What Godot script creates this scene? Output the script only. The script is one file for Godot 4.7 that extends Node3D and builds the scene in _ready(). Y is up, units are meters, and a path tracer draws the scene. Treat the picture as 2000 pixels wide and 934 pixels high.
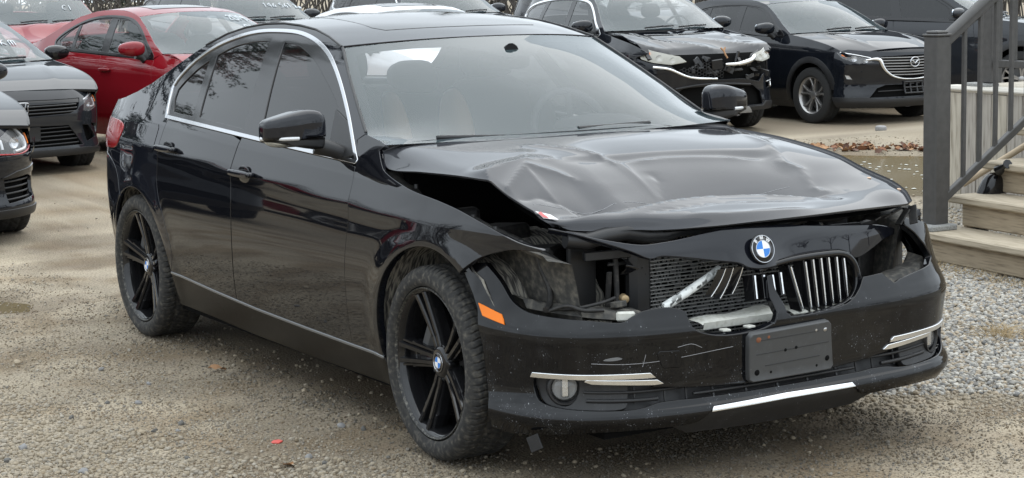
extends Node3D

var M := {}
var rng := RandomNumberGenerator.new()
var used := {}

# ------------------------------------------------------------------ small helpers
func V(a: Array) -> PackedVector2Array:
	var o := PackedVector2Array()
	for i in range(0, a.size(), 2):
		o.append(Vector2(a[i], a[i + 1]))
	return o

func spl(xs: Array, ys: Array, x: float) -> float:
	var n := xs.size()
	if x <= xs[0]: return ys[0]
	if x >= xs[n - 1]: return ys[n - 1]
	var i := 0
	while i < n - 2 and x > xs[i + 1]: i += 1
	var h: float = xs[i + 1] - xs[i]
	var d: float = (ys[i + 1] - ys[i]) / h
	var m0 := d
	var m1 := d
	if i > 0:
		var hp: float = xs[i] - xs[i - 1]
		m0 = ((ys[i] - ys[i - 1]) / hp * h + d * hp) / (h + hp)
	if i < n - 2:
		var hn: float = xs[i + 2] - xs[i + 1]
		m1 = (d * hn + (ys[i + 2] - ys[i + 1]) / hn * h) / (h + hn)
	var t: float = (x - xs[i]) / h
	var t2 := t * t
	var t3 := t2 * t
	return (2 * t3 - 3 * t2 + 1) * ys[i] + (t3 - 2 * t2 + t) * h * m0 + (3 * t2 - 2 * t3) * ys[i + 1] + (t3 - t2) * h * m1

func smooth(p: PackedVector2Array, n := 5, closed := false) -> PackedVector2Array:
	var o := PackedVector2Array()
	var c := p.size()
	var last := c if closed else c - 1
	for i in last:
		var a := p[(i - 1 + c) % c] if closed or i > 0 else p[i] * 2 - p[i + 1]
		var b := p[i]
		var d := p[(i + 1) % c]
		var e := p[(i + 2) % c] if closed or i < c - 2 else d * 2 - b
		for k in n:
			o.append(b.cubic_interpolate(d, a, e, float(k) / n))
	if not closed: o.append(p[c - 1])
	return o

func cat(lists: Array) -> PackedVector2Array:
	var o := PackedVector2Array()
	for l in lists:
		for q in l:
			if o.is_empty() or o[o.size() - 1].distance_to(q) > 0.0008: o.append(q)
	if o.size() > 2 and o[0].distance_to(o[o.size() - 1]) < 0.0008: o.remove_at(o.size() - 1)
	return o

func rev(p: PackedVector2Array) -> PackedVector2Array:
	var o := p.duplicate()
	o.reverse()
	return o

func arc(c: Vector2, r: float, a0: float, a1: float, n := 20) -> PackedVector2Array:
	var o := PackedVector2Array()
	for i in n + 1:
		var a := deg_to_rad(lerpf(a0, a1, float(i) / n))
		o.append(c + Vector2(cos(a), sin(a)) * r)
	return o

func band(p: PackedVector2Array, w: float) -> PackedVector2Array:   # a closed strip of width w along the left of an open line
	var o := PackedVector2Array()
	var q := PackedVector2Array()
	for i in p.size():
		var t := (p[mini(i + 1, p.size() - 1)] - p[maxi(i - 1, 0)]).normalized()
		o.append(p[i])
		q.append(p[i] + Vector2(-t.y, t.x) * w)
	q.reverse()
	o.append_array(q)
	return o

func inset(p: PackedVector2Array, w: float) -> PackedVector2Array:
	var r := Geometry2D.offset_polygon(p, -w, Geometry2D.JOIN_ROUND)
	var best := PackedVector2Array()
	var area := 0.0
	for q in r:
		var a := 0.0
		for i in q.size(): a += q[i].cross(q[(i + 1) % q.size()])
		if absf(a) > area:
			area = absf(a)
			best = q
	return best

func ccw(p: PackedVector2Array) -> PackedVector2Array:
	var a := 0.0
	for i in p.size(): a += p[i].cross(p[(i + 1) % p.size()])
	return p if a > 0 else rev(p)

func resample(p: PackedVector2Array, step: float) -> PackedVector2Array:
	var o := PackedVector2Array()
	for i in p.size():
		var a := p[i]
		var b := p[(i + 1) % p.size()]
		var n := maxi(1, int(ceil(a.distance_to(b) / step)))
		for k in n: o.append(a.lerp(b, float(k) / n))
	return o

# ------------------------------------------------------------------ nodes
func numbered(called: String, parent: Node) -> String:
	var key := str(parent.get_instance_id()) + "/" + called
	var n: int = used.get(key, 0)
	used[key] = n + 1
	return called if n == 0 else "%s_%03d" % [called, n]

func put(called: String, mesh: Mesh, mat: Material, parent: Node = self) -> MeshInstance3D:
	var o := MeshInstance3D.new()
	o.mesh = mesh
	o.name = numbered(called, parent)
	if mat: o.material_override = mat
	parent.add_child(o, true)
	return o

func commit(called: String, st: SurfaceTool, mat: Material, parent: Node = self) -> MeshInstance3D:
	return put(called, st.commit(), mat, parent)

func tag(o: Node, label: String, category: String, group := "", kind := "") -> Node:
	if label: o.set_meta("label", label)
	if category: o.set_meta("category", category)
	if group: o.set_meta("group", group)
	if kind: o.set_meta("kind", kind)
	return o

func thing(called: String, label: String, category: String, group := "") -> Node3D:
	var o := Node3D.new()
	o.name = numbered(called, self)
	add_child(o, true)
	tag(o, label, category, group)
	return o

func group_part(called: String, parent: Node) -> Node3D:
	var o := Node3D.new()
	o.name = numbered(called, parent)
	parent.add_child(o, true)
	return o

func begin() -> SurfaceTool:
	var st := SurfaceTool.new()
	st.begin(Mesh.PRIMITIVE_TRIANGLES)
	return st

func vert(st: SurfaceTool, p: Vector3, n: Vector3, uv: Vector2) -> void:
	st.set_normal(n)
	st.set_uv(uv)
	st.add_vertex(p)

func tri(st: SurfaceTool, a: Array, b: Array, c: Array) -> void:   # each [position, normal, uv]; turned so that its front is where the normals point
	var g: Vector3 = (b[0] - a[0]).cross(c[0] - a[0])
	var n: Vector3 = a[1] + b[1] + c[1]
	var s := [a, b, c] if g.dot(n) < 0 else [a, c, b]
	for q in s: vert(st, q[0], q[1], q[2])

func flat_tri(st: SurfaceTool, a: Vector3, b: Vector3, c: Vector3) -> void:  # a, b, c run clockwise seen from outside
	var n := (c - a).cross(b - a).normalized()
	for p in [a, b, c]: vert(st, p, n, Vector2(p.x + p.z, p.y))

func flat_quad(st: SurfaceTool, a: Vector3, b: Vector3, c: Vector3, d: Vector3) -> void:
	flat_tri(st, a, b, c)
	flat_tri(st, a, c, d)

# a panel: the part of a curved surface that lies inside a polygon of its own coordinates, with turned-in edges
func sheet(st: SurfaceTool, outer: PackedVector2Array, map: Callable, sgn: float, opt := {}) -> void:
	var cell: float = opt.get("cell", 0.03)
	var cy: float = opt.get("celly", cell)
	var flange: float = opt.get("flange", 0.014)
	var lip: float = opt.get("lip", 0.0022)
	var lift: float = opt.get("lift", 0.0)
	var holes: Array = opt.get("holes", [])
	var e: float = opt.get("eps", 0.002)
	outer = ccw(outer)
	var lo := outer[0]
	var hi := outer[0]
	for q in outer:
		lo = lo.min(q)
		hi = hi.max(q)
	var nx := maxi(1, int(ceil((hi.x - lo.x) / cell)))
	var ny := maxi(1, int(ceil((hi.y - lo.y) / cy)))
	var dx := (hi.x - lo.x) / nx
	var dy := (hi.y - lo.y) / ny
	var at := func(q: Vector2) -> Array:
		var p: Vector3 = map.call(q)
		var u: Vector3 = map.call(q + Vector2(e, 0)) - map.call(q - Vector2(e, 0))
		var v: Vector3 = map.call(q + Vector2(0, e)) - map.call(q - Vector2(0, e))
		var n := u.cross(v).normalized() * sgn
		return [p + n * lift, n, q]
	var crossed := {}
	var loops: Array = [outer]
	for h in holes: loops.append(ccw(h))
	for l in loops:
		for i in l.size():
			var a: Vector2 = l[i]
			var b: Vector2 = l[(i + 1) % l.size()]
			var k := maxi(1, int(a.distance_to(b) / (minf(dx, dy) * 0.2)))
			for j in k + 1:
				var q := (a.lerp(b, float(j) / k) - lo)
				var cx := q.x / dx
				var cyy := q.y / dy
				for ox in [-0.02, 0.02]:
					for oy in [-0.02, 0.02]:
						crossed[Vector2i(int(floor(cx + ox)), int(floor(cyy + oy)))] = true
	var grid := {}
	for i in nx:
		for j in ny:
			var c0 := lo + Vector2(i * dx, j * dy)
			var rect := PackedVector2Array([c0, c0 + Vector2(dx, 0), c0 + Vector2(dx, dy), c0 + Vector2(0, dy)])
			if not crossed.has(Vector2i(i, j)):
				var mid := c0 + Vector2(dx, dy) * 0.5
				if not Geometry2D.is_point_in_polygon(mid, outer): continue
				var out := false
				for h in holes:
					if Geometry2D.is_point_in_polygon(mid, h): out = true
				if out: continue
				var vs := []
				for k in [Vector2i(i, j), Vector2i(i + 1, j), Vector2i(i + 1, j + 1), Vector2i(i, j + 1)]:
					if not grid.has(k): grid[k] = at.call(lo + Vector2(k.x * dx, k.y * dy))
					vs.append(grid[k])
				tri(st, vs[0], vs[1], vs[2])
				tri(st, vs[0], vs[2], vs[3])
			else:
				var pieces := Geometry2D.intersect_polygons(rect, outer)
				for h in holes:
					var next: Array[PackedVector2Array] = []
					for p in pieces: next.append_array(Geometry2D.clip_polygons(p, h))
					pieces = next
				for p in pieces:
					var ix := Geometry2D.triangulate_polygon(p)
					var vs := []
					for q in p: vs.append(at.call(q))
					for k in range(0, ix.size(), 3): tri(st, vs[ix[k]], vs[ix[k + 1]], vs[ix[k + 2]])
	if flange <= 0: return
	for li in loops.size():
		var l := resample(loops[li], maxf(cell, cy))
		var rows := []
		for i in l.size():
			var tg: Vector2 = (l[(i + 1) % l.size()] - l[(i - 1 + l.size()) % l.size()])
			var o2 := Vector2(tg.y, -tg.x).normalized() * (1.0 if li == 0 else -1.0)
			var s: Array = at.call(l[i])
			var o3: Vector3 = (map.call(l[i] + o2 * e) - map.call(l[i] - o2 * e))
			o3 = (o3 - s[1] * o3.dot(s[1])).normalized()
			var a: Vector3 = s[0]
			var n: Vector3 = s[1]
			var mid := a + o3 * lip * 0.7 - n * lip * 0.3
			var low := a + o3 * lip - n * lip
			rows.append([[a, n, l[i]], [mid, (n + o3).normalized(), l[i]], [low, (n * 0.2 + o3).normalized(), l[i]], [low - n * flange, o3, l[i]]])
		for i in rows.size():
			var a: Array = rows[i]
			var b: Array = rows[(i + 1) % rows.size()]
			for k in 3:
				tri(st, a[k], b[k], b[k + 1])
				tri(st, a[k], b[k + 1], a[k + 1])

func panel(called: String, mat: Material, parent: Node, outer: PackedVector2Array, map: Callable, sgn: float, opt := {}) -> MeshInstance3D:
	var st := begin()
	sheet(st, outer, map, sgn, opt)
	return commit(called, st, mat, parent)

# a grid of points joined into a smooth skin; rows of equal length
func skin(st: SurfaceTool, rows: Array, close_v := false, uvs := Vector2(1, 1)) -> void:
	var nr := rows.size()
	var nc: int = rows[0].size()
	var nrm := []
	for i in nr:
		var line := []
		for j in nc:
			var u: Vector3 = rows[mini(i + 1, nr - 1)][j] - rows[maxi(i - 1, 0)][j]
			var v: Vector3
			if close_v: v = rows[i][(j + 1) % nc] - rows[i][(j - 1 + nc) % nc]
			else: v = rows[i][mini(j + 1, nc - 1)] - rows[i][maxi(j - 1, 0)]
			var n := v.cross(u)
			line.append(n.normalized() if n.length() > 1e-12 else Vector3.UP)
		nrm.append(line)
	var last := nc if close_v else nc - 1
	for i in nr - 1:
		for j in last:
			var k := (j + 1) % nc
			var a := [rows[i][j], nrm[i][j], Vector2(float(j) / last * uvs.x, float(i) / (nr - 1) * uvs.y)]
			var b := [rows[i + 1][j], nrm[i + 1][j], Vector2(float(j) / last * uvs.x, float(i + 1) / (nr - 1) * uvs.y)]
			var c := [rows[i + 1][k], nrm[i + 1][k], Vector2(float(j + 1) / last * uvs.x, float(i + 1) / (nr - 1) * uvs.y)]
			var d := [rows[i][k], nrm[i][k], Vector2(float(j + 1) / last * uvs.x, float(i) / (nr - 1) * uvs.y)]
			tri(st, a, b, c)
			tri(st, a, c, d)

# round bar through points; radius a number or an array
func tube(st: SurfaceTool, pts: Array, radius: Variant, sides := 8, caps := true) -> void:
	var rows := []
	var up := Vector3.UP
	for i in pts.size():
		var t: Vector3 = (pts[mini(i + 1, pts.size() - 1)] - pts[maxi(i - 1, 0)]).normalized()
		if absf(t.dot(up)) > 0.95: up = Vector3.RIGHT if absf(t.x) < 0.9 else Vector3.BACK
		var a := t.cross(up).normalized()
		var b := a.cross(t).normalized()
		up = b
		var r: float = radius[i] if radius is Array else radius
		var line := []
		for k in sides:
			var an := TAU * k / sides
			line.append(pts[i] + (a * cos(an) + b * sin(an)) * r)
		rows.append(line)
	# outward normals
	for i in pts.size() - 1:
		for k in sides:
			var k2 := (k + 1) % sides
			var q := []
			for w in [[i, k], [i + 1, k], [i + 1, k2], [i, k2]]:
				var p: Vector3 = rows[w[0]][w[1]]
				q.append([p, (p - pts[w[0]]).normalized(), Vector2(float(w[1]) / sides, w[0] * 0.5)])
			tri(st, q[0], q[1], q[2])
			tri(st, q[0], q[2], q[3])
	if caps:
		for w in [[0, 1], [pts.size() - 1, pts.size() - 2]]:
			var n: Vector3 = (pts[w[0]] - pts[w[1]]).normalized()
			for k in sides:
				tri(st, [pts[w[0]], n, Vector2.ZERO], [rows[w[0]][k], n, Vector2.ZERO], [rows[w[0]][(k + 1) % sides], n, Vector2.ZERO])

# box with chamfered edges in a frame
func box(st: SurfaceTool, t: Transform3D, size: Vector3, ch := 0.004) -> void:
	var h := size * 0.5
	ch = minf(ch, minf(h.x, minf(h.y, h.z)) * 0.9)
	var b := t.basis
	for ax in 3:
		for s in [-1.0, 1.0]:
			var u := (ax + 1) % 3
			var v := (ax + 2) % 3
			var c := []
			for k in [[-1, -1], [1, -1], [1, 1], [-1, 1]]:
				var p := Vector3()
				p[ax] = s * h[ax]
				p[u] = k[0] * (h[u] - ch)
				p[v] = k[1] * (h[v] - ch)
				c.append(p)
			var n := Vector3()
			n[ax] = s
			_q(st, t, c, n)
	if ch <= 0.0: return
	for ax in 3:
		var u := (ax + 1) % 3
		var v := (ax + 2) % 3
		for su in [-1.0, 1.0]:
			for sv in [-1.0, 1.0]:
				var c := []
				for k in [[-1, 0], [1, 0], [1, 1], [-1, 1]]:
					var p := Vector3()
					p[ax] = k[0] * (h[ax] - ch)
					p[u] = su * (h[u] if k[1] == 0 else h[u] - ch)
					p[v] = sv * (h[v] - ch if k[1] == 0 else h[v])
					c.append(p)
				var n := Vector3()
				n[u] = su
				n[v] = sv
				_q(st, t, c, n.normalized())
	for sx in [-1.0, 1.0]:
		for sy in [-1.0, 1.0]:
			for sz in [-1.0, 1.0]:
				var p := Vector3(sx, sy, sz) * h
				var q := Vector3(sx, sy, sz) * ch
				var n := (t.basis * Vector3(sx, sy, sz)).normalized()
				tri(st, [t * (p - Vector3(0, q.y, q.z)), n, Vector2.ZERO], [t * (p - Vector3(q.x, 0, q.z)), n, Vector2.ZERO], [t * (p - Vector3(q.x, q.y, 0)), n, Vector2.ZERO])

func _q(st: SurfaceTool, t: Transform3D, c: Array, n: Vector3) -> void:
	var m := (t.basis * n).normalized()
	var a := []
	for p in c:
		var uv := Vector2(p.x, p.y)
		if absf(n.x) > 0.7: uv = Vector2(p.z, p.y)
		elif absf(n.y) > 0.7: uv = Vector2(p.x, p.z)
		a.append([t * p, m, uv])
	tri(st, a[0], a[1], a[2])
	tri(st, a[0], a[2], a[3])

func at(x: float, y: float, z: float, yaw := 0.0, pitch := 0.0, roll := 0.0) -> Transform3D:
	return Transform3D(Basis.from_euler(Vector3(deg_to_rad(pitch), deg_to_rad(yaw), deg_to_rad(roll))), Vector3(x, y, z))

# profile of Vector2(offset along z, radius) spun about the z axis
func lathe(st: SurfaceTool, prof: PackedVector2Array, sides := 48, t := Transform3D(), crease := 0.5) -> void:
	var nn := []
	for i in prof.size() - 1:
		var d := (prof[i + 1] - prof[i]).normalized()
		nn.append(Vector2(-d.y, d.x))   # toward the left of the run
	for i in prof.size() - 1:
		var n0: Vector2 = nn[i]
		var n1: Vector2 = nn[i]
		if i > 0 and nn[i - 1].dot(nn[i]) > crease: n0 = (nn[i - 1] + nn[i]).normalized()
		if i < nn.size() - 1 and nn[i + 1].dot(nn[i]) > crease: n1 = (nn[i + 1] + nn[i]).normalized()
		for k in sides:
			var a := []
			for w in [[i, k, n0], [i + 1, k, n1], [i + 1, k + 1, n1], [i, k + 1, n0]]:
				var an: float = TAU * w[1] / sides
				var p: Vector2 = prof[w[0]]
				var n: Vector2 = w[2]
				a.append([t * Vector3(cos(an) * p.y, sin(an) * p.y, p.x), t.basis * Vector3(cos(an) * n.y, sin(an) * n.y, n.x), Vector2(float(w[1]) / sides * 4.0, p.y)])
			tri(st, a[0], a[1], a[2])
			tri(st, a[0], a[2], a[3])

# a flat outline given thickness along its normal, edges chamfered
func plate(st: SurfaceTool, poly: PackedVector2Array, t: Transform3D, thick: float, ch := 0.002) -> void:
	poly = ccw(poly)
	var front := inset(poly, ch) if ch > 0 else poly
	var ix := Geometry2D.triangulate_polygon(front)
	var n := (t.basis * Vector3(0, 0, 1)).normalized()
	for k in range(0, ix.size(), 3):
		var a := []
		for j in 3:
			var q := front[ix[k + j]]
			a.append([t * Vector3(q.x, q.y, thick), n, q])
		tri(st, a[0], a[1], a[2])
	var l := poly.size()
	for i in l:
		var p := poly[i]
		var q := poly[(i + 1) % l]
		var d := (q - p).normalized()
		var o := (t.basis * Vector3(d.y, -d.x, 0)).normalized()
		var top := thick - ch
		tri(st, [t * Vector3(p.x, p.y, 0), o, p], [t * Vector3(q.x, q.y, 0), o, q], [t * Vector3(q.x, q.y, top), o, q])
		tri(st, [t * Vector3(p.x, p.y, 0), o, p], [t * Vector3(q.x, q.y, top), o, q], [t * Vector3(p.x, p.y, top), o, p])
		if ch > 0:
			var m := (o + n).normalized()
			var pi := p + (Vector2(-d.y, d.x)) * ch
			var qi := q + (Vector2(-d.y, d.x)) * ch
			tri(st, [t * Vector3(p.x, p.y, top), m, p], [t * Vector3(q.x, q.y, top), m, q], [t * Vector3(qi.x, qi.y, thick), m, q])
			tri(st, [t * Vector3(p.x, p.y, top), m, p], [t * Vector3(qi.x, qi.y, thick), m, q], [t * Vector3(pi.x, pi.y, thick), m, p])

# a rounded lump: superellipsoid
func lump(st: SurfaceTool, t: Transform3D, r: Vector3, pw := 2.6, nu := 20, nv := 12, shape: Variant = null) -> void:
	var f := func(u: float, v: float) -> Vector3:
		var c := Vector3(cos(v) * cos(u), sin(v), cos(v) * sin(u))
		var k := pow(pow(absf(c.x), pw) + pow(absf(c.y), pw) + pow(absf(c.z), pw), -1.0 / pw)
		c *= k
		if shape != null: c = shape.call(c)
		return t * (c * r)
	var o := t.origin
	for i in nv:
		for j in nu:
			var a := []
			for w in [[i, j], [i + 1, j], [i + 1, j + 1], [i, j + 1]]:
				var v: float = -PI / 2 + PI * w[0] / nv
				var u: float = TAU * w[1] / nu
				var p: Vector3 = f.call(u, v)
				var du: Vector3 = f.call(u + 0.01, clampf(v, -1.55, 1.55)) - f.call(u - 0.01, clampf(v, -1.55, 1.55))
				var dv: Vector3 = f.call(u, clampf(v, -1.55, 1.55) + 0.01) - f.call(u, clampf(v, -1.55, 1.55) - 0.01)
				var n := du.cross(dv).normalized()
				if n.dot(p - o) < 0: n = -n
				a.append([p, n, Vector2(u, v)])
			tri(st, a[0], a[1], a[2])
			tri(st, a[0], a[2], a[3])

# ------------------------------------------------------------------ car body surfaces (x forward, y up, z to the car's right)
class Body:
	var PX := []
	var PB := []
	var SY := []
	var SV := []
	var GY := []
	var GV := []
	var belt := 0.972
	var slope := 0.037
	var slope_x := -0.6
	var arches := []
	var ss := PackedFloat32Array()
	var sx := PackedFloat32Array()
	var sz := PackedFloat32Array()
	var BY := []
	var BI := []
	var side_keep := 0.6
	var tip := 1.465

	func sp(xs: Array, ys: Array, x: float) -> float:
		var n := xs.size()
		if x <= xs[0]: return ys[0]
		if x >= xs[n - 1]: return ys[n - 1]
		var i := 0
		while i < n - 2 and x > xs[i + 1]: i += 1
		var h: float = xs[i + 1] - xs[i]
		var d: float = (ys[i + 1] - ys[i]) / h
		var m0 := d
		var m1 := d
		if i > 0:
			var hp: float = xs[i] - xs[i - 1]
			m0 = ((ys[i] - ys[i - 1]) / hp * h + d * hp) / (h + hp)
		if i < n - 2:
			var hn: float = xs[i + 2] - xs[i + 1]
			m1 = (d * hn + (ys[i + 2] - ys[i + 1]) / hn * h) / (h + hn)
		var t: float = (x - xs[i]) / h
		var t2 := t * t
		var t3 := t2 * t
		return (2 * t3 - 3 * t2 + 1) * ys[i] + (t3 - 2 * t2 + t) * h * m0 + (3 * t2 - 2 * t3) * ys[i + 1] + (t3 - t2) * h * m1

	func W(x: float, y: float) -> float:
		var v := y - slope * clampf(slope_x - x, -0.6, 2.1) * smoothstep(0.5, 0.95, y)
		var w := sp(PX, PB, x) + (sp(SY, SV, v) if v < belt else sp(GY, GV, v))
		for a in arches:
			var dx: float = x - a[0]
			var dy: float = y - a[1]
			if absf(dx) < a[2] + 0.25 and dy > -0.4:
				var r := sqrt(dx * dx + dy * dy)
				var k: float = (r - a[2] - 0.01) / 0.055
				w += a[3] * exp(-k * k) * smoothstep(-0.2, 0.1, dy + 0.1)
		return w

	func side(q: Vector2, s: float) -> Vector3:
		return Vector3(q.x, q.y, s * W(q.x, q.y))

	func inner(q: Vector2, s: float, d: float) -> Vector3:
		return Vector3(q.x, q.y, s * (W(q.x, q.y) - d))

	func set_nose(right: Array, left: Array) -> void:   # plan outlines from the middle out: [x, z, ...]
		var px := []
		var pz := []
		for i in range(left.size() - 2, 0, -2):
			px.append(left[i])
			pz.append(-left[i + 1])
		var mid := px.size()
		for i in range(0, right.size(), 2):
			px.append(right[i])
			pz.append(right[i + 1])
		var ch := [0.0]
		for i in range(1, px.size()): ch.append(ch[i - 1] + Vector2(px[i] - px[i - 1], pz[i] - pz[i - 1]).length())
		var o: float = ch[mid]
		for i in ch.size(): ch[i] -= o
		var n := 1200
		for i in n + 1:
			var s := lerpf(ch[0], ch[ch.size() - 1], float(i) / n)
			ss.append(s)
			sx.append(sp(ch, px, s))
			sz.append(sp(ch, pz, s))

	func plan(s: float) -> Vector2:
		var f := clampf((s - ss[0]) / (ss[ss.size() - 1] - ss[0]), 0.0, 1.0) * (ss.size() - 1)
		var i := mini(int(f), ss.size() - 2)
		var t := f - i
		return Vector2(lerpf(sx[i], sx[i + 1], t), lerpf(sz[i], sz[i + 1], t))

	func nose(q: Vector2) -> Vector3:
		var s := clampf(q.x, ss[0] + 0.013, ss[ss.size() - 1] - 0.013)
		var p := plan(s)
		var t := (plan(s + 0.01) - plan(s - 0.01)).normalized()
		var k := 1.0 - side_keep * smoothstep(0.75, 1.25, absf(s))
		var i := sp(BY, BI, q.y) * k
		return Vector3(p.x - t.y * i, q.y, p.y + t.x * i)

	func nose_in(q: Vector2, d: float) -> Vector3:
		var s := clampf(q.x, ss[0] + 0.013, ss[ss.size() - 1] - 0.013)
		var t := (plan(s + 0.01) - plan(s - 0.01)).normalized()
		return nose(q) - Vector3(t.y, 0, -t.x) * d

# a crowned patch between a right-hand edge and a centre line: q = (along, across -1..1)
func crown(q: Vector2, edge: Array, mid: Array, pw: float) -> Vector3:
	var t := clampf(q.x, -0.05, 1.05)
	var e := line3(edge, t)
	var c := line3(mid, t)
	var k := pow(absf(q.y), pw)
	return Vector3(lerpf(c.x, e.x, k), lerpf(c.y, e.y, k), e.z * q.y)

func line3(p: Array, t: float) -> Vector3:   # a smooth line through points evenly spaced in t
	var n := p.size()
	var f := t * (n - 1)
	var i := clampi(int(floor(f)), 0, n - 2)
	var a: Vector3 = p[i - 1] if i > 0 else p[i] * 2.0 - p[i + 1]
	var b: Vector3 = p[i]
	var c: Vector3 = p[i + 1]
	var d: Vector3 = p[i + 2] if i + 2 < n else c * 2.0 - b
	return b.cubic_interpolate(c, a, d, f - i)

func net(q: Vector2, g: Array) -> Vector3:   # a smooth skin through a net of points, q in 0..1
	var nr := g.size()
	var f := q.x * (nr - 1)
	var i := clampi(int(floor(f)), 0, nr - 2)
	var t := f - i
	var p := []
	for k in [i - 1, i, i + 1, i + 2]:
		if k < 0: p.append(line3(g[0], q.y) * 2.0 - line3(g[1], q.y))
		elif k >= nr: p.append(line3(g[nr - 1], q.y) * 2.0 - line3(g[nr - 2], q.y))
		else: p.append(line3(g[k], q.y))
	return p[1].cubic_interpolate(p[2], p[0], p[3], t)

# ------------------------------------------------------------------ wheels
func tyre_mesh(R: float, rim: float, w: float, blocks: int, seed_: int) -> ArrayMesh:
	var n := blocks * 8
	var sec := [[w - 0.012, rim + 0.004, 0.0], [w - 0.001, rim + 0.014, 0.0], [w + 0.001, rim + 0.028, 0.0], [w + 0.0005, rim + (R - rim) * 0.62, 0.0], [w - 0.006, R - 0.017, 0.15], [w - 0.013, R - 0.008, 0.7], [w - 0.022, R - 0.003, 1.0]]
	var m := 16
	for i in m + 1: sec.append([lerpf(w - 0.03, -w + 0.03, float(i) / m), R, 1.0])
	for i in 7:
		var q: Array = sec[6 - i]
		sec.append([-q[0], q[1], q[2]])
	var rows := []
	var r2 := RandomNumberGenerator.new()
	r2.seed = seed_
	for k in n:
		var a := TAU * k / n
		var line := []
		for q in sec:
			var z: float = q[0]
			var r: float = q[1]
			if q[2] > 0.0:
				var ph := fposmod(float(k) / 8.0 + absf(z) * 9.0 + (0.5 if z < 0 else 0.0), 1.0)
				var cut := 0.0
				if ph < 0.14: cut = 1.0
				if absf(absf(z) - 0.033) < 0.007: cut = 1.0
				if absf(z) < 0.03:
					var p2 := fposmod(float(k) / 8.0 - z * 14.0, 1.0)
					cut = 1.0 if p2 < 0.16 else 0.0
				r -= 0.0065 * cut * q[2]
			line.append(Vector3(cos(a) * r, sin(a) * r, z))
		rows.append(line)
	rows.append(rows[0])
	var st := begin()
	skin(st, rows)
	st.index()
	return st.commit()

func ring_mesh(prof: Array, sides := 72) -> ArrayMesh:
	var st := begin()
	lathe(st, V(prof), sides)
	return st.commit()

# one bar of a wheel spoke: stations [radius, side offset, width, z of face, depth]
func blade(st: SurfaceTool, stations: Array, ang: float) -> void:
	var b := Basis(Vector3(0, 0, 1), ang)
	var rows := []
	for s in stations:
		var r: float = s[0]
		var o: float = s[1]
		var w: float = s[2] * 0.5
		var z: float = s[3]
		var d: float = s[4]
		rows.append([b * Vector3(r, o - w * 1.15, z - d), b * Vector3(r, o - w, z - 0.006), b * Vector3(r, o - w * 0.72, z), b * Vector3(r, o + w * 0.72, z), b * Vector3(r, o + w, z - 0.006), b * Vector3(r, o + w * 1.15, z - d)])
	for i in rows.size() - 1:
		for j in 5:
			var p: Vector3 = rows[i][j]
			var q: Vector3 = rows[i + 1][j]
			var c: Vector3 = rows[i + 1][j + 1]
			var d2: Vector3 = rows[i][j + 1]
			var n := (c - p).cross(d2 - q).normalized()
			var mid := (p + q + c + d2) * 0.25
			var axis := b * Vector3((stations[i][0] + stations[i + 1][0]) * 0.5, (stations[i][1] + stations[i + 1][1]) * 0.5, stations[i][3] - 0.03)
			if n.dot(mid - axis) < 0: n = -n
			tri(st, [p, n, Vector2(0, 0)], [q, n, Vector2(1, 0)], [c, n, Vector2(1, 1)])
			tri(st, [p, n, Vector2(0, 0)], [c, n, Vector2(1, 1)], [d2, n, Vector2(0, 1)])

func text_mesh(words: String, size: float, depth := 0.001, bold := true) -> TextMesh:
	var t := TextMesh.new()
	var f := SystemFont.new()
	f.font_names = PackedStringArray(["Droid Sans"])
	f.font_weight = 700 if bold else 400
	t.font = f
	t.text = words
	t.font_size = 64
	t.pixel_size = size / 64.0
	t.depth = depth
	t.curve_step = 2.0
	return t

# round badge in the plane z = 0 of its own frame: dark ring, letters, four quarters
func roundel(parent: Node, t: Transform3D, r: float, letters := true) -> void:
	var g := group_part("emblem", parent)
	g.transform = t
	var st := begin()
	lathe(st, V([0.0, r * 1.06, r * 0.05, r * 1.06, r * 0.12, r * 1.0, r * 0.12, 0.0]), 40)
	commit("disc", st, M.gloss_black, g)
	st = begin()
	lathe(st, V([r * 0.1, r * 1.0, r * 0.15, r * 0.98, r * 0.15, r * 0.94, r * 0.1, r * 0.92]), 40)
	lathe(st, V([r * 0.1, r * 0.64, r * 0.15, r * 0.62, r * 0.15, r * 0.58, r * 0.1, r * 0.56]), 40)
	commit("ring", st, M.chrome, g)
	for k in 4:
		st = begin()
		var pts := PackedVector2Array([Vector2.ZERO])
		pts.append_array(arc(Vector2.ZERO, r * 0.58, k * 90.0 , k * 90.0 + 90.0, 8))
		plate(st, pts, Transform3D(Basis(), Vector3(0, 0, r * 0.11)), r * 0.03, 0.0)
		commit("quarter", st, M.badge_blue if k % 2 == 1 else M.badge_white, g)
	if letters:
		for i in 3:
			var a := deg_to_rad([43.0, 0.0, -43.0][i])
			var o := put("letter", text_mesh(["B", "M", "W"][i], r * 0.36, r * 0.02), M.badge_white, g)
			o.transform = Transform3D(Basis(Vector3(0, 0, 1), a), Vector3(-sin(a), cos(a), 0) * r * 0.79 + Vector3(0, 0, r * 0.135))

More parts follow.
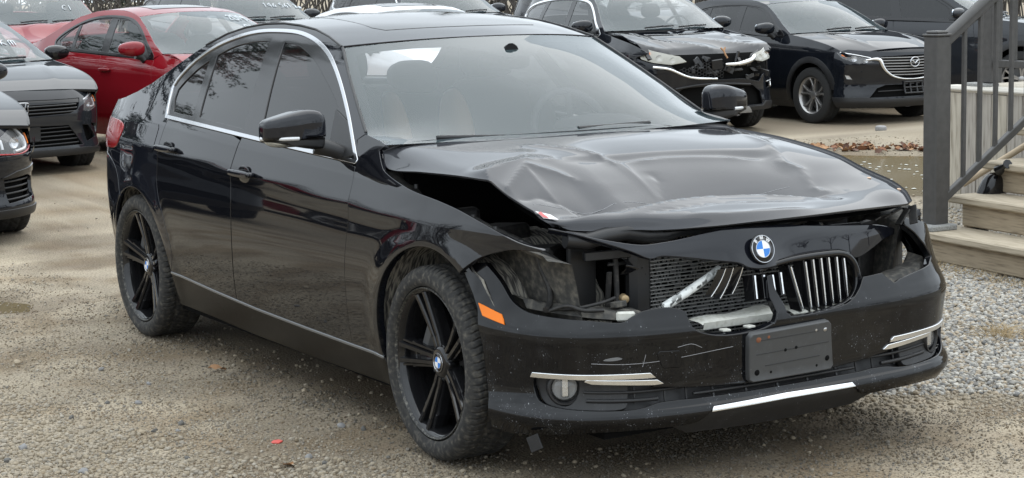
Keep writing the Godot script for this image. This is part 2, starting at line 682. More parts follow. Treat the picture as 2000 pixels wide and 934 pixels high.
# a wheel with its face towards +z, as a node with meshes under it
func sport_wheel(called: String, parent: Node, spin: float) -> Node3D:
	var g := group_part(called, parent)
	put("tyre", M.tyre_mesh, M.rubber, g)
	put("rim", M.rim_mesh, M.rim_black, g)
	put("rim_lip", M.lip_mesh, M.rim_worn, g)
	put("brake_disc", M.disc_mesh, M.steel_dark, g)
	for k in 5:
		var o := put("spoke", M.spoke_mesh, M.rim_black, g)
		o.rotation.z = deg_to_rad(spin + 72.0 * k)
	for k in 5:
		var o := put("wheel_bolt", M.bolt_mesh, M.rim_black, g)
		var a := deg_to_rad(spin + 36.0 + 72.0 * k)
		o.position = Vector3(cos(a) * 0.056, sin(a) * 0.056, 0.052)
	var st := begin()
	lathe(st, V([0.03, 0.062, 0.058, 0.055, 0.062, 0.044, 0.062, 0.0]), 28)
	commit("hub", st, M.rim_black, g)
	roundel(g, Transform3D(Basis(), Vector3(0, 0, 0.061)), 0.034, false)
	return g

# ------------------------------------------------------------------ the black damaged sedan
func sedan_shape() -> Body:
	var b := Body.new()
	b.PX = [-3.85, -3.72, -3.58, -3.4, -3.2, -2.81, -2.3, -1.4, -0.6, 0.0, 0.35, 0.6, 0.8]
	b.PB = [0.50, 0.625, 0.725, 0.81, 0.862, 0.897, 0.903, 0.897, 0.892, 0.893, 0.872, 0.82, 0.74]
	b.SY = [0.15, 0.28, 0.36, 0.50, 0.62, 0.72, 0.79, 0.825, 0.845, 0.865, 0.90, 0.95, 0.972]
	b.SV = [-0.085, -0.05, -0.032, -0.010, 0.0, -0.004, -0.0095, -0.010, -0.0115, -0.0185, -0.031, -0.05, -0.062]
	b.GY = [0.972, 1.07, 1.2, 1.32, 1.42, 1.47]
	b.GV = [-0.062, -0.115, -0.19, -0.268, -0.35, -0.41]
	b.arches = [[0.035, 0.335, 0.41, 0.010], [-2.77, 0.335, 0.385, 0.008]]
	b.set_nose([0.83, 0, 0.825, 0.2, 0.805, 0.4, 0.76, 0.57, 0.675, 0.72, 0.54, 0.82, 0.42, 0.86, 0.30, 0.88, 0.0, 0.893], [0.83, 0, 0.828, 0.2, 0.82, 0.42, 0.797, 0.62, 0.742, 0.795, 0.635, 0.915, 0.5, 0.965, 0.38, 0.98, 0.05, 0.96])
	b.BY = [0.12, 0.17, 0.205, 0.232, 0.252, 0.275, 0.31, 0.38, 0.46, 0.51, 0.525, 0.56, 0.60, 0.66, 0.70, 0.74, 0.82]
	b.BI = [0.085, 0.05, 0.02, 0.0, 0.0, 0.016, 0.03, 0.028, 0.018, 0.012, 0.016, 0.036, 0.056, 0.078, 0.092, 0.11, 0.16]
	return b

func ledge(b: Body, pts: Array, s: float, d := 0.0) -> Array:   # side outline points lifted onto the body surface
	var o := []
	for i in range(0, pts.size(), 2):
		o.append(Vector3(pts[i], pts[i + 1], s * (b.W(pts[i], pts[i + 1]) - d)))
	return o

func build_sedan() -> void:
	var car := thing("damaged_sedan", "black four-door sedan with crumpled hood, missing headlights and broken grille, nearest in the lot", "car")
	var b := sedan_shape()
	var P: Material = M.paint_black

	# outlines in the side view
	var d1 := smooth(V([-0.64, 0.298, -0.612, 0.48, -0.578, 0.685, -0.564, 0.79, -0.572, 0.915, -0.59, 0.962]), 5)
	var d2 := smooth(V([-1.695, 0.318, -1.668, 0.43, -1.632, 0.591, -1.628, 0.734, -1.634, 0.891, -1.622, 0.995]), 5)
	var d3 := smooth(V([-2.388, 0.362, -2.345, 0.453, -2.388, 0.593, -2.448, 0.696, -2.468, 0.771, -2.458, 0.889, -2.442, 1.03]), 5)
	var sill_top := V([-2.39, 0.358, -1.92, 0.333, -1.5, 0.314, -1.025, 0.304, -0.646, 0.299, -0.37, 0.298])
	var dlo := cat([smooth(V([-2.476, 1.046, -2.02, 1.028, -1.484, 1.006, -1.0, 0.988, -0.602, 0.974]), 4), smooth(V([-0.598, 0.988, -0.842, 1.162, -1.097, 1.306, -1.312, 1.386, -1.538, 1.430, -1.76, 1.441, -2.011, 1.432, -2.257, 1.386, -2.43, 1.315, -2.53, 1.235, -2.558, 1.185]), 6), smooth(V([-2.555, 1.17, -2.52, 1.105, -2.476, 1.046]), 4)])
	var dlo_in := inset(dlo, 0.0125)
	var roof_edge := V([-1.149, 1.379, -1.25, 1.405, -1.436, 1.438, -1.6, 1.457, -1.784, 1.464, -2.06, 1.452, -2.3, 1.408, -2.42, 1.365])
	var deck_edge := V([-2.42, 1.365, -2.5, 1.33, -2.6, 1.285, -2.7, 1.238, -2.85, 1.18, -3.0, 1.138, -3.15, 1.108, -3.3, 1.09, -3.45, 1.082, -3.6, 1.075])
	var fender_top := smooth(V([-0.475, 1.03, -0.411, 0.984, -0.344, 0.956, -0.142, 0.917, 0.05, 0.897, 0.216, 0.875, 0.393, 0.838, 0.52, 0.805, 0.622, 0.789]), 5)
	var fender_low := smooth(V([0.622, 0.785, 0.5, 0.782, 0.404, 0.761, 0.33, 0.735, 0.255, 0.688]), 4)
	var glass_front := smooth(V([-1.674, 1.392, -1.58, 1.388, -1.48, 1.372, -1.297, 1.321, -1.134, 1.256, -1.01, 1.203, -0.921, 1.159]), 4)
	glass_front.append_array(V([-0.856, 1.04, -0.85, 1.018, -1.033, 1.016, -1.472, 1.032]))
	var glass_rear := smooth(V([-1.812, 1.397, -1.962, 1.391, -2.114, 1.371, -2.223, 1.338, -2.25, 1.326]), 4)
	glass_rear.append_array(V([-2.131, 1.066, -1.873, 1.052, -1.641, 1.042]))
	var glass_q := smooth(V([-2.305, 1.306, -2.39, 1.262, -2.455, 1.212, -2.492, 1.172]), 4)
	glass_q.append_array(V([-2.482, 1.13, -2.43, 1.075, -2.351, 1.07, -2.193, 1.066]))

	for s in [1.0, -1.0]:
		var sd := b.side.bind(s)
		var ar := {"cell": 0.026}
		# front fender
		var ftop := fender_top.duplicate()
		var fmap := sd
		if s < 0:
			for v in ftop.size(): ftop[v].y -= 0.055 * smoothstep(-0.47, -0.3, ftop[v].x)
			fmap = b.inner.bind(s, 0.012)
		var f := cat([rev(d1), V([-0.362, 0.298]), rev(arc(Vector2(0.035, 0.335), 0.41, 58, 185, 26)), rev(fender_low), rev(ftop), V([-0.442, 1.048, -0.5, 1.06, -0.618, 1.075, -0.66, 1.055, -0.603, 0.985])])
		var fo := panel("front_fender", M.paint_door, car, f, fmap, s, ar)
		var st := begin()
		for i in 24:   # arch lip turned inwards
			var rows := []
			for k in 2:
				var an := deg_to_rad(lerpf(58, 185, (i + k) / 24.0))
				var c := Vector2(0.035, 0.335) + Vector2(cos(an), sin(an)) * 0.409
				var w := b.W(c.x, c.y)
				rows.append([Vector3(c.x, c.y, s * (w - 0.004)), Vector3(c.x, c.y, s * (w - 0.03))])
			flat_quad(st, rows[0][0], rows[1][0], rows[1][1], rows[0][1])
		commit("arch_lip", st, P, fo)
		# doors
		var doors := [[d1, d2, "front_door", -0.004], [d2, d3, "rear_door", -0.004]]
		for k in 2:
			var fr: PackedVector2Array = doors[k][0]
			var re: PackedVector2Array = doors[k][1]
			var poly := PackedVector2Array()
			for q in re: poly.append(q + Vector2(0.005, 0))
			var x0: float = poly[poly.size() - 1].x
			var x1: float = fr[fr.size() - 1].x - 0.003
			poly[poly.size() - 1].y = belt_at(x0)
			for i in range(1, 10):
				var x := lerpf(x0, x1, i / 10.0)
				poly.append(Vector2(x, belt_at(x)))
			for q in rev(fr): poly.append(q - Vector2(0.004, 0))
			var low := poly[poly.size() - 1]
			for i in range(1, 9):
				var x := lerpf(low.x, poly[0].x, i / 9.0)
				poly.append(Vector2(x, sill_at(sill_top, x) + 0.004))
			poly[0].y = sill_at(sill_top, poly[0].x) + 0.004
			low = poly[0]
			var dr := panel(doors[k][2], M.paint_door, car, poly, sd, s, {"cell": 0.026})
			# handle over a scooped recess
			var hx: float = [-1.497, -2.333][k]
			var hy: float = [0.874, 0.921][k]
			var hp: Vector3 = b.side(Vector2(hx, hy), s)
			st = begin()
			lump(st, Transform3D(Basis(), hp + Vector3(0, 0, s * 0.026)), Vector3(0.112, 0.015, 0.011), 3.0, 26, 10)
			for e in [-0.085, 0.085]: lump(st, Transform3D(Basis(), hp + Vector3(e, -0.001, s * 0.012)), Vector3(0.022, 0.012, 0.018), 2.6, 12, 8)
			commit("door_handle", st, P, dr)
			st = begin()
			lump(st, Transform3D(Basis(), hp + Vector3(0.0, -0.004, s * 0.0005)), Vector3(0.062, 0.036, 0.0035), 2.2, 24, 8)
			commit("handle_recess", st, M.gloss_black, dr)
			st = begin()
			tube(st, [b.side(Vector2(hx + 0.1, hy), s) + Vector3(0, 0, s * 0.034), b.side(Vector2(hx + 0.1, hy), s) + Vector3(0, 0, s * 0.0365)], 0.006, 10)
			commit("handle_lock", st, M.gloss_black, dr)
		# one panel for roof rail, rear pillar and quarter
		var q := cat([rev(d3), V([-2.396, 0.362]), arc(Vector2(-2.77, 0.335), 0.38, 4, 118, 26), smooth(V([-2.958, 0.665, -3.0, 0.72, -3.09, 0.80, -3.3, 0.838, -3.62, 0.845]), 4), V([-3.62, 0.86, -3.62, 0.99, -3.61, 1.07]), rev(deck_edge), rev(roof_edge), V([-1.149, 1.379, -0.98, 1.285, -0.8, 1.182, -0.626, 1.079, -0.668, 1.054]), V([-0.606, 0.99])])
		var hole_part := PackedVector2Array()   # the window outline is the inner edge of this panel
		for v in range(dlo.size()):
			hole_part.append(dlo[v])
		var start := nearest(dlo, Vector2(-0.598, 0.988))
		var stop := nearest(dlo, Vector2(-2.476, 1.046))
		var inner_edge := PackedVector2Array()
		var i2 := start
		while i2 != stop:
			inner_edge.append(dlo[i2])
			i2 = (i2 + 1) % dlo.size()
		inner_edge.append(Vector2(-2.482, 1.046))
		q = cat([q, inner_edge])
		panel("body_side", P, car, q, sd, s, {"cell": 0.026})
		# fuel door on the right only
		if s > 0:
			var fd := Geometry2D.offset_polygon(V([-2.52, 0.905, -2.52, 1.0, -2.64, 1.0, -2.64, 0.905]), 0.016, Geometry2D.JOIN_ROUND)[0]
			panel("fuel_door", P, car, fd, sd, s, {"cell": 0.02, "lift": 0.0016, "flange": 0.0})
		# window surround, glass, chrome
		var frame := panel("window_frame", M.gloss_black, car, dlo_in, sd, s, {"cell": 0.05, "holes": [glass_front, glass_rear, glass_q], "lift": -0.004, "flange": 0.006})
		for g in [glass_front, glass_rear, glass_q]:
			panel("side_window", M.glass_tint, car, Geometry2D.offset_polygon(g, 0.004)[0], sd, s, {"cell": 0.05, "lift": -0.009, "flange": 0.0})
		panel("window_chrome", M.chrome, car, dlo, sd, s, {"cell": 0.03, "holes": [inset(dlo, 0.0115)], "lift": 0.003, "flange": 0.008})
		# sill
		var sl := cat([sill_top, V([-0.355, 0.27, -0.33, 0.187]), V([-0.66, 0.183, -1.1, 0.181, -1.59, 0.186, -2.01, 0.2, -2.43, 0.206, -2.41, 0.26])])
		panel("side_skirt", M.paint_dusty, car, sl, sd, s, {"cell": 0.035, "flange": 0.03})
		panel("sill_highlight", M.highlight_grey, car, band(rev(sill_top), 0.007), sd, s, {"cell": 0.05, "lift": 0.004, "flange": 0.008})  # pale strip painted in for the highlight along the sill top
		# rear bumper corner and lamp
		var rb := cat([rev(arc(Vector2(-2.77, 0.335), 0.38, 122, 196, 16)), smooth(V([-2.972, 0.655, -3.01, 0.71, -3.095, 0.79, -3.3, 0.828, -3.8, 0.84]), 4), V([-3.83, 0.6, -3.8, 0.35, -3.7, 0.22, -3.16, 0.225])])
		panel("rear_bumper", P, car, rb, sd, s, {"cell": 0.035})
		panel("tail_lamp", M.lamp_red, car, smooth(V([-2.985, 0.96, -3.03, 0.90, -3.15, 0.872, -3.6, 0.87, -3.61, 0.985, -3.2, 1.005, -3.02, 0.995]), 3, true), sd, s, {"cell": 0.03, "lift": 0.004, "flange": 0.02})
		# dark skin behind the gaps
		st = begin()
		sheet(st, V([-3.7, 0.2, -0.5, 0.17, -0.5, 0.95, -2.5, 1.0, -3.6, 1.0]), b.inner.bind(s, 0.03), s, {"cell": 0.09, "flange": 0.0, "holes": [arc(Vector2(-2.77, 0.3), 0.43, -60, 240, 24)]})
		commit("inner_side", st, M.dark, car)
		# wheel houses: a lining round each wheel
		for w in [[0.035, 0.335, 0.43, -20.0, 200.0, 0.42], [-2.77, 0.335, 0.40, -10.0, 190.0, 0.42]]:
			st = begin()
			var rows := []
			for i in 33:
				var an := deg_to_rad(lerpf(w[3], w[4], i / 32.0))
				var line := []
				for j in 9:
					var t := j / 8.0
					var rr: float = w[2] + 0.012 * sin(an * 9.0) * t * (1.0 - t) * 4.0 + 0.006 * sin(an * 23.0 + j)
					var x: float = w[0] + cos(an) * rr
					var y: float = w[1] + sin(an) * rr
					line.append(Vector3(x, y, s * lerpf(w[5], minf(b.W(x, y) - 0.035, 0.86), t)))
				rows.append(line)
			skin(st, rows, false, Vector2(1, 1))
			var inw := arc(Vector2(w[0], w[1]), w[2], w[3], w[4], 24)
			var ix := Geometry2D.triangulate_polygon(inw)
			for k in range(0, ix.size(), 3):
				var tp := []
				for j in 3: tp.append([Vector3(inw[ix[k + j]].x, inw[ix[k + j]].y, s * w[5]), Vector3(0, 0, s), inw[ix[k + j]]])
				tri(st, tp[0], tp[1], tp[2])
			commit("wheel_liner", st, M.liner, car)
		# mirror
		var mir := group_part("door_mirror", car)
		var mc := Vector3(-0.765, 1.092, s * 1.0)
		st = begin()
		var shp := func(c: Vector3) -> Vector3:
			var ow = c.z * s
			var o := c
			o.y = c.y * lerpf(1.04, 0.70, smoothstep(-0.4, 0.9, ow)) if c.y > 0 else c.y
			o.x = c.x * (0.70 + 0.3 * (1.0 - absf(ow))) - 0.30 * ow
			return o
		var cap_s := func(c: Vector3) -> Vector3:
			var o: Vector3 = shp.call(c)
			return Vector3(o.x, maxf(o.y, -0.30 - 0.02 * c.z * s), o.z)
		lump(st, Transform3D(Basis(), mc), Vector3(0.066, 0.077, 0.116), 4.4, 36, 22, cap_s)
		commit("mirror_cap", st, P, mir)
		st = begin()
		var low_s := func(c: Vector3) -> Vector3:
			var ow = c.z * s
			var o: Vector3 = shp.call(c)
			return Vector3(o.x * 0.97, clampf(o.y, -0.72 + 0.36 * smoothstep(-0.6, 1.0, ow), -0.28), o.z * 0.97)
		lump(st, Transform3D(Basis(), mc), Vector3(0.066, 0.090, 0.116), 4.4, 32, 20, low_s)
		tube(st, [mc + Vector3(0.0, -0.055, -s * 0.09), mc + Vector3(0.02, -0.075, -s * 0.15), Vector3(-0.74, 1.0, s * 0.81)], [0.034, 0.03, 0.028], 12)
		commit("mirror_base", st, M.plastic_dark, mir)
		st = begin()
		var strip := []
		for i in 12:
			var t := i / 11.0
			strip.append(mc + Vector3(lerpf(0.058, -0.03, t * t), -0.022, s * lerpf(0.0, 0.114, t)) + Vector3(0.004, 0, s * 0.003))
		tube(st, strip, 0.0075, 8)
		commit("turn_signal_strip", st, M.lamp_clear, mir)
		st = begin()
		var gl_s := func(c: Vector3) -> Vector3:
			var o: Vector3 = shp.call(c)
			return Vector3(o.x - 0.30 * c.z * s, o.y, o.z)
		lump(st, Transform3D(Basis(), mc + Vector3(-0.032, -0.004, 0)), Vector3(0.022, 0.056, 0.098), 3.6, 24, 14, gl_s)
		commit("mirror_glass", st, M.mirror, mir)
		st = begin()
		sheet(st, V([-0.925, 1.15, -0.86, 1.04, -0.70, 0.99, -0.64, 1.0, -0.79, 1.11]), sd, s, {"cell": 0.05, "lift": 0.004, "flange": 0.012})
		commit("mirror_foot", st, M.plastic_dark, mir)

	# roof, screens, deck
	var ws_edge := ledge(b, [-0.445, 1.049, -0.63, 1.078, -0.81, 1.182, -0.98, 1.28, -1.144, 1.374], 1.0, 0.006)
	var ws_mid := [Vector3(-0.235, 1.058, 0), Vector3(-0.42, 1.165, 0), Vector3(-0.61, 1.258, 0), Vector3(-0.80, 1.338, 0), Vector3(-1.0, 1.403, 0)]
	var ws := crown.bind(ws_edge, ws_mid, 2.2)
	var clear := smooth(V([0.05, -0.60, 0.05, 0.0, 0.05, 0.60, 0.09, 0.86, 0.16, 0.94, 0.5, 0.945, 0.86, 0.94, 0.925, 0.9, 0.92, 0.62, 0.91, 0.40, 0.88, 0.30, 0.80, 0.20, 0.74, 0.12, 0.72, 0.0, 0.74, -0.12, 0.80, -0.20, 0.88, -0.30, 0.91, -0.40, 0.92, -0.62, 0.925, -0.9, 0.86, -0.94, 0.5, -0.945, 0.16, -0.94, 0.09, -0.86]), 4, true)
	var whole := V([0.0, -1, 1, -1, 1, 1, 0.0, 1])
	panel("windshield", M.windshield, car, whole, ws, 1.0, {"cell": 0.06, "celly": 0.06, "flange": 0.0})
	panel("windshield_border", M.frit, car, whole, ws, 1.0, {"cell": 0.06, "flange": 0.0, "lift": -0.003, "holes": [clear]})
	var re := []
	for v in [0, 2, 4, 5, 6, 7]: re.append(Vector3(roof_edge[v].x, roof_edge[v].y, b.W(roof_edge[v].x, roof_edge[v].y) - 0.002))
	re = even3(re, 9)
	var rm := even3([Vector3(-1.0, 1.404, 0), Vector3(-1.3, 1.458, 0), Vector3(-1.7, 1.493, 0), Vector3(-2.0, 1.488, 0), Vector3(-2.34, 1.438, 0)], 9)
	var rf := crown.bind(re, rm, 2.4)
	var roof := panel("roof", P, car, V([0.012, -0.995, 0.995, -0.995, 0.995, 0.995, 0.012, 0.995]), rf, -1.0 * -1.0, {"cell": 0.03, "celly": 0.05, "flange": 0.02})
	var sun := Geometry2D.offset_polygon(V([0.2, -0.62, 0.62, -0.62, 0.62, 0.62, 0.2, 0.62]), 0.05, Geometry2D.JOIN_ROUND)[0]
	panel("sunroof", M.gloss_black, roof, sun, rf, 1.0, {"cell": 0.04, "celly": 0.06, "lift": 0.0015, "flange": 0.004})
	for s in [1.0, -1.0]:
		var st2 := begin()
		var rail := []
		for v in re: rail.append(Vector3(v.x, v.y + 0.002, s * (v.z + 0.001)))
		tube(st2, rail, 0.005, 6)
		commit("roof_moulding", st2, M.plastic_dark, roof)
		var st3 := begin()
		var wl := []
		for v in ws_edge.slice(1): wl.append(Vector3(v.x, v.y + 0.003, s * v.z))
		tube(st3, wl, 0.006, 6)
		commit("windshield_moulding", st3, M.plastic_dark, car)
	var dk := []
	for v in deck_edge: dk.append(Vector3(v.x, v.y, b.W(v.x, v.y) - 0.003))
	var rw_e := even3(dk.slice(0, 6), 7)
	var rw_m := even3([Vector3(-2.34, 1.436, 0), Vector3(-2.55, 1.38, 0), Vector3(-2.85, 1.27, 0), Vector3(-3.2, 1.155, 0)], 7)
	panel("rear_window", M.glass_clear, car, V([0.06, -0.94, 0.96, -0.94, 0.96, 0.94, 0.06, 0.94]), crown.bind(rw_e, rw_m, 2.2), 1.0, {"cell": 0.06, "celly": 0.1, "flange": 0.0})
	panel("rear_window_border", M.frit, car, V([0.0, -1, 1, -1, 1, 1, 0.0, 1]), crown.bind(rw_e, rw_m, 2.2), 1.0, {"cell": 0.06, "celly": 0.1, "flange": 0.0, "holes": [V([0.06, -0.94, 0.96, -0.94, 0.96, 0.94, 0.06, 0.94])]})
	var tl_e := even3(dk.slice(5), 6)
	var tl_m := even3([Vector3(-3.205, 1.152, 0), Vector3(-3.4, 1.14, 0), Vector3(-3.6, 1.125, 0), Vector3(-3.8, 1.10, 0)], 6)
	panel("trunk_lid", P, car, V([0.02, -1, 1, -1, 1, 1, 0.02, 1]), crown.bind(tl_e, tl_m, 2.6), 1.0, {"cell": 0.06, "celly": 0.08})
	var tail := func(q: Vector2) -> Vector3: return Vector3(-3.8 + 0.05 * pow(absf(q.x) / 0.6, 2.0) - 0.06 * (1.0 - absf(q.y - 0.55) / 0.5), q.y, q.x)
	panel("tail_panel", P, car, V([-0.5, 0.22, 0.5, 0.22, 0.52, 0.8, 0.43, 1.07, -0.43, 1.07, -0.52, 0.8]), tail, -1.0, {"cell": 0.08})

	sedan_hood(car, b)
	sedan_front(car, b)
	sedan_inside(car, b)
	for w in [[0.0, 1.0, 36.0, -1.5], [-2.81, 1.0, 22.0, 0.0], [0.0, -1.0, 20.0, -1.5], [-2.81, -1.0, 40.0, 0.0]]:
		var g := sport_wheel("wheel", car, w[2])
		var cal := begin()
		box(cal, Transform3D(Basis(Vector3(0, 0, 1), deg_to_rad(150.0)), Vector3(cos(deg_to_rad(150.0)) * 0.14, sin(deg_to_rad(150.0)) * 0.14, 0.005)), Vector3(0.075, 0.16, 0.07), 0.02)
		commit("brake_caliper", cal, M.plastic_plate, g)
		g.position = Vector3(w[0], 0.335, w[1] * 0.775)
		g.rotation.y = (0.0 if w[1] > 0 else PI) + deg_to_rad(w[3])

func nearest(p: PackedVector2Array, q: Vector2) -> int:
	var k := 0
	for i in p.size():
		if p[i].distance_to(q) < p[k].distance_to(q): k = i
	return k

func even3(p: Array, n: int) -> Array:   # a line redrawn with n points at even spacing
	var dense := []
	for i in 61: dense.append(line3(p, i / 60.0))
	var ln := [0.0]
	for i in range(1, 61): ln.append(ln[i - 1] + dense[i].distance_to(dense[i - 1]))
	var o := []
	var k := 0
	for i in n:
		var want: float = ln[60] * i / (n - 1)
		while k < 59 and ln[k + 1] < want: k += 1
		o.append(dense[k].lerp(dense[k + 1], clampf((want - ln[k]) / maxf(ln[k + 1] - ln[k], 1e-6), 0, 1)))
	return o

func belt_at(x: float) -> float:
	return spl([-2.5, -2.02, -1.484, -1.0, -0.58], [1.042, 1.023, 1.001, 0.983, 0.968], x)

func sill_at(p: PackedVector2Array, x: float) -> float:
	for i in p.size() - 1:
		if x <= p[i + 1].x: return lerpf(p[i].y, p[i + 1].y, clampf((x - p[i].x) / (p[i + 1].x - p[i].x), 0, 1))
	return p[p.size() - 1].y

func sedan_hood(car: Node3D, b: Body) -> void:
	var R := [Vector3(-0.465, 1.022, 0.785), Vector3(-0.385, 0.964, 0.80), Vector3(-0.15, 0.969, 0.797), Vector3(0.05, 0.973, 0.787), Vector3(0.2, 0.972, 0.775), Vector3(0.32, 0.966, 0.76), Vector3(0.376, 0.926, 0.745), Vector3(0.43, 0.893, 0.725), Vector3(0.472, 0.857, 0.70), Vector3(0.494, 0.843, 0.66)]
	var L := [Vector3(-0.44, 1.01, -0.785), Vector3(-0.36, 1.003, -0.79), Vector3(-0.15, 0.99, -0.787), Vector3(0.05, 0.968, -0.782), Vector3(0.2, 0.945, -0.776), Vector3(0.33, 0.912, -0.767), Vector3(0.42, 0.893, -0.76), Vector3(0.513, 0.875, -0.75), Vector3(0.6, 0.851, -0.73), Vector3(0.665, 0.822, -0.70)]
	var CX := [-0.245, -0.15, -0.02, 0.1, 0.2, 0.3, 0.395, 0.50, 0.635]
	var Z := [0.72, 0.58, 0.38, 0.19, 0.0, -0.19, -0.38, -0.58, -0.72]
	var Y := [
		[1.043, 1.053, 1.058, 1.06, 1.06, 1.058, 1.051, 1.041, 1.027],
		[1.03, 1.048, 1.055, 1.055, 1.055, 1.052, 1.043, 1.032, 1.018],
		[1.012, 1.036, 1.043, 1.04, 1.04, 1.036, 1.027, 1.017, 1.002],
		[1.004, 1.022, 1.026, 1.018, 1.016, 1.011, 1.003, 0.993, 0.978],
		[0.999, 1.008, 0.996, 0.988, 0.983, 0.975, 0.963, 0.953, 0.948],
		[0.985, 0.985, 0.945, 0.928, 0.92, 0.912, 0.903, 0.905, 0.91],
		[0.925, 0.925, 0.90, 0.88, 0.868, 0.857, 0.853, 0.872, 0.89],
		[0.885, 0.886, 0.874, 0.873, 0.869, 0.857, 0.846, 0.856, 0.873],
		[0.857, 0.861, 0.858, 0.853, 0.846, 0.84, 0.836, 0.841, 0.856]]
	var g := []
	for i in 9:
		var line := [R[i]]
		for j in 9:
			var k := pow(absf(Z[j]) / 0.79, 2.0)
			var e: Vector3 = R[i] if Z[j] > 0 else L[i]
			var z: float = Z[j] * absf(e.z) / 0.79
			line.append(Vector3(lerpf(CX[i], e.x, k), Y[i][j], z))
		line.append(L[i])
		g.append(line)
	g.append([Vector3(0.494, 0.843, 0.66), Vector3(0.512, 0.829, 0.63), Vector3(0.56, 0.82, 0.53), Vector3(0.615, 0.813, 0.37), Vector3(0.67, 0.811, 0.19), Vector3(0.69, 0.813, 0.0), Vector3(0.705, 0.815, -0.19), Vector3(0.70, 0.816, -0.38), Vector3(0.70, 0.817, -0.56), Vector3(0.69, 0.817, -0.65), Vector3(0.665, 0.822, -0.70)])
	# folds and dents: [line in plan, height, width]
	var creases := [[V([-0.12, 0.44, -0.02, 0.37, 0.1, 0.274, 0.2, 0.215, 0.45, 0.196]), 0.012, 0.016], [V([-0.2, -0.60, 0.05, -0.565, 0.2, -0.50, 0.3, -0.44]), 0.010, 0.018],
		[V([0.335, 0.765, 0.27, 0.68, 0.21, 0.60, 0.25, 0.48, 0.32, 0.40]), 0.016, 0.022], [V([0.21, 0.60, 0.08, 0.52, -0.05, 0.46]), 0.009, 0.02], [V([0.21, 0.61, 0.36, 0.60, 0.44, 0.56]), 0.008, 0.02],
		[V([0.37, 0.75, 0.36, 0.64, 0.42, 0.53, 0.5, 0.46]), -0.012, 0.03], [V([0.19, 0.20, 0.165, 0.0, 0.17, -0.25, 0.2, -0.46]), 0.009, 0.02],
		[V([0.49, 0.47, 0.465, 0.36, 0.43, 0.2, 0.40, 0.0, 0.385, -0.22, 0.41, -0.42]), -0.013, 0.024], [V([0.555, 0.47, 0.53, 0.36, 0.50, 0.2, 0.465, 0.0, 0.46, -0.2, 0.50, -0.36, 0.53, -0.50]), 0.015, 0.020],
		[V([0.58, 0.42, 0.57, 0.25, 0.53, 0.05, 0.52, -0.2, 0.55, -0.42]), -0.008, 0.014], [V([0.2, -0.46, 0.28, -0.53, 0.40, -0.48, 0.5, -0.53]), 0.010, 0.02], [V([0.24, 0.13, 0.3, 0.12, 0.4, 0.17, 0.47, 0.25]), -0.007, 0.02], [V([0.62, 0.30, 0.65, 0.1, 0.655, -0.1, 0.65, -0.35]), 0.010, 0.02]]
	var facets := []
	for t in [[Vector3(0.32, 0.968, 0.76), Vector3(0.215, 1.006, 0.60), Vector3(0.45, 0.880, 0.70)], [Vector3(0.215, 1.006, 0.60), Vector3(0.45, 0.880, 0.70), Vector3(0.40, 0.925, 0.45)], [Vector3(0.33, 0.968, 0.762), Vector3(0.215, 1.006, 0.60), Vector3(0.0, 1.034, 0.60)]]:
		var n: Vector3 = (t[1] - t[0]).cross(t[2] - t[0])
		facets.append([t[0].y + (n.x * t[0].x + n.z * t[0].z) / n.y, -n.x / n.y, -n.z / n.y])
	facets.resize(2)
	var hood := func(q: Vector2) -> Vector3:
		var p := net(q, g)
		# flat folded facets at the right front corner, and the dent with its sharp floor and ridge
		if p.z > 0.36 and p.x > 0.05:
			var bump := smoothstep(0.05, 0.25, p.x) * smoothstep(0.62, 0.45, p.x) * smoothstep(0.36, 0.5, p.z) * smoothstep(0.0, 0.06, q.y)
			var y := p.y + 0.022 * bump
			for f in facets: y = minf(y, f[0] + f[1] * p.x + f[2] * p.z)
			p.y = maxf(lerpf(p.y, y, smoothstep(0.52, 0.44, p.x) * smoothstep(0.36, 0.48, p.z)), p.y - 0.045)
		if p.x > 0.12 and p.x < 0.62 and p.z < 0.52 and p.z > -0.56:
			var m := smoothstep(0.50, 0.22, p.z) * smoothstep(-0.56, -0.38, p.z) * 0.85
			var xv := spl([-0.5, -0.28, 0.05, 0.42], [0.47, 0.40, 0.40, 0.50], p.z)
			var yv := spl([-0.5, -0.28, 0.05, 0.42], [0.82, 0.838, 0.860, 0.866], p.z)
			var yb := spl([-0.45, -0.1, 0.2, 0.45], [0.952, 0.977, 0.986, 0.992], p.z)
			var xr := xv + 0.062
			var yr := yv + 0.017
			var y := p.y
			if p.x < 0.18: y = lerpf(p.y, yb, smoothstep(0.12, 0.18, p.x))
			elif p.x < xv: y = lerpf(yb, yv, (p.x - 0.18) / (xv - 0.18)) + 0.012 * sin(PI * (p.x - 0.18) / (xv - 0.18))
			elif p.x < xr: y = lerpf(yv, yr, (p.x - xv) / (xr - xv))
			else: y = lerpf(yr, p.y, smoothstep(xr, 0.62, p.x))
			p.y = lerpf(p.y, y, m)
		var fade := smoothstep(0.0, 0.05, q.y) * smoothstep(1.0, 0.95, q.y)
		for c in creases:
			var d := 9.0
			var l: PackedVector2Array = c[0]
			var w := 0.0
			for i in l.size() - 1:
				var h := Geometry2D.get_closest_point_to_segment(Vector2(p.x, p.z), l[i], l[i + 1])
				var dd := h.distance_to(Vector2(p.x, p.z))
				if dd < d:
					d = dd
					var along := (i + l[i].distance_to(h) / l[i].distance_to(l[i + 1])) / (l.size() - 1.0)
					w = smoothstep(0.0, 0.2, along + (0.2 if c[1] == 0.016 else 0.0)) * smoothstep(1.0, 0.7, along)
			if d < c[2] * 5.0: p.y += c[1] * w * fade * exp(-sqrt(d * d + 0.00001) / c[2])
		return p
	var outl := V([0, 0.004, 0.5, 0.0, 0.86, 0.0, 1, 0.0, 1, 1, 0, 1])
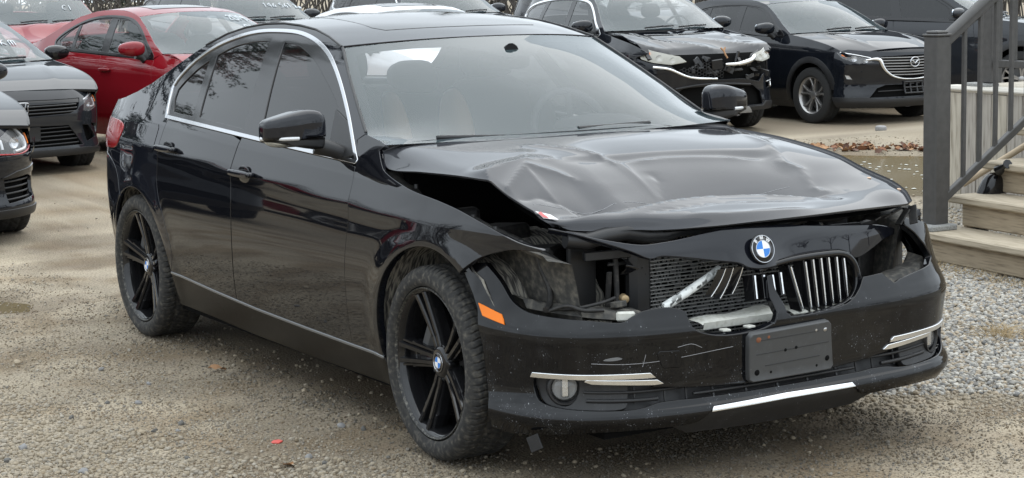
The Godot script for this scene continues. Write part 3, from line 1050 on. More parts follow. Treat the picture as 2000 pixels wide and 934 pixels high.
	var o := panel("hood", M.paint_hood, car, outl, hood, -1.0, {"cell": 0.0125, "celly": 0.011, "eps": 0.004, "flange": 0.006, "lip": 0.004})
	var under := func(q: Vector2) -> Vector3: return hood.call(q) + Vector3(-0.012, -0.03, 0)
	panel("hood_underside", M.dark, o, V([0.03, 0.05, 0.955, 0.05, 0.955, 0.95, 0.03, 0.95]), under, 1.0, {"cell": 0.04, "flange": 0.0})
	# torn sticker at the right front corner
	var st := begin()
	var sp := [hood.call(Vector2(0.80, 0.012)), hood.call(Vector2(0.815, 0.085)), hood.call(Vector2(0.885, 0.08)), hood.call(Vector2(0.875, 0.006))]
	for i in 4: sp[i] += Vector3(0.004, 0.006, 0.002)
	flat_quad(st, sp[0], sp[1], sp[2], sp[3])
	commit("torn_sticker", st, M.sticker, o)
	st = begin()
	flat_quad(st, sp[0].lerp(sp[3], 0.3) + Vector3(0.002, 0.002, 0), sp[0].lerp(sp[1], 0.35) + Vector3(0.002, 0.002, 0), sp[3].lerp(sp[2], 0.35) + Vector3(0.002, 0.002, 0), sp[3].lerp(sp[0], 0.1) + Vector3(0.002, 0.002, 0))
	commit("sticker_print", st, M.sticker_red, o)
	# hairline scratch across the dent
	st = begin()
	var scr := []
	for i in 30:
		var t := i / 29.0
		scr.append(hood.call(Vector2(0.70 + 0.02 * sin(t * 5.0) - 0.06 * t * t, lerpf(0.08, 0.72, t))) + Vector3(0, 0.0004, 0))
	tube(st, scr, 0.0007, 4, false)
	commit("scratch", st, M.scratch, o)
	# chipped corner at the left
	st = begin()
	for q in [Vector2(0.69, 0.93), Vector2(0.86, 0.985)]:
		st = begin()
		lump(st, Transform3D(Basis(), hood.call(q)), Vector3(0.012, 0.004, 0.005), 2.0, 8, 6)
		commit("paint_chip", st, M.chip, o)
	# wipers
	for k in 2:
		st = begin()
		var bas: Vector3 = [Vector3(-0.29, 1.055, 0.30), Vector3(-0.28, 1.055, -0.36)][k]
		var pts: Array = [[bas, Vector3(-0.32, 1.060, 0.42), Vector3(-0.37, 1.066, 0.56)], [bas, Vector3(-0.29, 1.072, -0.22), Vector3(-0.275, 1.075, 0.02)]][k]
		tube(st, pts, 0.006, 6)
		var d: Vector3 = (pts[2] - pts[1]).normalized()
		tube(st, [pts[1] + d * -0.05 + Vector3(0, 0.004, 0), pts[2] + d * 0.05], 0.009, 6)
		commit("wiper", st, M.plastic_dark, car)
	# inner ledge seen below the raised edge of the hood, right and left
	for s in [1.0, -1.0]:
		st = begin()
		var rows := []
		for i in 20:
			var x := lerpf(-0.42, 0.62, i / 19.0)
			var y := spl([-0.475, -0.411, -0.344, -0.142, 0.216, 0.393, 0.584, 0.64], [1.03, 0.984, 0.956, 0.917, 0.875, 0.838, 0.79, 0.78], x)
			var w := b.W(x, y)
			var wob := 0.006 * sin(i * 2.3)
			rows.append([Vector3(x, y - 0.012, s * (w - 0.004)), Vector3(x, y - 0.03, s * (w - 0.02)), Vector3(x, y - 0.036 + wob, s * (w - 0.06)), Vector3(x, y - 0.05, s * (w - 0.11 + wob)), Vector3(x, y - 0.13, s * (w - 0.13)), Vector3(x, y - 0.3, s * (w - 0.16))])
		skin(st, rows, false, Vector2(1, 3))
		commit("inner_fender_rail", st, M.grime, car)
		for i in 6:
			st = begin()
			var x := -0.25 + i * 0.14
			var y := spl([-0.475, -0.142, 0.216, 0.393, 0.584], [1.03, 0.917, 0.875, 0.838, 0.79], x)
			tube(st, [Vector3(x, y - 0.04, s * (b.W(x, y) - 0.07)), Vector3(x, y - 0.026, s * (b.W(x, y) - 0.07))], 0.008, 6)
			commit("fender_bolt", st, M.steel_dark, car)

func sedan_front(car: Node3D, b: Body) -> void:
	var P: Material = M.paint_bumper
	var nz := b.nose
	var r_edge := V([1.251, 0.687, 1.184, 0.613, 1.151, 0.57, 1.118, 0.465, 1.108, 0.335, 1.085, 0.248, 1.091, 0.187])
	var bottom := V([1.04, 0.176, 0.965, 0.178, 0.85, 0.186, 0.742, 0.199, 0.546, 0.204, 0.375, 0.204, 0.338, 0.213, 0.30, 0.247, 0.285, 0.262, -0.285, 0.264, -0.30, 0.25, -0.345, 0.214, -0.38, 0.205, -0.546, 0.204, -0.742, 0.199, -0.85, 0.186, -0.965, 0.178, -1.06, 0.176])
	var l_edge := V([-1.13, 0.187, -1.13, 0.247, -1.145, 0.338, -1.155, 0.465, -1.175, 0.574, -1.2, 0.617, -1.27, 0.69])
	var top_l := V([-1.12, 0.70, -1.0, 0.715, -0.88, 0.745, -0.72, 0.768, -0.708, 0.745, -0.762, 0.716, -0.826, 0.67, -0.868, 0.62, -0.80, 0.597, -0.68, 0.587, -0.574, 0.575, -0.534, 0.565, -0.514, 0.58, -0.488, 0.602, -0.43, 0.60])
	var kid_l := smooth(V([-0.399, 0.599, -0.358, 0.562, -0.284, 0.526, -0.182, 0.514, -0.08, 0.509, -0.034, 0.512]), 4)
	var post := V([-0.016, 0.527, -0.016, 0.556, 0.0, 0.60, 0.002, 0.646, 0.014, 0.644, 0.024, 0.58, 0.016, 0.535])
	var kid_r := smooth(V([0.032, 0.50, 0.095, 0.481, 0.225, 0.477, 0.303, 0.49, 0.353, 0.513, 0.37, 0.548]), 4)
	var top_r := smooth(V([0.367, 0.566, 0.411, 0.581, 0.456, 0.583, 0.517, 0.578, 0.568, 0.56, 0.6, 0.548, 0.691, 0.555, 0.793, 0.562, 0.863, 0.567, 0.929, 0.575, 0.977, 0.59, 1.017, 0.613, 1.067, 0.662, 1.142, 0.715]), 3)
	var outer := cat([r_edge, bottom, l_edge, top_l, kid_l, post, kid_r, top_r, V([1.19, 0.708])])
	var hole := cat([smooth(V([0.908, 0.374, 0.911, 0.34, 0.888, 0.296, 0.826, 0.279, 0.739, 0.273, 0.598, 0.269, 0.526, 0.274, 0.474, 0.284, 0.40, 0.286]), 3), V([0.341, 0.284, -0.341, 0.284]), smooth(V([-0.40, 0.287, -0.474, 0.284, -0.526, 0.276, -0.598, 0.272, -0.739, 0.274, -0.84, 0.281, -0.905, 0.298, -0.93, 0.34, -0.928, 0.374]), 3), V([-0.495, 0.365, -0.47, 0.346, -0.493, 0.338, -0.347, 0.324]), smooth(V([-0.25, 0.318, 0.0, 0.311, 0.154, 0.314, 0.347, 0.324]), 3), V([0.493, 0.338, 0.468, 0.346, 0.49, 0.366])])
	var bp := panel("front_bumper", P, car, outer, nz, -1.0, {"cell": 0.022, "celly": 0.018, "holes": [hole], "flange": 0.02, "lip": 0.004})
	# tow hook cover, outlined by its gap
	var hook := Geometry2D.offset_polygon(V([0.475, 0.445, 0.405, 0.442, 0.40, 0.40, 0.455, 0.402]), 0.008, Geometry2D.JOIN_ROUND)[0]
	panel("tow_hook_gap", M.dark, bp, hook, nz, -1.0, {"cell": 0.03, "lift": 0.0006, "flange": 0.0})
	panel("tow_hook_cover", P, bp, inset(hook, 0.0028), nz, -1.0, {"cell": 0.02, "lift": 0.0022, "flange": 0.002})
	# grey scrape above the cover, scratch lines
	for sc in [V([0.70, 0.423, 0.6, 0.417, 0.5, 0.418, 0.4, 0.425, 0.3, 0.433, 0.2, 0.44]), V([0.53, 0.405, 0.525, 0.425, 0.52, 0.445]), V([0.41, 0.46, 0.36, 0.466, 0.32, 0.45])]:
		var st0 := begin()
		var pts := []
		for q in smooth(sc, 5): pts.append(b.nose_in(q, -0.0003))
		tube(st0, pts, 0.0008, 4, false)
		commit("scratch", st0, M.scratch, bp)
	var st := begin()
	sheet(st, smooth(V([0.66, 0.432, 0.63, 0.43, 0.60, 0.435, 0.615, 0.442, 0.65, 0.438]), 3, true), nz, -1.0, {"cell": 0.02, "lift": 0.0008, "flange": 0.0})
	commit("scrape", st, M.scrape, bp)
	# lower lip and its bright strip
	panel("lower_lip", M.plastic_grey, car, V([0.42, 0.19, 0.335, 0.205, 0.285, 0.258, -0.285, 0.26, -0.34, 0.207, -0.42, 0.19, -0.35, 0.158, 0.0, 0.15, 0.35, 0.158]), nz, -1.0, {"cell": 0.03, "lift": -0.012, "flange": 0.04})
	panel("bright_strip", M.chrome_satin, car, V([0.297, 0.243, 0.288, 0.256, 0.0, 0.262, -0.292, 0.258, -0.303, 0.246, 0.0, 0.248]), nz, -1.0, {"cell": 0.03, "lift": 0.003, "flange": 0.02})
	# back wall of the lower intake and its bars
	var back := func(q: Vector2) -> Vector3: return b.nose_in(q, 0.06)
	panel("intake_back", M.plastic_dark, car, Geometry2D.offset_polygon(hole, 0.02)[0], back, -1.0, {"cell": 0.05, "flange": 0.0})
	for s in [1.0, -1.0]:
		var g := group_part("fog_lamp", car)
		var c := b.nose_in(Vector2(s * 0.80, 0.338), 0.018)
		var dirn := Vector3(0.9, 0, s * 0.42).normalized()
		var bs := Basis(Vector3.UP.cross(dirn).normalized(), Vector3.UP, dirn)
		st = begin()
		lathe(st, V([-0.04, 0.058, 0.0, 0.058, 0.008, 0.054, 0.008, 0.049, 0.0, 0.046]), 28, Transform3D(bs, c))
		commit("bezel", st, M.plastic_dark, g)
		st = begin()
		lathe(st, V([-0.03, 0.046, -0.01, 0.046, 0.004, 0.03, 0.007, 0.0]), 24, Transform3D(bs, c))
		commit("lens", st, M.lamp_glass, g)
		st = begin()
		lathe(st, V([-0.012, 0.04, -0.02, 0.036, -0.028, 0.0]), 24, Transform3D(bs, c))
		commit("reflector", st, M.steel_grey, g)
		st = begin()
		box(st, Transform3D(bs, c - bs.z * 0.006), Vector3(0.026, 0.062, 0.012), 0.004)
		commit("bulb_shield", st, M.chrome, g)
		# surround plate with slats
		var plate_poly := smooth(V([0.905, 0.372, 0.90, 0.335, 0.875, 0.298, 0.82, 0.285, 0.70, 0.28, 0.60, 0.28, 0.58, 0.30, 0.58, 0.35, 0.60, 0.372]), 3, true)
		var hole_l := PackedVector2Array()
		var pp := PackedVector2Array()
		for q in plate_poly: pp.append(Vector2(q.x * s, q.y))
		for q in arc(Vector2(0.80, 0.343), 0.056, 0, 350, 24): hole_l.append(Vector2(q.x * s, q.y))
		panel("fog_surround", M.plastic_grey, car, pp, b.nose, -1.0, {"cell": 0.03, "lift": -0.02, "flange": 0.02, "holes": [hole_l]})
		for k in 3:
			var y: float = [0.352, 0.324, 0.298][k]
			st = begin()
			var pts := []
			for i in 14:
				var x := lerpf([0.56, 0.73, 0.72][k], [0.48, 0.34, 0.47][k], i / 13.0)
				pts.append(b.nose_in(Vector2(s * x, y + 0.004 * sin(x * 9)), 0.02))
			tube(st, pts, [0.006, 0.0055, 0.007][k], 6)
			commit("intake_bar", st, M.plastic_grey, car)
		st = begin()
		for x in [0.66, 0.55, 0.44, 0.36]:
			st = begin()
			tube(st, [b.nose_in(Vector2(s * x, 0.28), 0.035), b.nose_in(Vector2(s * x, 0.35), 0.035)], 0.004, 5)
			commit("intake_rib", st, M.plastic_dark, car)
		# bright trims
		var c1 := V([0.915, 0.374, 0.906, 0.387, 0.70, 0.3855, 0.505, 0.383, 0.485, 0.369, 0.70, 0.3715])
		var c2 := V([0.725, 0.366, 0.715, 0.3695, 0.48, 0.3585, 0.458, 0.346, 0.49, 0.3445, 0.70, 0.3575])
		for cc in [c1, c2]:
			var m := PackedVector2Array()
			for q in cc: m.append(Vector2(q.x * s * (1.02 if s < 0 else 1.0), q.y))
			panel("bright_trim", M.chrome_satin, car, m, nz, -1.0, {"cell": 0.03, "lift": 0.006, "flange": 0.02})
	for x in [-0.26, -0.13, 0.0, 0.13, 0.26]:
		st = begin()
		tube(st, [b.nose_in(Vector2(x, 0.265), 0.03), b.nose_in(Vector2(x, 0.33), 0.03)], 0.005, 5)
		commit("intake_rib", st, M.plastic_dark, car)
	st = begin()
	for y in [0.297]:
		var pts := []
		for i in 16: pts.append(b.nose_in(Vector2(lerpf(-0.34, 0.34, i / 15.0), y), 0.02))
		tube(st, pts, 0.006, 6)
	commit("intake_bar", st, M.plastic_grey, car)
	# side marker
	for s in [1.0]:
		var mk := V([1.148, 0.586, 1.035, 0.561, 1.012, 0.534, 1.118, 0.551])
		var m := PackedVector2Array()
		for q in mk: m.append(Vector2(q.x * s * (1.04 if s < 0 else 1.0), q.y))
		panel("side_marker", M.lamp_amber, car, m, nz, -1.0, {"cell": 0.03, "lift": 0.004, "flange": 0.01})
	# plate holder
	var ph := Geometry2D.offset_polygon(V([0.138, 0.467, -0.177, 0.475, -0.202, 0.327, 0.127, 0.324]), 0.01, Geometry2D.JOIN_ROUND)[0]
	var pn := panel("plate_holder", M.plastic_plate, car, ph, nz, -1.0, {"cell": 0.04, "lift": 0.022, "flange": 0.026, "lip": 0.004})
	for y in [[0.105, -0.14, 0.452, 0.456], [0.12, -0.185, 0.405, 0.413], [0.08, -0.15, 0.364, 0.37]]:
		st = begin()
		var pts := []
		for i in 9: pts.append(b.nose_in(Vector2(lerpf(y[0], y[1], i / 8.0), lerpf(y[2], y[3], i / 8.0)), -0.0222))
		tube(st, pts, 0.0016, 5)
		commit("raised_line", st, M.plastic_grey, pn)
	var spots := [[0.115, 0.457, 0.011, "rusty_screw"], [-0.165, 0.458, 0.008, "screw"], [0.112, 0.345, 0.011, "hole"], [-0.185, 0.357, 0.01, "hole"], [0.075, 0.461, 0.006, "rusty_screw"], [-0.125, 0.46, 0.005, "screw"], [0.0, 0.408, 0.006, "hole"], [-0.045, 0.411, 0.006, "hole"], [0.055, 0.34, 0.005, "hole"], [-0.14, 0.337, 0.005, "hole"]]
	for q in spots:
		var p := b.nose_in(Vector2(q[0], q[1]), -0.0215)
		st = begin()
		lathe(st, V([0.0, q[2], 0.002, q[2] * 0.85, 0.0025, 0.0]), 16, Transform3D(Basis(Vector3.UP, PI / 2), p))
		commit(q[3], st, {"rusty_screw": M.rust, "screw": M.steel, "hole": M.dark}[q[3]], pn)
	# nose panel with the badge
	var np := func(q: Vector2) -> Vector3: return Vector3(0.705 - 0.22 * q.x * q.x - 0.12 * (q.y - 0.70) - 3.2 * pow(maxf(q.y - 0.725, 0.0), 2.0) + (0.05 * exp(-pow(q.x / 0.1, 2.0)) if q.y < 0.9 else 0.0) * smoothstep(0.78, 0.6, q.y), q.y, q.x)
	var top := smooth(V([0.72, 0.842, 0.62, 0.812, 0.52, 0.787, 0.44, 0.773, 0.37, 0.775, 0.3, 0.781, 0.2, 0.793, 0.1, 0.80, 0.0, 0.797, -0.12, 0.792, -0.287, 0.775, -0.45, 0.76, -0.59, 0.745, -0.69, 0.722]), 4)
	var low := V([-0.685, 0.705, -0.63, 0.70, -0.55, 0.675, -0.47, 0.653, -0.42, 0.66, -0.38, 0.68, -0.28, 0.69, -0.16, 0.685, -0.08, 0.678, -0.03, 0.674, 0.03, 0.672, 0.07, 0.678, 0.10, 0.694, 0.18, 0.707, 0.30, 0.728, 0.378, 0.738, 0.42, 0.732, 0.48, 0.76, 0.557, 0.79, 0.65, 0.825])
	var nose_o := panel("nose_panel", M.paint_black, car, cat([top, smooth(low, 3)]), np, -1.0, {"cell": 0.02, "flange": 0.02, "lip": 0.004})
	var badge_p: Vector3 = np.call(Vector2(0.012, 0.728))
	roundel(nose_o, Transform3D(Basis.from_euler(Vector3(-0.28, PI / 2, 0)), badge_p + Vector3(0.012, 0.002, 0)), 0.047)
	# kidney grille, left one nearly whole, right one in pieces
	var kx := 0.735
	var kid := smooth(V([0.03, 0.66, -0.04, 0.675, -0.13, 0.684, -0.25, 0.685, -0.35, 0.678, -0.40, 0.65, -0.422, 0.6, -0.412, 0.548, -0.36, 0.51, -0.27, 0.495, -0.17, 0.49, -0.10, 0.492]), 4)
	st = begin()
	var rim := []
	for q in kid: rim.append(Vector3(kx - 0.2 * q.x * q.x + (0.6 - q.y) * 0.15, q.y, q.x))
	var radii := []
	for i in rim.size(): radii.append(0.009 + 0.007 * sin(PI * i / rim.size()))
	tube(st, rim, radii, 8)
	var kg := commit("kidney_grille", st, M.gloss_black, car)
	var sl := [[0.045, 0.649, 0.05, 0.565], [0.007, 0.647, 0.013, 0.565], [-0.03, 0.643, -0.026, 0.575], [-0.065, 0.648, -0.061, 0.57], [-0.107, 0.666, -0.151, 0.505], [-0.175, 0.676, -0.189, 0.50], [-0.211, 0.68, -0.222, 0.50], [-0.249, 0.682, -0.258, 0.50], [-0.285, 0.682, -0.295, 0.505], [-0.326, 0.678, -0.331, 0.51], [-0.363, 0.67, -0.368, 0.52]]
	for q in sl:
		var a := Vector3(kx - 0.2 * q[0] * q[0] - 0.012, q[1], q[0])
		var c := Vector3(kx - 0.2 * q[2] * q[2] + 0.008, q[3], q[2])
		st = begin()
		var dd := (c - a).normalized()
		var zz := Vector3(0.25, 0, 1).normalized()
		var bb := Basis(dd.cross(zz).normalized(), dd, zz)
		box(st, Transform3D(bb, (a + c) * 0.5 + bb.x * 0.026), Vector3(0.045, a.distance_to(c), 0.0055), 0.0015)
		var o := commit("slat", st, M.gloss_black, kg)
		st = begin()
		for e in 1:
			var f3 := Vector3(0.003, 0, 0)
			tube(st, [a.lerp(c, 0.04) + f3, (a + c) * 0.5 + f3, a.lerp(c, 0.93) + f3], 0.0038, 6)
		commit("chrome_edge", st, M.chrome_satin, o)
	# broken slats hanging on the right
	for q in [[0.16, 0.676, 0.205, 0.585, 0.02], [0.128, 0.676, 0.168, 0.575, 0.018], [0.088, 0.676, 0.118, 0.585, 0.02]]:
		st = begin()
		var pts := []
		for i in 6:
			var t := i / 5.0
			pts.append(Vector3(0.70 - 0.02 * t, lerpf(q[1], q[3], t), lerpf(q[0], q[2], t * t * 0.6 + t * 0.4)))
		for i in 5:
			var a: Vector3 = pts[i]
			var c: Vector3 = pts[i + 1]
			for w in [[-0.018, 0.018]]:
				flat_quad(st, a + Vector3(0, 0, w[0]), a + Vector3(0, 0, w[1]), c + Vector3(0, 0, w[1]), c + Vector3(0, 0, w[0]))
				flat_quad(st, a + Vector3(-0.03, 0, w[0]), c + Vector3(-0.03, 0, w[0]), c + Vector3(0, 0, w[0]), a + Vector3(0, 0, w[0]))
		var o := commit("broken_slat", st, M.gloss_black, car)
		st = begin()
		for i in pts.size(): pts[i] += Vector3(0.002, 0, -0.014)
		tube(st, pts, 0.0022, 6)
		commit("chrome_edge", st, M.chrome_satin, o)
	# radiator with fins
	st = begin()
	box(st, at(0.50, 0.60, 0.02), Vector3(0.03, 0.40, 0.76), 0.004)
	var rad := commit("radiator_core", st, M.dark, car)
	for k in 32:
		st = begin()
		box(st, at(0.5205, 0.415 + k * 0.0122, 0.02), Vector3(0.014, 0.0036, 0.74), 0.0008)
		commit("cooling_tube", st, M.steel_grey, rad)
	st = begin()
	for k in 30:
		var n := 120
		for i in n:
			if rng.randf() < 0.5: continue
			box(st, at(0.519, 0.421 + k * 0.0122, -0.34 + i * 0.0061, 0, 0, rng.randf_range(-12, 12)), Vector3(0.008, 0.0095, 0.0007), 0.0)
	commit("fins", st, M.steel_grey, rad).set_meta("kind", "stuff")
	st = begin()
	box(st, at(0.53, 0.60, 0.375), Vector3(0.06, 0.36, 0.085), 0.02)
	commit("radiator_end_tank", st, M.plastic_dark, car)
	st = begin()
	box(st, at(0.53, 0.60, -0.37), Vector3(0.06, 0.36, 0.06), 0.02)
	commit("radiator_end_tank", st, M.plastic_dark, car)
	# white bent brace, bumper beam
	st = begin()
	tube(st, [Vector3(0.66, 0.565, 0.372), Vector3(0.655, 0.60, 0.28), Vector3(0.645, 0.64, 0.18), Vector3(0.63, 0.665, 0.118)], [0.0145, 0.0145, 0.014, 0.012], 12)
	commit("bent_brace", st, M.white_scuffed, car)
	for q in [[-0.06, 0.255, 0.535, 0.488], [-0.38, -0.12, 0.518, 0.48]]:
		st = begin()
		var rows := []
		for i in 9:
			var z := lerpf(q[1], q[0], i / 8.0)
			var dy := 0.008 * sin(i * 1.1) - 0.02 * (1.0 - i / 8.0) * (1.0 if q[0] > -0.1 else -0.2)
			rows.append([Vector3(0.64, q[2] - 0.012 + dy * 0.6, z), Vector3(0.70, q[2] - 0.014 + dy * 0.6, z), Vector3(0.722, q[2] - 0.02 + dy * 0.6, z), Vector3(0.728, lerpf(q[2], q[3], 0.5), z), Vector3(0.722, q[3], z), Vector3(0.66, q[3] - 0.01, z)])
		for i in 8:
			for j in 5: flat_quad(st, rows[i][j], rows[i][j + 1], rows[i + 1][j + 1], rows[i + 1][j])
		commit("bumper_beam", st, M.foam_white, car)
	for z in [0.20, 0.10, 0.0, -0.2]:
		st = begin()
		box(st, at(0.765, 0.488, z, rng.randf_range(-10, 10)), Vector3(0.03, 0.008, 0.03), 0.002)
		commit("clip", st, M.foam_white, car)
	# dark cavity behind it all
	st = begin()
	box(st, at(0.30, 0.45, 0.0), Vector3(0.05, 0.62, 1.0), 0.0)
	box(st, at(-0.36, 0.55, 0.0), Vector3(0.04, 0.86, 1.5), 0.0)
	box(st, at(0.05, 0.17, 0.0), Vector3(1.2, 0.02, 1.2), 0.0)
	box(st, at(0.02, 0.70, 0.0), Vector3(0.55, 0.24, 0.5), 0.04)
	commit("engine_block", st, M.dark, car)
	for s in [1.0, -1.0]:
		# headlight cavity: uprights, shelf, hoses
		st = begin()
		box(st, at(0.45, 0.655, s * 0.545, 8), Vector3(0.02, 0.23, 0.12), 0.006)
		commit("lamp_bracket", st, M.plastic_dark, car)
		for q in [[0.52, 0.655, 0.455, 3, 0.012, 0.22, 0.018], [0.525, 0.62, 0.49, -8, 0.008, 0.12, 0.02], [0.52, 0.70, 0.43, 0, 0.012, 0.012, 0.11], [0.53, 0.64, 0.395, -3, 0.02, 0.2, 0.014], [0.535, 0.63, 0.37, 4, 0.012, 0.2, 0.03], [0.53, 0.735, 0.46, 2, 0.02, 0.03, 0.24]]:
			st = begin()
			box(st, at(q[0], q[1], s * q[2], -6, 0, q[3]), Vector3(q[4], q[5], q[6]), 0.003)
			commit("lamp_carrier", st, M.plastic_worn if q[5] > 0.1 else M.plastic_dark, car)
		st = begin()
		var crumple := []
		for i in 5:
			var line := []
			for j in 4: line.append(Vector3(0.545 + 0.02 * sin(i * 2.1 + j), 0.75 - 0.022 * i + 0.006 * sin(j * 3.0), s * (0.36 + 0.028 * j + 0.01 * sin(i * 1.7))))
			crumple.append(line)
		skin(st, crumple)
		commit("crumpled_sheet", st, M.gloss_black, car)
		st = begin()
		var rows := []
		for i in 12:
			var t := i / 11.0
			var p := b.nose_in(Vector2(s * lerpf(0.50, 1.0, t), lerpf(0.563, 0.60, t)), 0.05)
			rows.append([p + Vector3(0.02, -0.02, 0), p + Vector3(0.0, 0.006 + 0.006 * sin(i * 2.0), 0), p + Vector3(-0.07, 0.01 + 0.008 * sin(i * 3.1), 0), p + Vector3(-0.1, -0.04, 0)])
		skin(st, rows, false, Vector2(1, 3))
		commit("lamp_shelf", st, M.grime, car)
	st = begin()
	tube(st, even3([Vector3(0.45, 0.76, 0.72), Vector3(0.47, 0.70, 0.71), Vector3(0.50, 0.64, 0.70), Vector3(0.53, 0.60, 0.72), Vector3(0.55, 0.585, 0.75)], 14), 0.010, 8)
	commit("hose", st, M.plastic_worn, car)
	st = begin()
	tube(st, even3([Vector3(0.56, 0.585, 0.73), Vector3(0.60, 0.588, 0.66), Vector3(0.62, 0.60, 0.58), Vector3(0.62, 0.61, 0.53)], 14), 0.006, 6)
	tube(st, even3([Vector3(0.55, 0.58, 0.74), Vector3(0.60, 0.60, 0.70), Vector3(0.63, 0.585, 0.66), Vector3(0.66, 0.583, 0.6)], 14), 0.007, 6)
	commit("wiring", st, M.plastic_worn, car)
	st = begin()
	lathe(st, V([-0.02, 0.014, 0.01, 0.014, 0.014, 0.01, 0.014, 0.0]), 16, at(0.63, 0.605, 0.50, 70))
	commit("bulb_socket", st, M.brass, car)
	st = begin()
	box(st, at(0.64, 0.592, 0.53, 10, 0, 8), Vector3(0.03, 0.02, 0.05), 0.003)
	commit("connector", st, M.grime, car)
	st = begin()
	for q in [[-0.66, 0.64, 0.5], [-0.80, 0.62, 0.44]]: box(st, at(q[2], q[1], q[0], 25), Vector3(0.012, 0.22, 0.20), 0.006)
	commit("lamp_backing", st, M.plastic_worn, car).set_meta("kind", "stuff")
	st = begin()
	box(st, at(0.40, 0.60, -0.885, 30), Vector3(0.012, 0.24, 0.13), 0.006)
	commit("lamp_liner", st, M.plastic_worn, car)
	for q in [[0.02, 0.74, 0.60, 0.22, 0.10, 0.14], [0.25, 0.68, 0.58, 0.16, 0.12, 0.10], [-0.2, 0.80, 0.62, 0.18, 0.06, 0.12]]:
		st = begin()
		box(st, at(q[0], q[1], q[2], 12 * q[0] * 10, 4, 6), Vector3(q[3], q[4], q[5]), 0.012)
		commit("engine_bay_box", st, M.plastic_worn, car)
	st = begin()
	tube(st, even3([Vector3(-0.25, 0.82, 0.66), Vector3(-0.05, 0.82, 0.69), Vector3(0.15, 0.79, 0.68), Vector3(0.36, 0.75, 0.66), Vector3(0.47, 0.70, 0.62)], 20), 0.012, 8)
	commit("loom", st, M.plastic_worn, car)
	# foam block and strip seen below the shelf
	st = begin()
	box(st, at(0.70, 0.563, 0.545, -30), Vector3(0.02, 0.03, 0.06), 0.005)
	commit("impact_foam", st, M.foam_white, car)
	# black strip of seal under the hood edge
	st = begin()
	var seal := []
	for i in 20:
		var z := lerpf(0.66, -0.66, i / 19.0)
		seal.append(Vector3(0.60 - 0.15 * z * z, 0.80 - 0.01 * sin(i * 1.7), z))
	tube(st, seal, 0.028, 8)
	commit("hood_seal", st, M.plastic_dark, car)
	# torn bits at the left front corner
	for i in 5:
		st = begin()
		box(st, at(0.60 + 0.02 * i, 0.772 + 0.008 * (i % 3), -0.58 - 0.03 * i, 30 * i, 20 - 9 * i, 15 * i), Vector3(0.07, 0.006, 0.03), 0.001)
		commit("torn_scrap", st, M.plastic_worn, car)
	st = begin()
	box(st, at(0.55, 0.16, 0.80, 20, 0, 25), Vector3(0.05, 0.05, 0.006), 0.001)
	commit("loose_flap", st, M.plastic_grey, car)

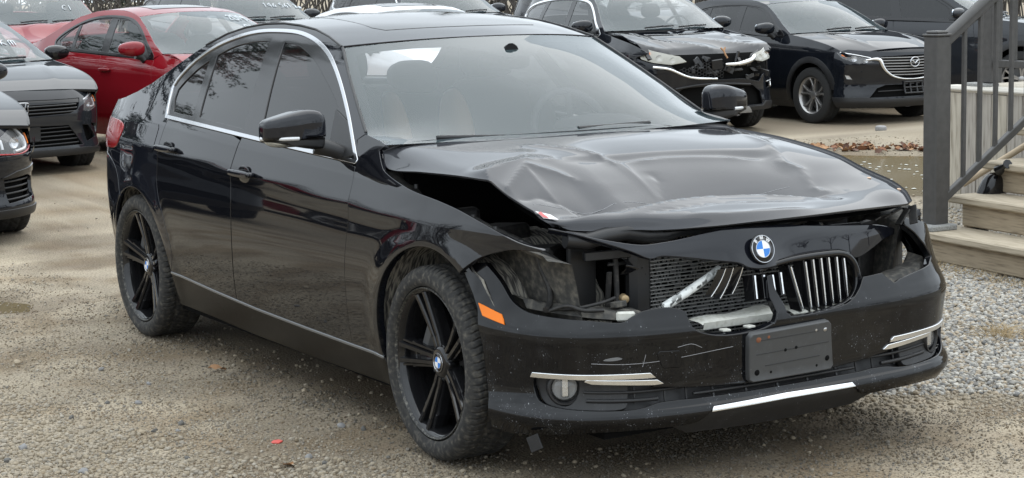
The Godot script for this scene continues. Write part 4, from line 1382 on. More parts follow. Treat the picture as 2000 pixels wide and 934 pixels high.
func sedan_inside(car: Node3D, b: Body) -> void:
	var st := begin()
	box(st, at(-1.75, 0.185, 0), Vector3(3.0, 0.05, 1.56), 0.0)
	box(st, at(-3.1, 0.62, 0), Vector3(0.9, 0.6, 1.2), 0.0)
	box(st, at(-2.75, 1.02, 0), Vector3(0.62, 0.03, 1.34), 0.0)
	commit("floor_pan", st, M.dark, car)
	st = begin()
	var rows := []
	for i in 12:
		var z := lerpf(0.74, -0.74, i / 11.0)
		rows.append([Vector3(-0.36 - 0.1 * z * z, 1.035, z), Vector3(-0.62, 1.025, z), Vector3(-0.80 + 0.1 * z * z, 1.0, z), Vector3(-0.86 + 0.1 * z * z, 0.94, z), Vector3(-0.84, 0.72, z)])
	skin(st, rows)
	commit("dashboard", st, M.interior, car)
	st = begin()
	lump(st, at(-0.78, 1.02, -0.37), Vector3(0.13, 0.06, 0.2), 2.5)
	commit("instrument_hood", st, M.interior, car)
	var wh := group_part("steering_wheel", car)
	st = begin()
	var ring := []
	for i in 33:
		var a := TAU * i / 32.0
		ring.append(Vector3(0, cos(a) * 0.185, sin(a) * 0.185))
	tube(st, ring, 0.016, 8, false)
	commit("steering_rim", st, M.interior_grey, wh)
	st = begin()
	lump(st, Transform3D(), Vector3(0.03, 0.075, 0.085), 2.6)
	for a in [0.0, 2.0, 4.28]: tube(st, [Vector3.ZERO, Vector3(0, -sin(a + 0.3) * 0.18, cos(a + 0.3) * 0.18)], 0.014, 6)
	commit("steering_hub", st, M.interior, wh)
	wh.position = Vector3(-0.98, 0.99, -0.37)
	wh.rotation.z = deg_to_rad(22)
	for s in [1.0, -1.0]:
		var seat := group_part("front_seat", car)
		st = begin()
		lump(st, Transform3D(Basis(Vector3(0, 0, 1), deg_to_rad(14)), Vector3(-1.60, 0.86, s * 0.37)), Vector3(0.09, 0.36, 0.25), 3.2)
		commit("backrest", st, M.interior_grey, seat)
		for e in [-1.0, 1.0]:
			st = begin()
			lump(st, Transform3D(Basis(Vector3(0, 0, 1), deg_to_rad(14)), Vector3(-1.54, 0.84, s * 0.37 + e * 0.215)), Vector3(0.11, 0.33, 0.06), 2.6)
			commit("side_bolster", st, M.leather_tan if e * s < 0 else M.interior_grey, seat)
		st = begin()
		lump(st, Transform3D(Basis(Vector3(0, 0, 1), deg_to_rad(10)), Vector3(-1.66, 1.285, s * 0.37)), Vector3(0.055, 0.09, 0.135), 3.0)
		commit("headrest", st, M.interior_grey, seat)
		st = begin()
		lump(st, at(-1.35, 0.56, s * 0.37), Vector3(0.26, 0.1, 0.25), 3.0)
		commit("cushion", st, M.interior_grey, seat)
		st = begin()
		lump(st, Transform3D(Basis(Vector3(0, 0, 1), deg_to_rad(18)), Vector3(-2.42, 1.17, s * 0.40)), Vector3(0.06, 0.085, 0.13), 3.0)
		commit("rear_headrest", st, M.interior_grey, car)
	st = begin()
	lump(st, Transform3D(Basis(Vector3(0, 0, 1), deg_to_rad(20)), Vector3(-2.38, 0.82, 0)), Vector3(0.12, 0.33, 0.66), 5.0)
	lump(st, at(-2.1, 0.52, 0), Vector3(0.3, 0.12, 0.66), 5.0)
	commit("rear_bench", st, M.interior, car)
	st = begin()
	lump(st, at(-0.905, 1.305, 0.0), Vector3(0.025, 0.035, 0.115), 4.0)
	tube(st, [Vector3(-0.90, 1.33, 0), Vector3(-0.84, 1.35, 0)], 0.03, 10)
	commit("rear_view_mirror", st, M.interior, car)
	# headlining
	st = begin()
	var rw := []
	for i in 8:
		var t := i / 7.0
		var line := []
		for j in 9:
			var z := lerpf(-0.56, 0.56, j / 8.0)
			line.append(Vector3(lerpf(-1.12, -2.3, t), lerpf(1.375, 1.37, t) + 0.06 * sin(PI * t) - 0.03 * absf(z), z))
		rw.append(line)
	skin(st, rw)
	commit("headlining", st, M.interior_grey, car)

# ------------------------------------------------------------------ materials
func mat(c: Color, rough: float, metal := 0.0, spec := 0.5) -> StandardMaterial3D:   # c in linear values
	var m := StandardMaterial3D.new()
	m.albedo_color = c.linear_to_srgb()
	m.roughness = rough
	m.metallic = metal
	m.metallic_specular = spec
	return m

func paint(c: Color, rough := 0.35, metal := 0.3, coat := 1.0, coat_rough := 0.02) -> StandardMaterial3D:
	var spec := 0.0
	var m := mat(c, rough, metal, spec)
	m.clearcoat_enabled = true
	m.clearcoat = coat
	m.clearcoat_roughness = coat_rough
	return m

func noise_tex(freq: float, ramp: Array, size := 512, kind := FastNoiseLite.TYPE_SIMPLEX_SMOOTH, octaves := 5, seed_ := 1) -> NoiseTexture2D:
	var n := FastNoiseLite.new()
	n.noise_type = kind
	n.frequency = freq
	n.fractal_octaves = octaves
	n.seed = seed_
	var t := NoiseTexture2D.new()
	t.width = size
	t.height = size
	t.seamless = true
	t.noise = n
	if ramp.size():
		var g := Gradient.new()
		var off := PackedFloat32Array()
		var col := PackedColorArray()
		for q in ramp:
			off.append(q[0])
			col.append(q[1])
		g.offsets = off
		g.colors = col
		t.color_ramp = g
	return t

func grey(v: float) -> Color:
	return Color(v, v, v)

func glass(tint: Color, alpha: float) -> StandardMaterial3D:
	var m := mat(tint, 0.02)
	m.albedo_color.a = alpha
	m.transparency = BaseMaterial3D.TRANSPARENCY_ALPHA
	return m

func tri_tex(m: StandardMaterial3D, scale: float, world := false) -> void:
	m.uv1_triplanar = true
	m.uv1_world_triplanar = world
	m.uv1_scale = Vector3.ONE * scale

func speckle(n: int, seed_: int, base: Color, dust: Color, size := 1024, high := 1.0) -> ImageTexture:   # dried splashes: small light dots and soft drying stains on paint
	var im := Image.create(size, size, false, Image.FORMAT_RGB8)
	im.fill(base)
	var r := RandomNumberGenerator.new()
	r.seed = seed_
	var f := FastNoiseLite.new()
	f.seed = seed_
	f.frequency = 0.008
	f.fractal_octaves = 4
	for y in size:
		for x in size:
			var k := smoothstep(0.1, 0.6, f.get_noise_2d(x, y)) * 0.08
			im.set_pixel(x, y, base.lerp(dust, k))
	for i in n:
		var x := r.randi_range(2, size - 4)
		var y := r.randi_range(2, size - 4)
		if f.get_noise_2d(x, y) < r.randf_range(-0.2, 0.6): continue
		if r.randf() > (1.0 - smoothstep(0.25, 0.7, float(y) / size) if high < 1.0 else 1.0): continue
		var s := r.randi_range(1, 2) if r.randf() < 0.9 else r.randi_range(2, 4)
		var c := base.lerp(dust, r.randf_range(0.3, 1.0))
		im.fill_rect(Rect2i(x, y, s, s), c)
		if s > 2: im.fill_rect(Rect2i(x + 1, y + s, s - 1, 1), c)
	return ImageTexture.create_from_image(im)

func dust_swirl() -> ImageTexture:   # a wiped film of road dust on the lower doors
	var n := 768
	var im := Image.create(n, n, false, Image.FORMAT_RGB8)
	var f := FastNoiseLite.new()
	f.seed = 14
	f.frequency = 0.006
	f.fractal_octaves = 3
	var f2 := FastNoiseLite.new()
	f2.seed = 3
	f2.frequency = 0.02
	f2.fractal_octaves = 4
	for y in n:
		var low := smoothstep(0.68, 0.36, float(y) / n)
		for x in n:
			var w := f.get_noise_2d(x, y) * 60.0
			var k := 0.5 + 0.5 * sin((y + 0.25 * x) * 0.05 + w * 0.35)
			k = low * (0.10 + 0.16 * k * smoothstep(-0.3, 0.4, f2.get_noise_2d(x * 0.5, y * 3.0 + w)) + 0.06 * f2.get_noise_2d(x * 2.0, y * 2.0))
			im.set_pixel(x, y, Color(0.068, 0.072, 0.088).lerp(Color(0.42, 0.39, 0.34), clampf(k, 0.0, 1.0)))
	return ImageTexture.create_from_image(im)

func make_materials() -> void:
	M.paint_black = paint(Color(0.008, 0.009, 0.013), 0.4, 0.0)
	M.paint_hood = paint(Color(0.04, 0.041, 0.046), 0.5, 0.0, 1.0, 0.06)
	var pb := paint(Color(1, 1, 1), 0.42, 0.0, 0.8, 0.05)
	pb.albedo_texture = speckle(16000, 5, Color(0.05, 0.054, 0.066), Color(0.55, 0.56, 0.57), 1024, 0.55)
	pb.uv1_scale = Vector3(1.1, 1.1, 1)
	M.paint_bumper = pb
	var pd := paint(Color(1, 1, 1), 0.55, 0.0, 0.6, 0.2)
	pd.albedo_texture = speckle(4000, 9, Color(0.075, 0.073, 0.07), Color(0.40, 0.36, 0.31))
	pd.uv1_scale = Vector3(1.2, 1.2, 1)
	M.paint_dusty = pd
	var dr := paint(Color(1, 1, 1), 0.42, 0.0, 1.0, 0.025)
	dr.albedo_texture = dust_swirl()
	dr.uv1_scale = Vector3(0.7, 0.9, 1)
	M.paint_door = dr
	M.highlight_grey = mat(Color(0.22, 0.225, 0.23), 0.25, 0.5)  # lighter grey standing for the highlight on the sill edge
	M.gloss_black = mat(Color(0.008, 0.008, 0.009), 0.08)
	M.dark = mat(Color(0.006, 0.006, 0.006), 0.9, 0.0, 0.2)
	M.plastic_dark = mat(Color(0.014, 0.014, 0.015), 0.45)
	var pg := mat(Color(1, 1, 1), 0.55)
	pg.albedo_texture = speckle(5000, 3, Color(0.13, 0.13, 0.135), Color(0.5, 0.5, 0.5))
	pg.uv1_scale = Vector3(1.5, 1.5, 1)
	M.plastic_grey = pg
	var pp := mat(Color(1, 1, 1), 0.5)
	pp.albedo_texture = speckle(1500, 4, Color(0.26, 0.265, 0.27), Color(0.5, 0.5, 0.5))
	pp.uv1_scale = Vector3(1.7, 1.7, 1)
	M.plastic_plate = pp
	var pw := mat(Color(1, 1, 1), 0.6)
	pw.albedo_texture = noise_tex(0.03, [[0.0, Color(0.07, 0.07, 0.07)], [0.5, Color(0.13, 0.127, 0.125)], [0.8, Color(0.22, 0.21, 0.2)], [1.0, Color(0.38, 0.36, 0.34)]], 256)
	tri_tex(pw, 4.0)
	M.plastic_worn = pw
	var gr := mat(Color(1, 1, 1), 0.85)
	gr.albedo_texture = noise_tex(0.02, [[0.0, Color(0.16, 0.16, 0.16)], [0.4, Color(0.23, 0.228, 0.22)], [0.6, Color(0.31, 0.30, 0.28)], [1.0, Color(0.46, 0.44, 0.40)]], 512, FastNoiseLite.TYPE_SIMPLEX_SMOOTH, 6, 3)
	tri_tex(gr, 3.0)
	M.grime = gr
	var li := mat(Color(1, 1, 1), 0.95)
	li.albedo_texture = noise_tex(0.025, [[0.0, Color(0.16, 0.158, 0.155)], [0.36, Color(0.33, 0.32, 0.31)], [0.5, Color(0.48, 0.47, 0.445)], [0.62, Color(0.60, 0.58, 0.54)], [1.0, Color(0.66, 0.64, 0.58)]], 512, FastNoiseLite.TYPE_SIMPLEX_SMOOTH, 6, 8)
	li.uv1_scale = Vector3(3.0, 1.6, 1.0)
	M.liner = li
	M.chrome = mat(Color(0.58, 0.59, 0.61), 0.10, 1.0)
	M.chrome_satin = mat(Color(0.82, 0.83, 0.84), 0.22, 1.0)
	M.mirror = mat(Color(0.6, 0.65, 0.7), 0.03, 1.0)
	M.steel = mat(Color(0.5, 0.5, 0.5), 0.3, 1.0)
	M.steel_dark = mat(Color(0.11, 0.11, 0.112), 0.45, 0.6)
	M.steel_grey = mat(Color(0.36, 0.36, 0.355), 0.5, 0.4)
	M.brass = mat(Color(0.35, 0.26, 0.15), 0.5, 0.7)
	M.rust = mat(Color(0.20, 0.075, 0.035), 0.85)
	M.scratch = mat(Color(0.35, 0.35, 0.36), 0.7)
	M.scrape = mat(Color(0.16, 0.165, 0.17), 0.6)
	M.chip = mat(Color(0.7, 0.5, 0.35), 0.7)
	M.sticker = mat(Color(0.75, 0.72, 0.72), 0.6)
	M.sticker_red = mat(Color(0.6, 0.15, 0.15), 0.6)
	var ws := mat(Color(1, 1, 1), 0.75)
	ws.albedo_texture = noise_tex(0.02, [[0.0, Color(0.90, 0.91, 0.90)], [0.66, Color(0.86, 0.87, 0.86)], [0.68, Color(0.12, 0.12, 0.12)], [1.0, Color(0.1, 0.1, 0.1)]], 256, FastNoiseLite.TYPE_SIMPLEX_SMOOTH, 4, 12)
	tri_tex(ws, 4.0)
	M.white_scuffed = ws
	var fw := mat(Color(1, 1, 1), 0.7)
	fw.albedo_texture = noise_tex(0.03, [[0.0, Color(0.72, 0.72, 0.68)], [0.5, Color(0.80, 0.80, 0.77)], [1.0, Color(0.62, 0.61, 0.56)]], 256)
	tri_tex(fw, 3.0)
	M.foam_white = fw
	M.lamp_red = paint(Color(0.35, 0.012, 0.015), 0.3)
	M.lamp_amber = paint(Color(0.85, 0.21, 0.02), 0.4, 0.0, 0.5, 0.1)
	M.lamp_clear = paint(Color(0.62, 0.63, 0.64), 0.3)
	M.lamp_glass = glass(Color(0.8, 0.8, 0.8), 0.12)
	M.glass_tint = glass(Color(0.004, 0.0045, 0.005), 0.965)
	M.glass_clear = glass(Color(0.02, 0.03, 0.03), 0.10)
	M.windshield = glass(Color(0.22, 0.34, 0.37), 0.125)
	M.frit = mat(Color(0.012, 0.012, 0.013), 0.6, 0.0, 0.0)
	M.interior = mat(Color(0.014, 0.014, 0.015), 0.8, 0.0, 0.2)
	M.interior_grey = mat(Color(0.03, 0.031, 0.033), 0.8, 0.0, 0.2)
	M.leather_tan = mat(Color(0.22, 0.14, 0.08), 0.7)
	M.badge_white = mat(Color(0.82, 0.83, 0.84), 0.25)
	M.badge_blue = mat(Color(0.03, 0.20, 0.62), 0.25)
	var rb := mat(Color(1, 1, 1), 0.9)
	rb.albedo_texture = noise_tex(0.02, [[0.0, Color(0.11, 0.11, 0.11)], [0.5, Color(0.17, 0.168, 0.165)], [0.72, Color(0.27, 0.26, 0.24)], [1.0, Color(0.42, 0.40, 0.36)]], 512, FastNoiseLite.TYPE_SIMPLEX_SMOOTH, 6, 21)
	tri_tex(rb, 3.5)
	M.rubber = rb
	M.rim_black = paint(Color(0.010, 0.010, 0.011), 0.35, 0.0, 1.0, 0.06)
	var rw := mat(Color(1, 1, 1), 0.5, 0.2)
	rw.albedo_texture = noise_tex(0.05, [[0.0, Color(0.08, 0.08, 0.08)], [0.5, Color(0.16, 0.16, 0.16)], [0.7, Color(0.40, 0.39, 0.36)], [1.0, Color(0.55, 0.54, 0.5)]], 256, FastNoiseLite.TYPE_SIMPLEX_SMOOTH, 3, 31)
	tri_tex(rw, 5.0)
	M.rim_worn = rw
	M.paint_grey = paint(Color(0.019, 0.021, 0.025), 0.35, 0.0)
	M.paint_navy = paint(Color(0.0075, 0.009, 0.0125), 0.35, 0.0)
	M.paint_red = paint(Color(0.215, 0.008, 0.014), 0.35, 0.0)
	M.paint_white = paint(Color(0.72, 0.73, 0.74), 0.35, 0.0)
	M.glass_light = glass(Color(0.02, 0.03, 0.03), 0.35)
	M.lamp_hazed = glass(Color(0.62, 0.60, 0.52), 0.55)
	M.lamp_house = mat(Color(0.05, 0.05, 0.052), 0.35)
	M.alloy = mat(Color(0.42, 0.41, 0.40), 0.32, 0.8)
	M.scuff_grey = mat(Color(0.26, 0.255, 0.25), 0.5)
	M.grease_white = mat(Color(0.75, 0.78, 0.8), 0.8)
	M.rubber_dark = mat(Color(0.022, 0.022, 0.022), 0.85)
	M.concrete = mat(Color(0.36, 0.36, 0.345), 0.9)
	M.concrete.albedo_texture = noise_tex(0.05, [[0.0, grey(0.7)], [1.0, grey(1.0)]], 256)
	tri_tex(M.concrete, 6.0)
	M.cap_wood = mat(Color(0.55, 0.52, 0.46), 0.8)
	M.pole_wood = mat(Color(0.45, 0.36, 0.25), 0.8)
	M.bark = mat(Color(0.075, 0.066, 0.058), 0.95)
	M.needles = mat(Color(0.035, 0.055, 0.026), 0.8)
	M.leaf_a = mat(Color(0.20, 0.085, 0.04), 0.8)
	M.leaf_b = mat(Color(0.11, 0.055, 0.035), 0.8)
	M.leaf_c = mat(Color(0.36, 0.20, 0.10), 0.8)
	M.shard_red = mat(Color(0.6, 0.08, 0.06), 0.4)
	M.stone_dark = mat(Color(0.12, 0.115, 0.105), 0.9)
	M.stone_tan = mat(Color(0.34, 0.28, 0.20), 0.9)
	M.stone_grey = mat(Color(0.24, 0.235, 0.23), 0.9)
	M.dry_grass = mat(Color(0.45, 0.34, 0.19), 0.85)
	# shared wheel meshes
	M.tyre_mesh = tyre_mesh(0.335, 0.262, 0.109, 84, 1)
	M.rim_mesh = ring_mesh([-0.10, 0.252, -0.07, 0.236, 0.03, 0.236, 0.07, 0.238, 0.088, 0.246, 0.092, 0.2545])
	M.lip_mesh = ring_mesh([0.09, 0.2535, 0.099, 0.2565, 0.1005, 0.2595, 0.098, 0.2625, 0.09, 0.263])
	M.disc_mesh = ring_mesh([-0.03, 0.165, -0.01, 0.165, -0.01, 0.06, 0.01, 0.06, 0.01, 0.0])
	var st := begin()
	for e in [-1.0, 1.0]:
		blade(st, [[0.045, e * 0.0115, 0.020, 0.056, 0.035], [0.09, e * 0.0145, 0.016, 0.060, 0.04], [0.15, e * 0.0195, 0.017, 0.071, 0.045], [0.205, e * 0.025, 0.018, 0.082, 0.045], [0.243, e * 0.029, 0.019, 0.091, 0.05]], 0.0)
		blade(st, [[0.055, e * 0.026, 0.009, 0.044, 0.035], [0.10, e * 0.030, 0.010, 0.050, 0.035], [0.165, e * 0.037, 0.012, 0.062, 0.035], [0.182, e * 0.041, 0.017, 0.066, 0.035], [0.186, e * 0.038, 0.009, 0.068, 0.035], [0.243, e * 0.046, 0.010, 0.080, 0.04]], 0.0)
	blade(st, [[0.04, 0.0, 0.05, 0.034, 0.03], [0.14, 0.0, 0.05, 0.036, 0.03], [0.2, 0.0, 0.06, 0.042, 0.03], [0.24, 0.0, 0.07, 0.05, 0.03]], 0.0)
	M.spoke_mesh = st.commit()
	st = begin()
	lathe(st, V([-0.02, 0.012, 0.0, 0.012, 0.004, 0.009, 0.0, 0.008, -0.006, 0.0]), 12)
	M.bolt_mesh = st.commit()

# ------------------------------------------------------------------ sky
func overcast() -> PanoramaSkyMaterial:
	var w := 768
	var h := 384
	var im := Image.create(w, h, false, Image.FORMAT_RGBF)
	var n := FastNoiseLite.new()
	n.seed = 4
	n.frequency = 1.3
	n.fractal_octaves = 5
	var n2 := FastNoiseLite.new()
	n2.seed = 9
	n2.frequency = 0.7
	n2.fractal_octaves = 3
	for y in h:
		var el := PI * (0.5 - (y + 0.5) / h)
		for x in w:
			var az := TAU * (x + 0.5) / w
			var d := Vector3(cos(el) * sin(az), sin(el), cos(el) * cos(az))
			var k := 1.0
			if el > 0.0:
				var p := Vector3(d.x, 0.0, d.z) / (d.y + 0.28)
				k = 1.0 + 0.22 * n.get_noise_3d(p.x * 1.2, p.z * 0.9, 3.0) + 0.16 * n2.get_noise_3d(p.x, p.z, 7.0)
			var l := (0.80 + 0.42 * maxf(d.y, 0.0)) * k
			im.set_pixel(x, y, Color(0.90 * l, 0.985 * l, 1.06 * l))
	var m := PanoramaSkyMaterial.new()
	m.panorama = ImageTexture.create_from_image(im)
	return m

func _ready() -> void:
	rng.seed = 20
	var cam := Camera3D.new()
	cam.name = "camera"
	cam.position = Vector3(5.4040, 1.6192, 3.8234)
	cam.rotation = Vector3(-0.139088, 1.0238758, -0.0221991)
	cam.fov = 14.815
	cam.near = 0.1
	cam.far = 900.0
	add_child(cam)
	var env := Environment.new()
	env.background_mode = Environment.BG_SKY
	var sky := Sky.new()
	sky.sky_material = overcast()
	env.sky = sky
	env.background_energy_multiplier = 1.15
	env.tonemap_mode = Environment.TONE_MAPPER_LINEAR
	env.tonemap_exposure = 1.42
	env.ssao_enabled = true
	env.ssil_enabled = true
	env.sdfgi_enabled = true
	var we := WorldEnvironment.new()
	we.name = "world_environment"
	we.environment = env
	add_child(we)
	var sun := DirectionalLight3D.new()
	sun.name = "sun"
	sun.light_energy = 0.25
	sun.light_angular_distance = 80.0
	sun.light_color = Color(1.0, 0.97, 0.93)
	sun.shadow_enabled = true
	sun.rotation_degrees = Vector3(-62, 200, 0)
	add_child(sun)
	make_materials()
	build_ground()
	build_gravel()
	build_crumbs()
	build_stairs()
	build_sedan()
	build_others()
	build_trees()
	build_debris()

# ------------------------------------------------------------------ ground
var hills: FastNoiseLite
var patchy: FastNoiseLite
const PUDDLE := [-7.9, -7.1, -7.17, -7.43, -6.65, -7.82, -6.15, -8.06, -5.2, -7.2, -4.13, -5.99, -4.48, -5.88, -4.8, -5.88, -5.26, -5.94, -6.1, -6.14, -7.2, -6.6]
const SMALL_PUDDLE := [-4.5, 1.3, -4.34, 1.08, -4.15, 0.99, -3.91, 1.08, -3.95, 1.22, -4.1, 1.34]

func poly_dist(p: Vector2, poly: PackedVector2Array) -> float:   # below zero inside
	var d := 99.0
	for i in poly.size():
		d = minf(d, Geometry2D.get_closest_point_to_segment(p, poly[i], poly[(i + 1) % poly.size()]).distance_to(p))
	return -d if Geometry2D.is_point_in_polygon(p, poly) else d

func stony(x: float, z: float) -> float:   # how thickly loose gravel covers the dirt
	var n := patchy.get_noise_2d(x * 1.3, z * 1.3)
	var right := smoothstep(-0.35, 0.85, (-z - 0.75) - 0.62 * (x - 0.2) * (1.0 if x > 0.2 else 0.25) + n * 0.9) * smoothstep(-4.6, -3.2, x)
	var left := 0.10 * smoothstep(1.25, 1.9, z + 0.35 * (x + 1.0) + n * 0.6) + 0.12 * smoothstep(0.9, 1.3, x * 0.5 + z + n * 0.4)
	var far := 0.10 * smoothstep(-5.0, -6.5, z)
	return clampf(maxf(right, maxf(left * smoothstep(-0.6, 0.7, z), far)), 0.0, 1.0)

func under_car_shade(x: float, z: float) -> float:   # under-car shade put into the stone colours, along with some damp
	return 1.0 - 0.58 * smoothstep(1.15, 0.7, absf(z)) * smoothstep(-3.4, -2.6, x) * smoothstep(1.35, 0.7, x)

func ground_y(x: float, z: float) -> float:
	var h := 0.016 * hills.get_noise_2d(x * 1.0, z * 1.0) + 0.007 * hills.get_noise_2d(x * 5.0, z * 5.0)
	h *= 1.0 - 0.75 * exp(-pow(minf(Vector2(x, z - 0.8).length(), Vector2(x + 2.81, z - 0.8).length()) / 0.35, 2.0))
	# shallow wheel ruts
	h -= 0.006 * exp(-pow((z - 1.25 - 0.12 * x) / 0.13, 2.0)) * smoothstep(-4.0, -1.0, x)
	h -= 0.16 * smoothstep(-6.0, -8.8, z) * smoothstep(-8.2, -11.0, x)   # the lot falls away a little at the back right
	return h - 0.004

func build_ground() -> void:
	hills = FastNoiseLite.new()
	hills.seed = 11
	hills.frequency = 0.35
	hills.fractal_octaves = 4
	patchy = FastNoiseLite.new()
	patchy.seed = 5
	patchy.frequency = 0.5
	patchy.fractal_octaves = 3
	var fine := FastNoiseLite.new()
	fine.seed = 8
	fine.frequency = 3.0
	fine.fractal_octaves = 4
	var xs := []
	var zs := []
	var v := -260.0
	while v < 260.0:
		xs.append(v)
		v += clampf((absf(v + 1.5) - 4.0) * 0.16, 0.05, 30.0)
	v = -260.0
	while v < 260.0:
		zs.append(v)
		v += clampf((absf(v + 1.0) - 3.6) * 0.16, 0.05, 30.0)
	var pd := V(PUDDLE)
	var sp := V(SMALL_PUDDLE)
	var st := begin()
	var cols := xs.size()
	for x in xs:
		for z in zs:
			var q := Vector2(x, z)
			var y := ground_y(x, z)
			var wet_or_shade := 0.0
			if absf(x + 6) < 4 and absf(z + 7) < 3:
				var d := poly_dist(q, pd)
				y -= 0.09 * smoothstep(0.3, -0.3, d)
				wet_or_shade = smoothstep(0.6, 0.0, d + fine.get_noise_2d(x, z) * 0.3)
			if absf(x + 4.2) < 1.5 and absf(z - 1.1) < 1.2:
				var d2 := poly_dist(q, sp)
				y -= 0.03 * smoothstep(0.08, -0.1, d2)
				wet_or_shade = maxf(wet_or_shade, 0.8 * smoothstep(0.35, 0.0, d2 + fine.get_noise_2d(x, z) * 0.2))
			# damp, darker earth in patches and along the near side of the rear wheel
			# earth darkened under the black car to deepen its shade, partly damp
			wet_or_shade = maxf(wet_or_shade, 0.85 * smoothstep(1.1, 0.6, absf(z) + 0.2 * fine.get_noise_2d(x, z)) * smoothstep(-3.4, -2.6, x) * smoothstep(1.3, 0.5, x + 0.2 * fine.get_noise_2d(x, z)))
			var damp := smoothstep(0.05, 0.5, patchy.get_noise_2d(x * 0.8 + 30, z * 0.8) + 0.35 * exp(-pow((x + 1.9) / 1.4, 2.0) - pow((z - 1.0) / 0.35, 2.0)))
			wet_or_shade = maxf(wet_or_shade, damp * 0.62)
			var dirt := Color(0.40, 0.338, 0.252).lerp(Color(0.28, 0.215, 0.14), smoothstep(-0.2, 0.5, fine.get_noise_2d(x * 0.5, z * 0.5)))
			var grav := Color(0.34, 0.31, 0.26)
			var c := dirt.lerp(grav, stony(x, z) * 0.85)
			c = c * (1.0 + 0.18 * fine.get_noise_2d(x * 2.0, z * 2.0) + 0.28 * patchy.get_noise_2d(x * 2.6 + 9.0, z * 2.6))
			c = c.lerp(Color(0.115, 0.083, 0.052), wet_or_shade * 0.75)
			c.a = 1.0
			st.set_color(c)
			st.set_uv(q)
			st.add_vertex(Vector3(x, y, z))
	var nz := zs.size()
	for i in cols - 1:
		for j in nz - 1:
			var a := i * nz + j
			for k in [a, a + nz, a + nz + 1, a, a + nz + 1, a + 1]: st.add_index(k)
	st.generate_normals()
	var m := mat(Color(1, 1, 1), 0.93)
	m.vertex_color_use_as_albedo = true
	m.albedo_texture = noise_tex(0.10, [[0.0, Color(0.52, 0.50, 0.48)], [0.36, Color(0.80, 0.79, 0.77)], [0.5, Color(0.95, 0.95, 0.94)], [1.0, Color(1.0, 1.0, 1.0)]], 1024, FastNoiseLite.TYPE_SIMPLEX_SMOOTH, 6, 40)
	m.heightmap_enabled = true
	m.heightmap_scale = 0.45
	m.heightmap_texture = noise_tex(0.11, [], 1024, FastNoiseLite.TYPE_SIMPLEX, 6, 44)
	tri_tex(m, 0.62, true)
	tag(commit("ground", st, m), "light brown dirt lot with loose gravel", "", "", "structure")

	# brown puddle with foam, and a small one at the left
	var water := paint(Color(0.14, 0.11, 0.062), 0.7, 0.0, 0.45, 0.08)
	for w in [[pd, "brown rain puddle with flecks of foam behind the black sedan", 0.045], [sp, "small brown puddle in the dirt at the left edge of the lot", 0.014]]:
		st = begin()
		var out := Geometry2D.offset_polygon(smooth(w[0], 4, true), 0.12)[0]
		var lo := 0.0
		for q in out: lo += ground_y(q.x, q.y)
		lo = lo / out.size()
		sheet(st, out, func(q: Vector2) -> Vector3: return Vector3(q.x, lo - 0.016, q.y), -1.0, {"cell": 0.5, "flange": 0.0})
		tag(commit("puddle", st, water), w[1], "", "", "structure")

func in_view(p: Vector3, margin: float) -> bool:
	var q := Basis.from_euler(Vector3(-0.139088, 1.0238758, -0.0221991)).inverse() * (p - Vector3(5.4040, 1.6192, 3.8234))
	if q.z > -0.5: return false
	return absf(q.x / -q.z) < 0.2784 + margin and absf(q.y / -q.z) < 0.13 + margin

func stone_mesh(seed_: int, flatness: float) -> ArrayMesh:
	var r := RandomNumberGenerator.new()
	r.seed = seed_
	var n := FastNoiseLite.new()
	n.seed = seed_
	n.frequency = 0.9
	var s := SphereMesh.new()
	s.radius = 1.0
	s.height = 2.0
	s.radial_segments = 8
	s.rings = 4
	var a := s.get_mesh_arrays()
	var v: PackedVector3Array = a[Mesh.ARRAY_VERTEX]
	var cuts := []
	for i in 5: cuts.append([Vector3(r.randfn(), r.randfn(), r.randfn()).normalized(), r.randf_range(0.5, 0.85)])
	for i in v.size():
		var p := v[i]
		p *= 1.0 + 0.35 * n.get_noise_3dv(p * 1.5)
		for c in cuts:
			var d: float = p.dot(c[0]) - c[1]
			if d > 0: p -= c[0] * d
		v[i] = Vector3(p.x, p.y * flatness, p.z * 0.85)
	var st := begin()
	var ix: PackedInt32Array = a[Mesh.ARRAY_INDEX]
	for k in range(0, ix.size(), 3):
		var p0 := v[ix[k]]
		var p1 := v[ix[k + 1]]
		var p2 := v[ix[k + 2]]
		var g := (p2 - p0).cross(p1 - p0)
		if g.length() < 1e-7: continue
		for p in [p0, p1, p2]: vert(st, p, (g.normalized() * 0.6 + p.normalized() * 0.4).normalized(), Vector2.ZERO)
	return st.commit()

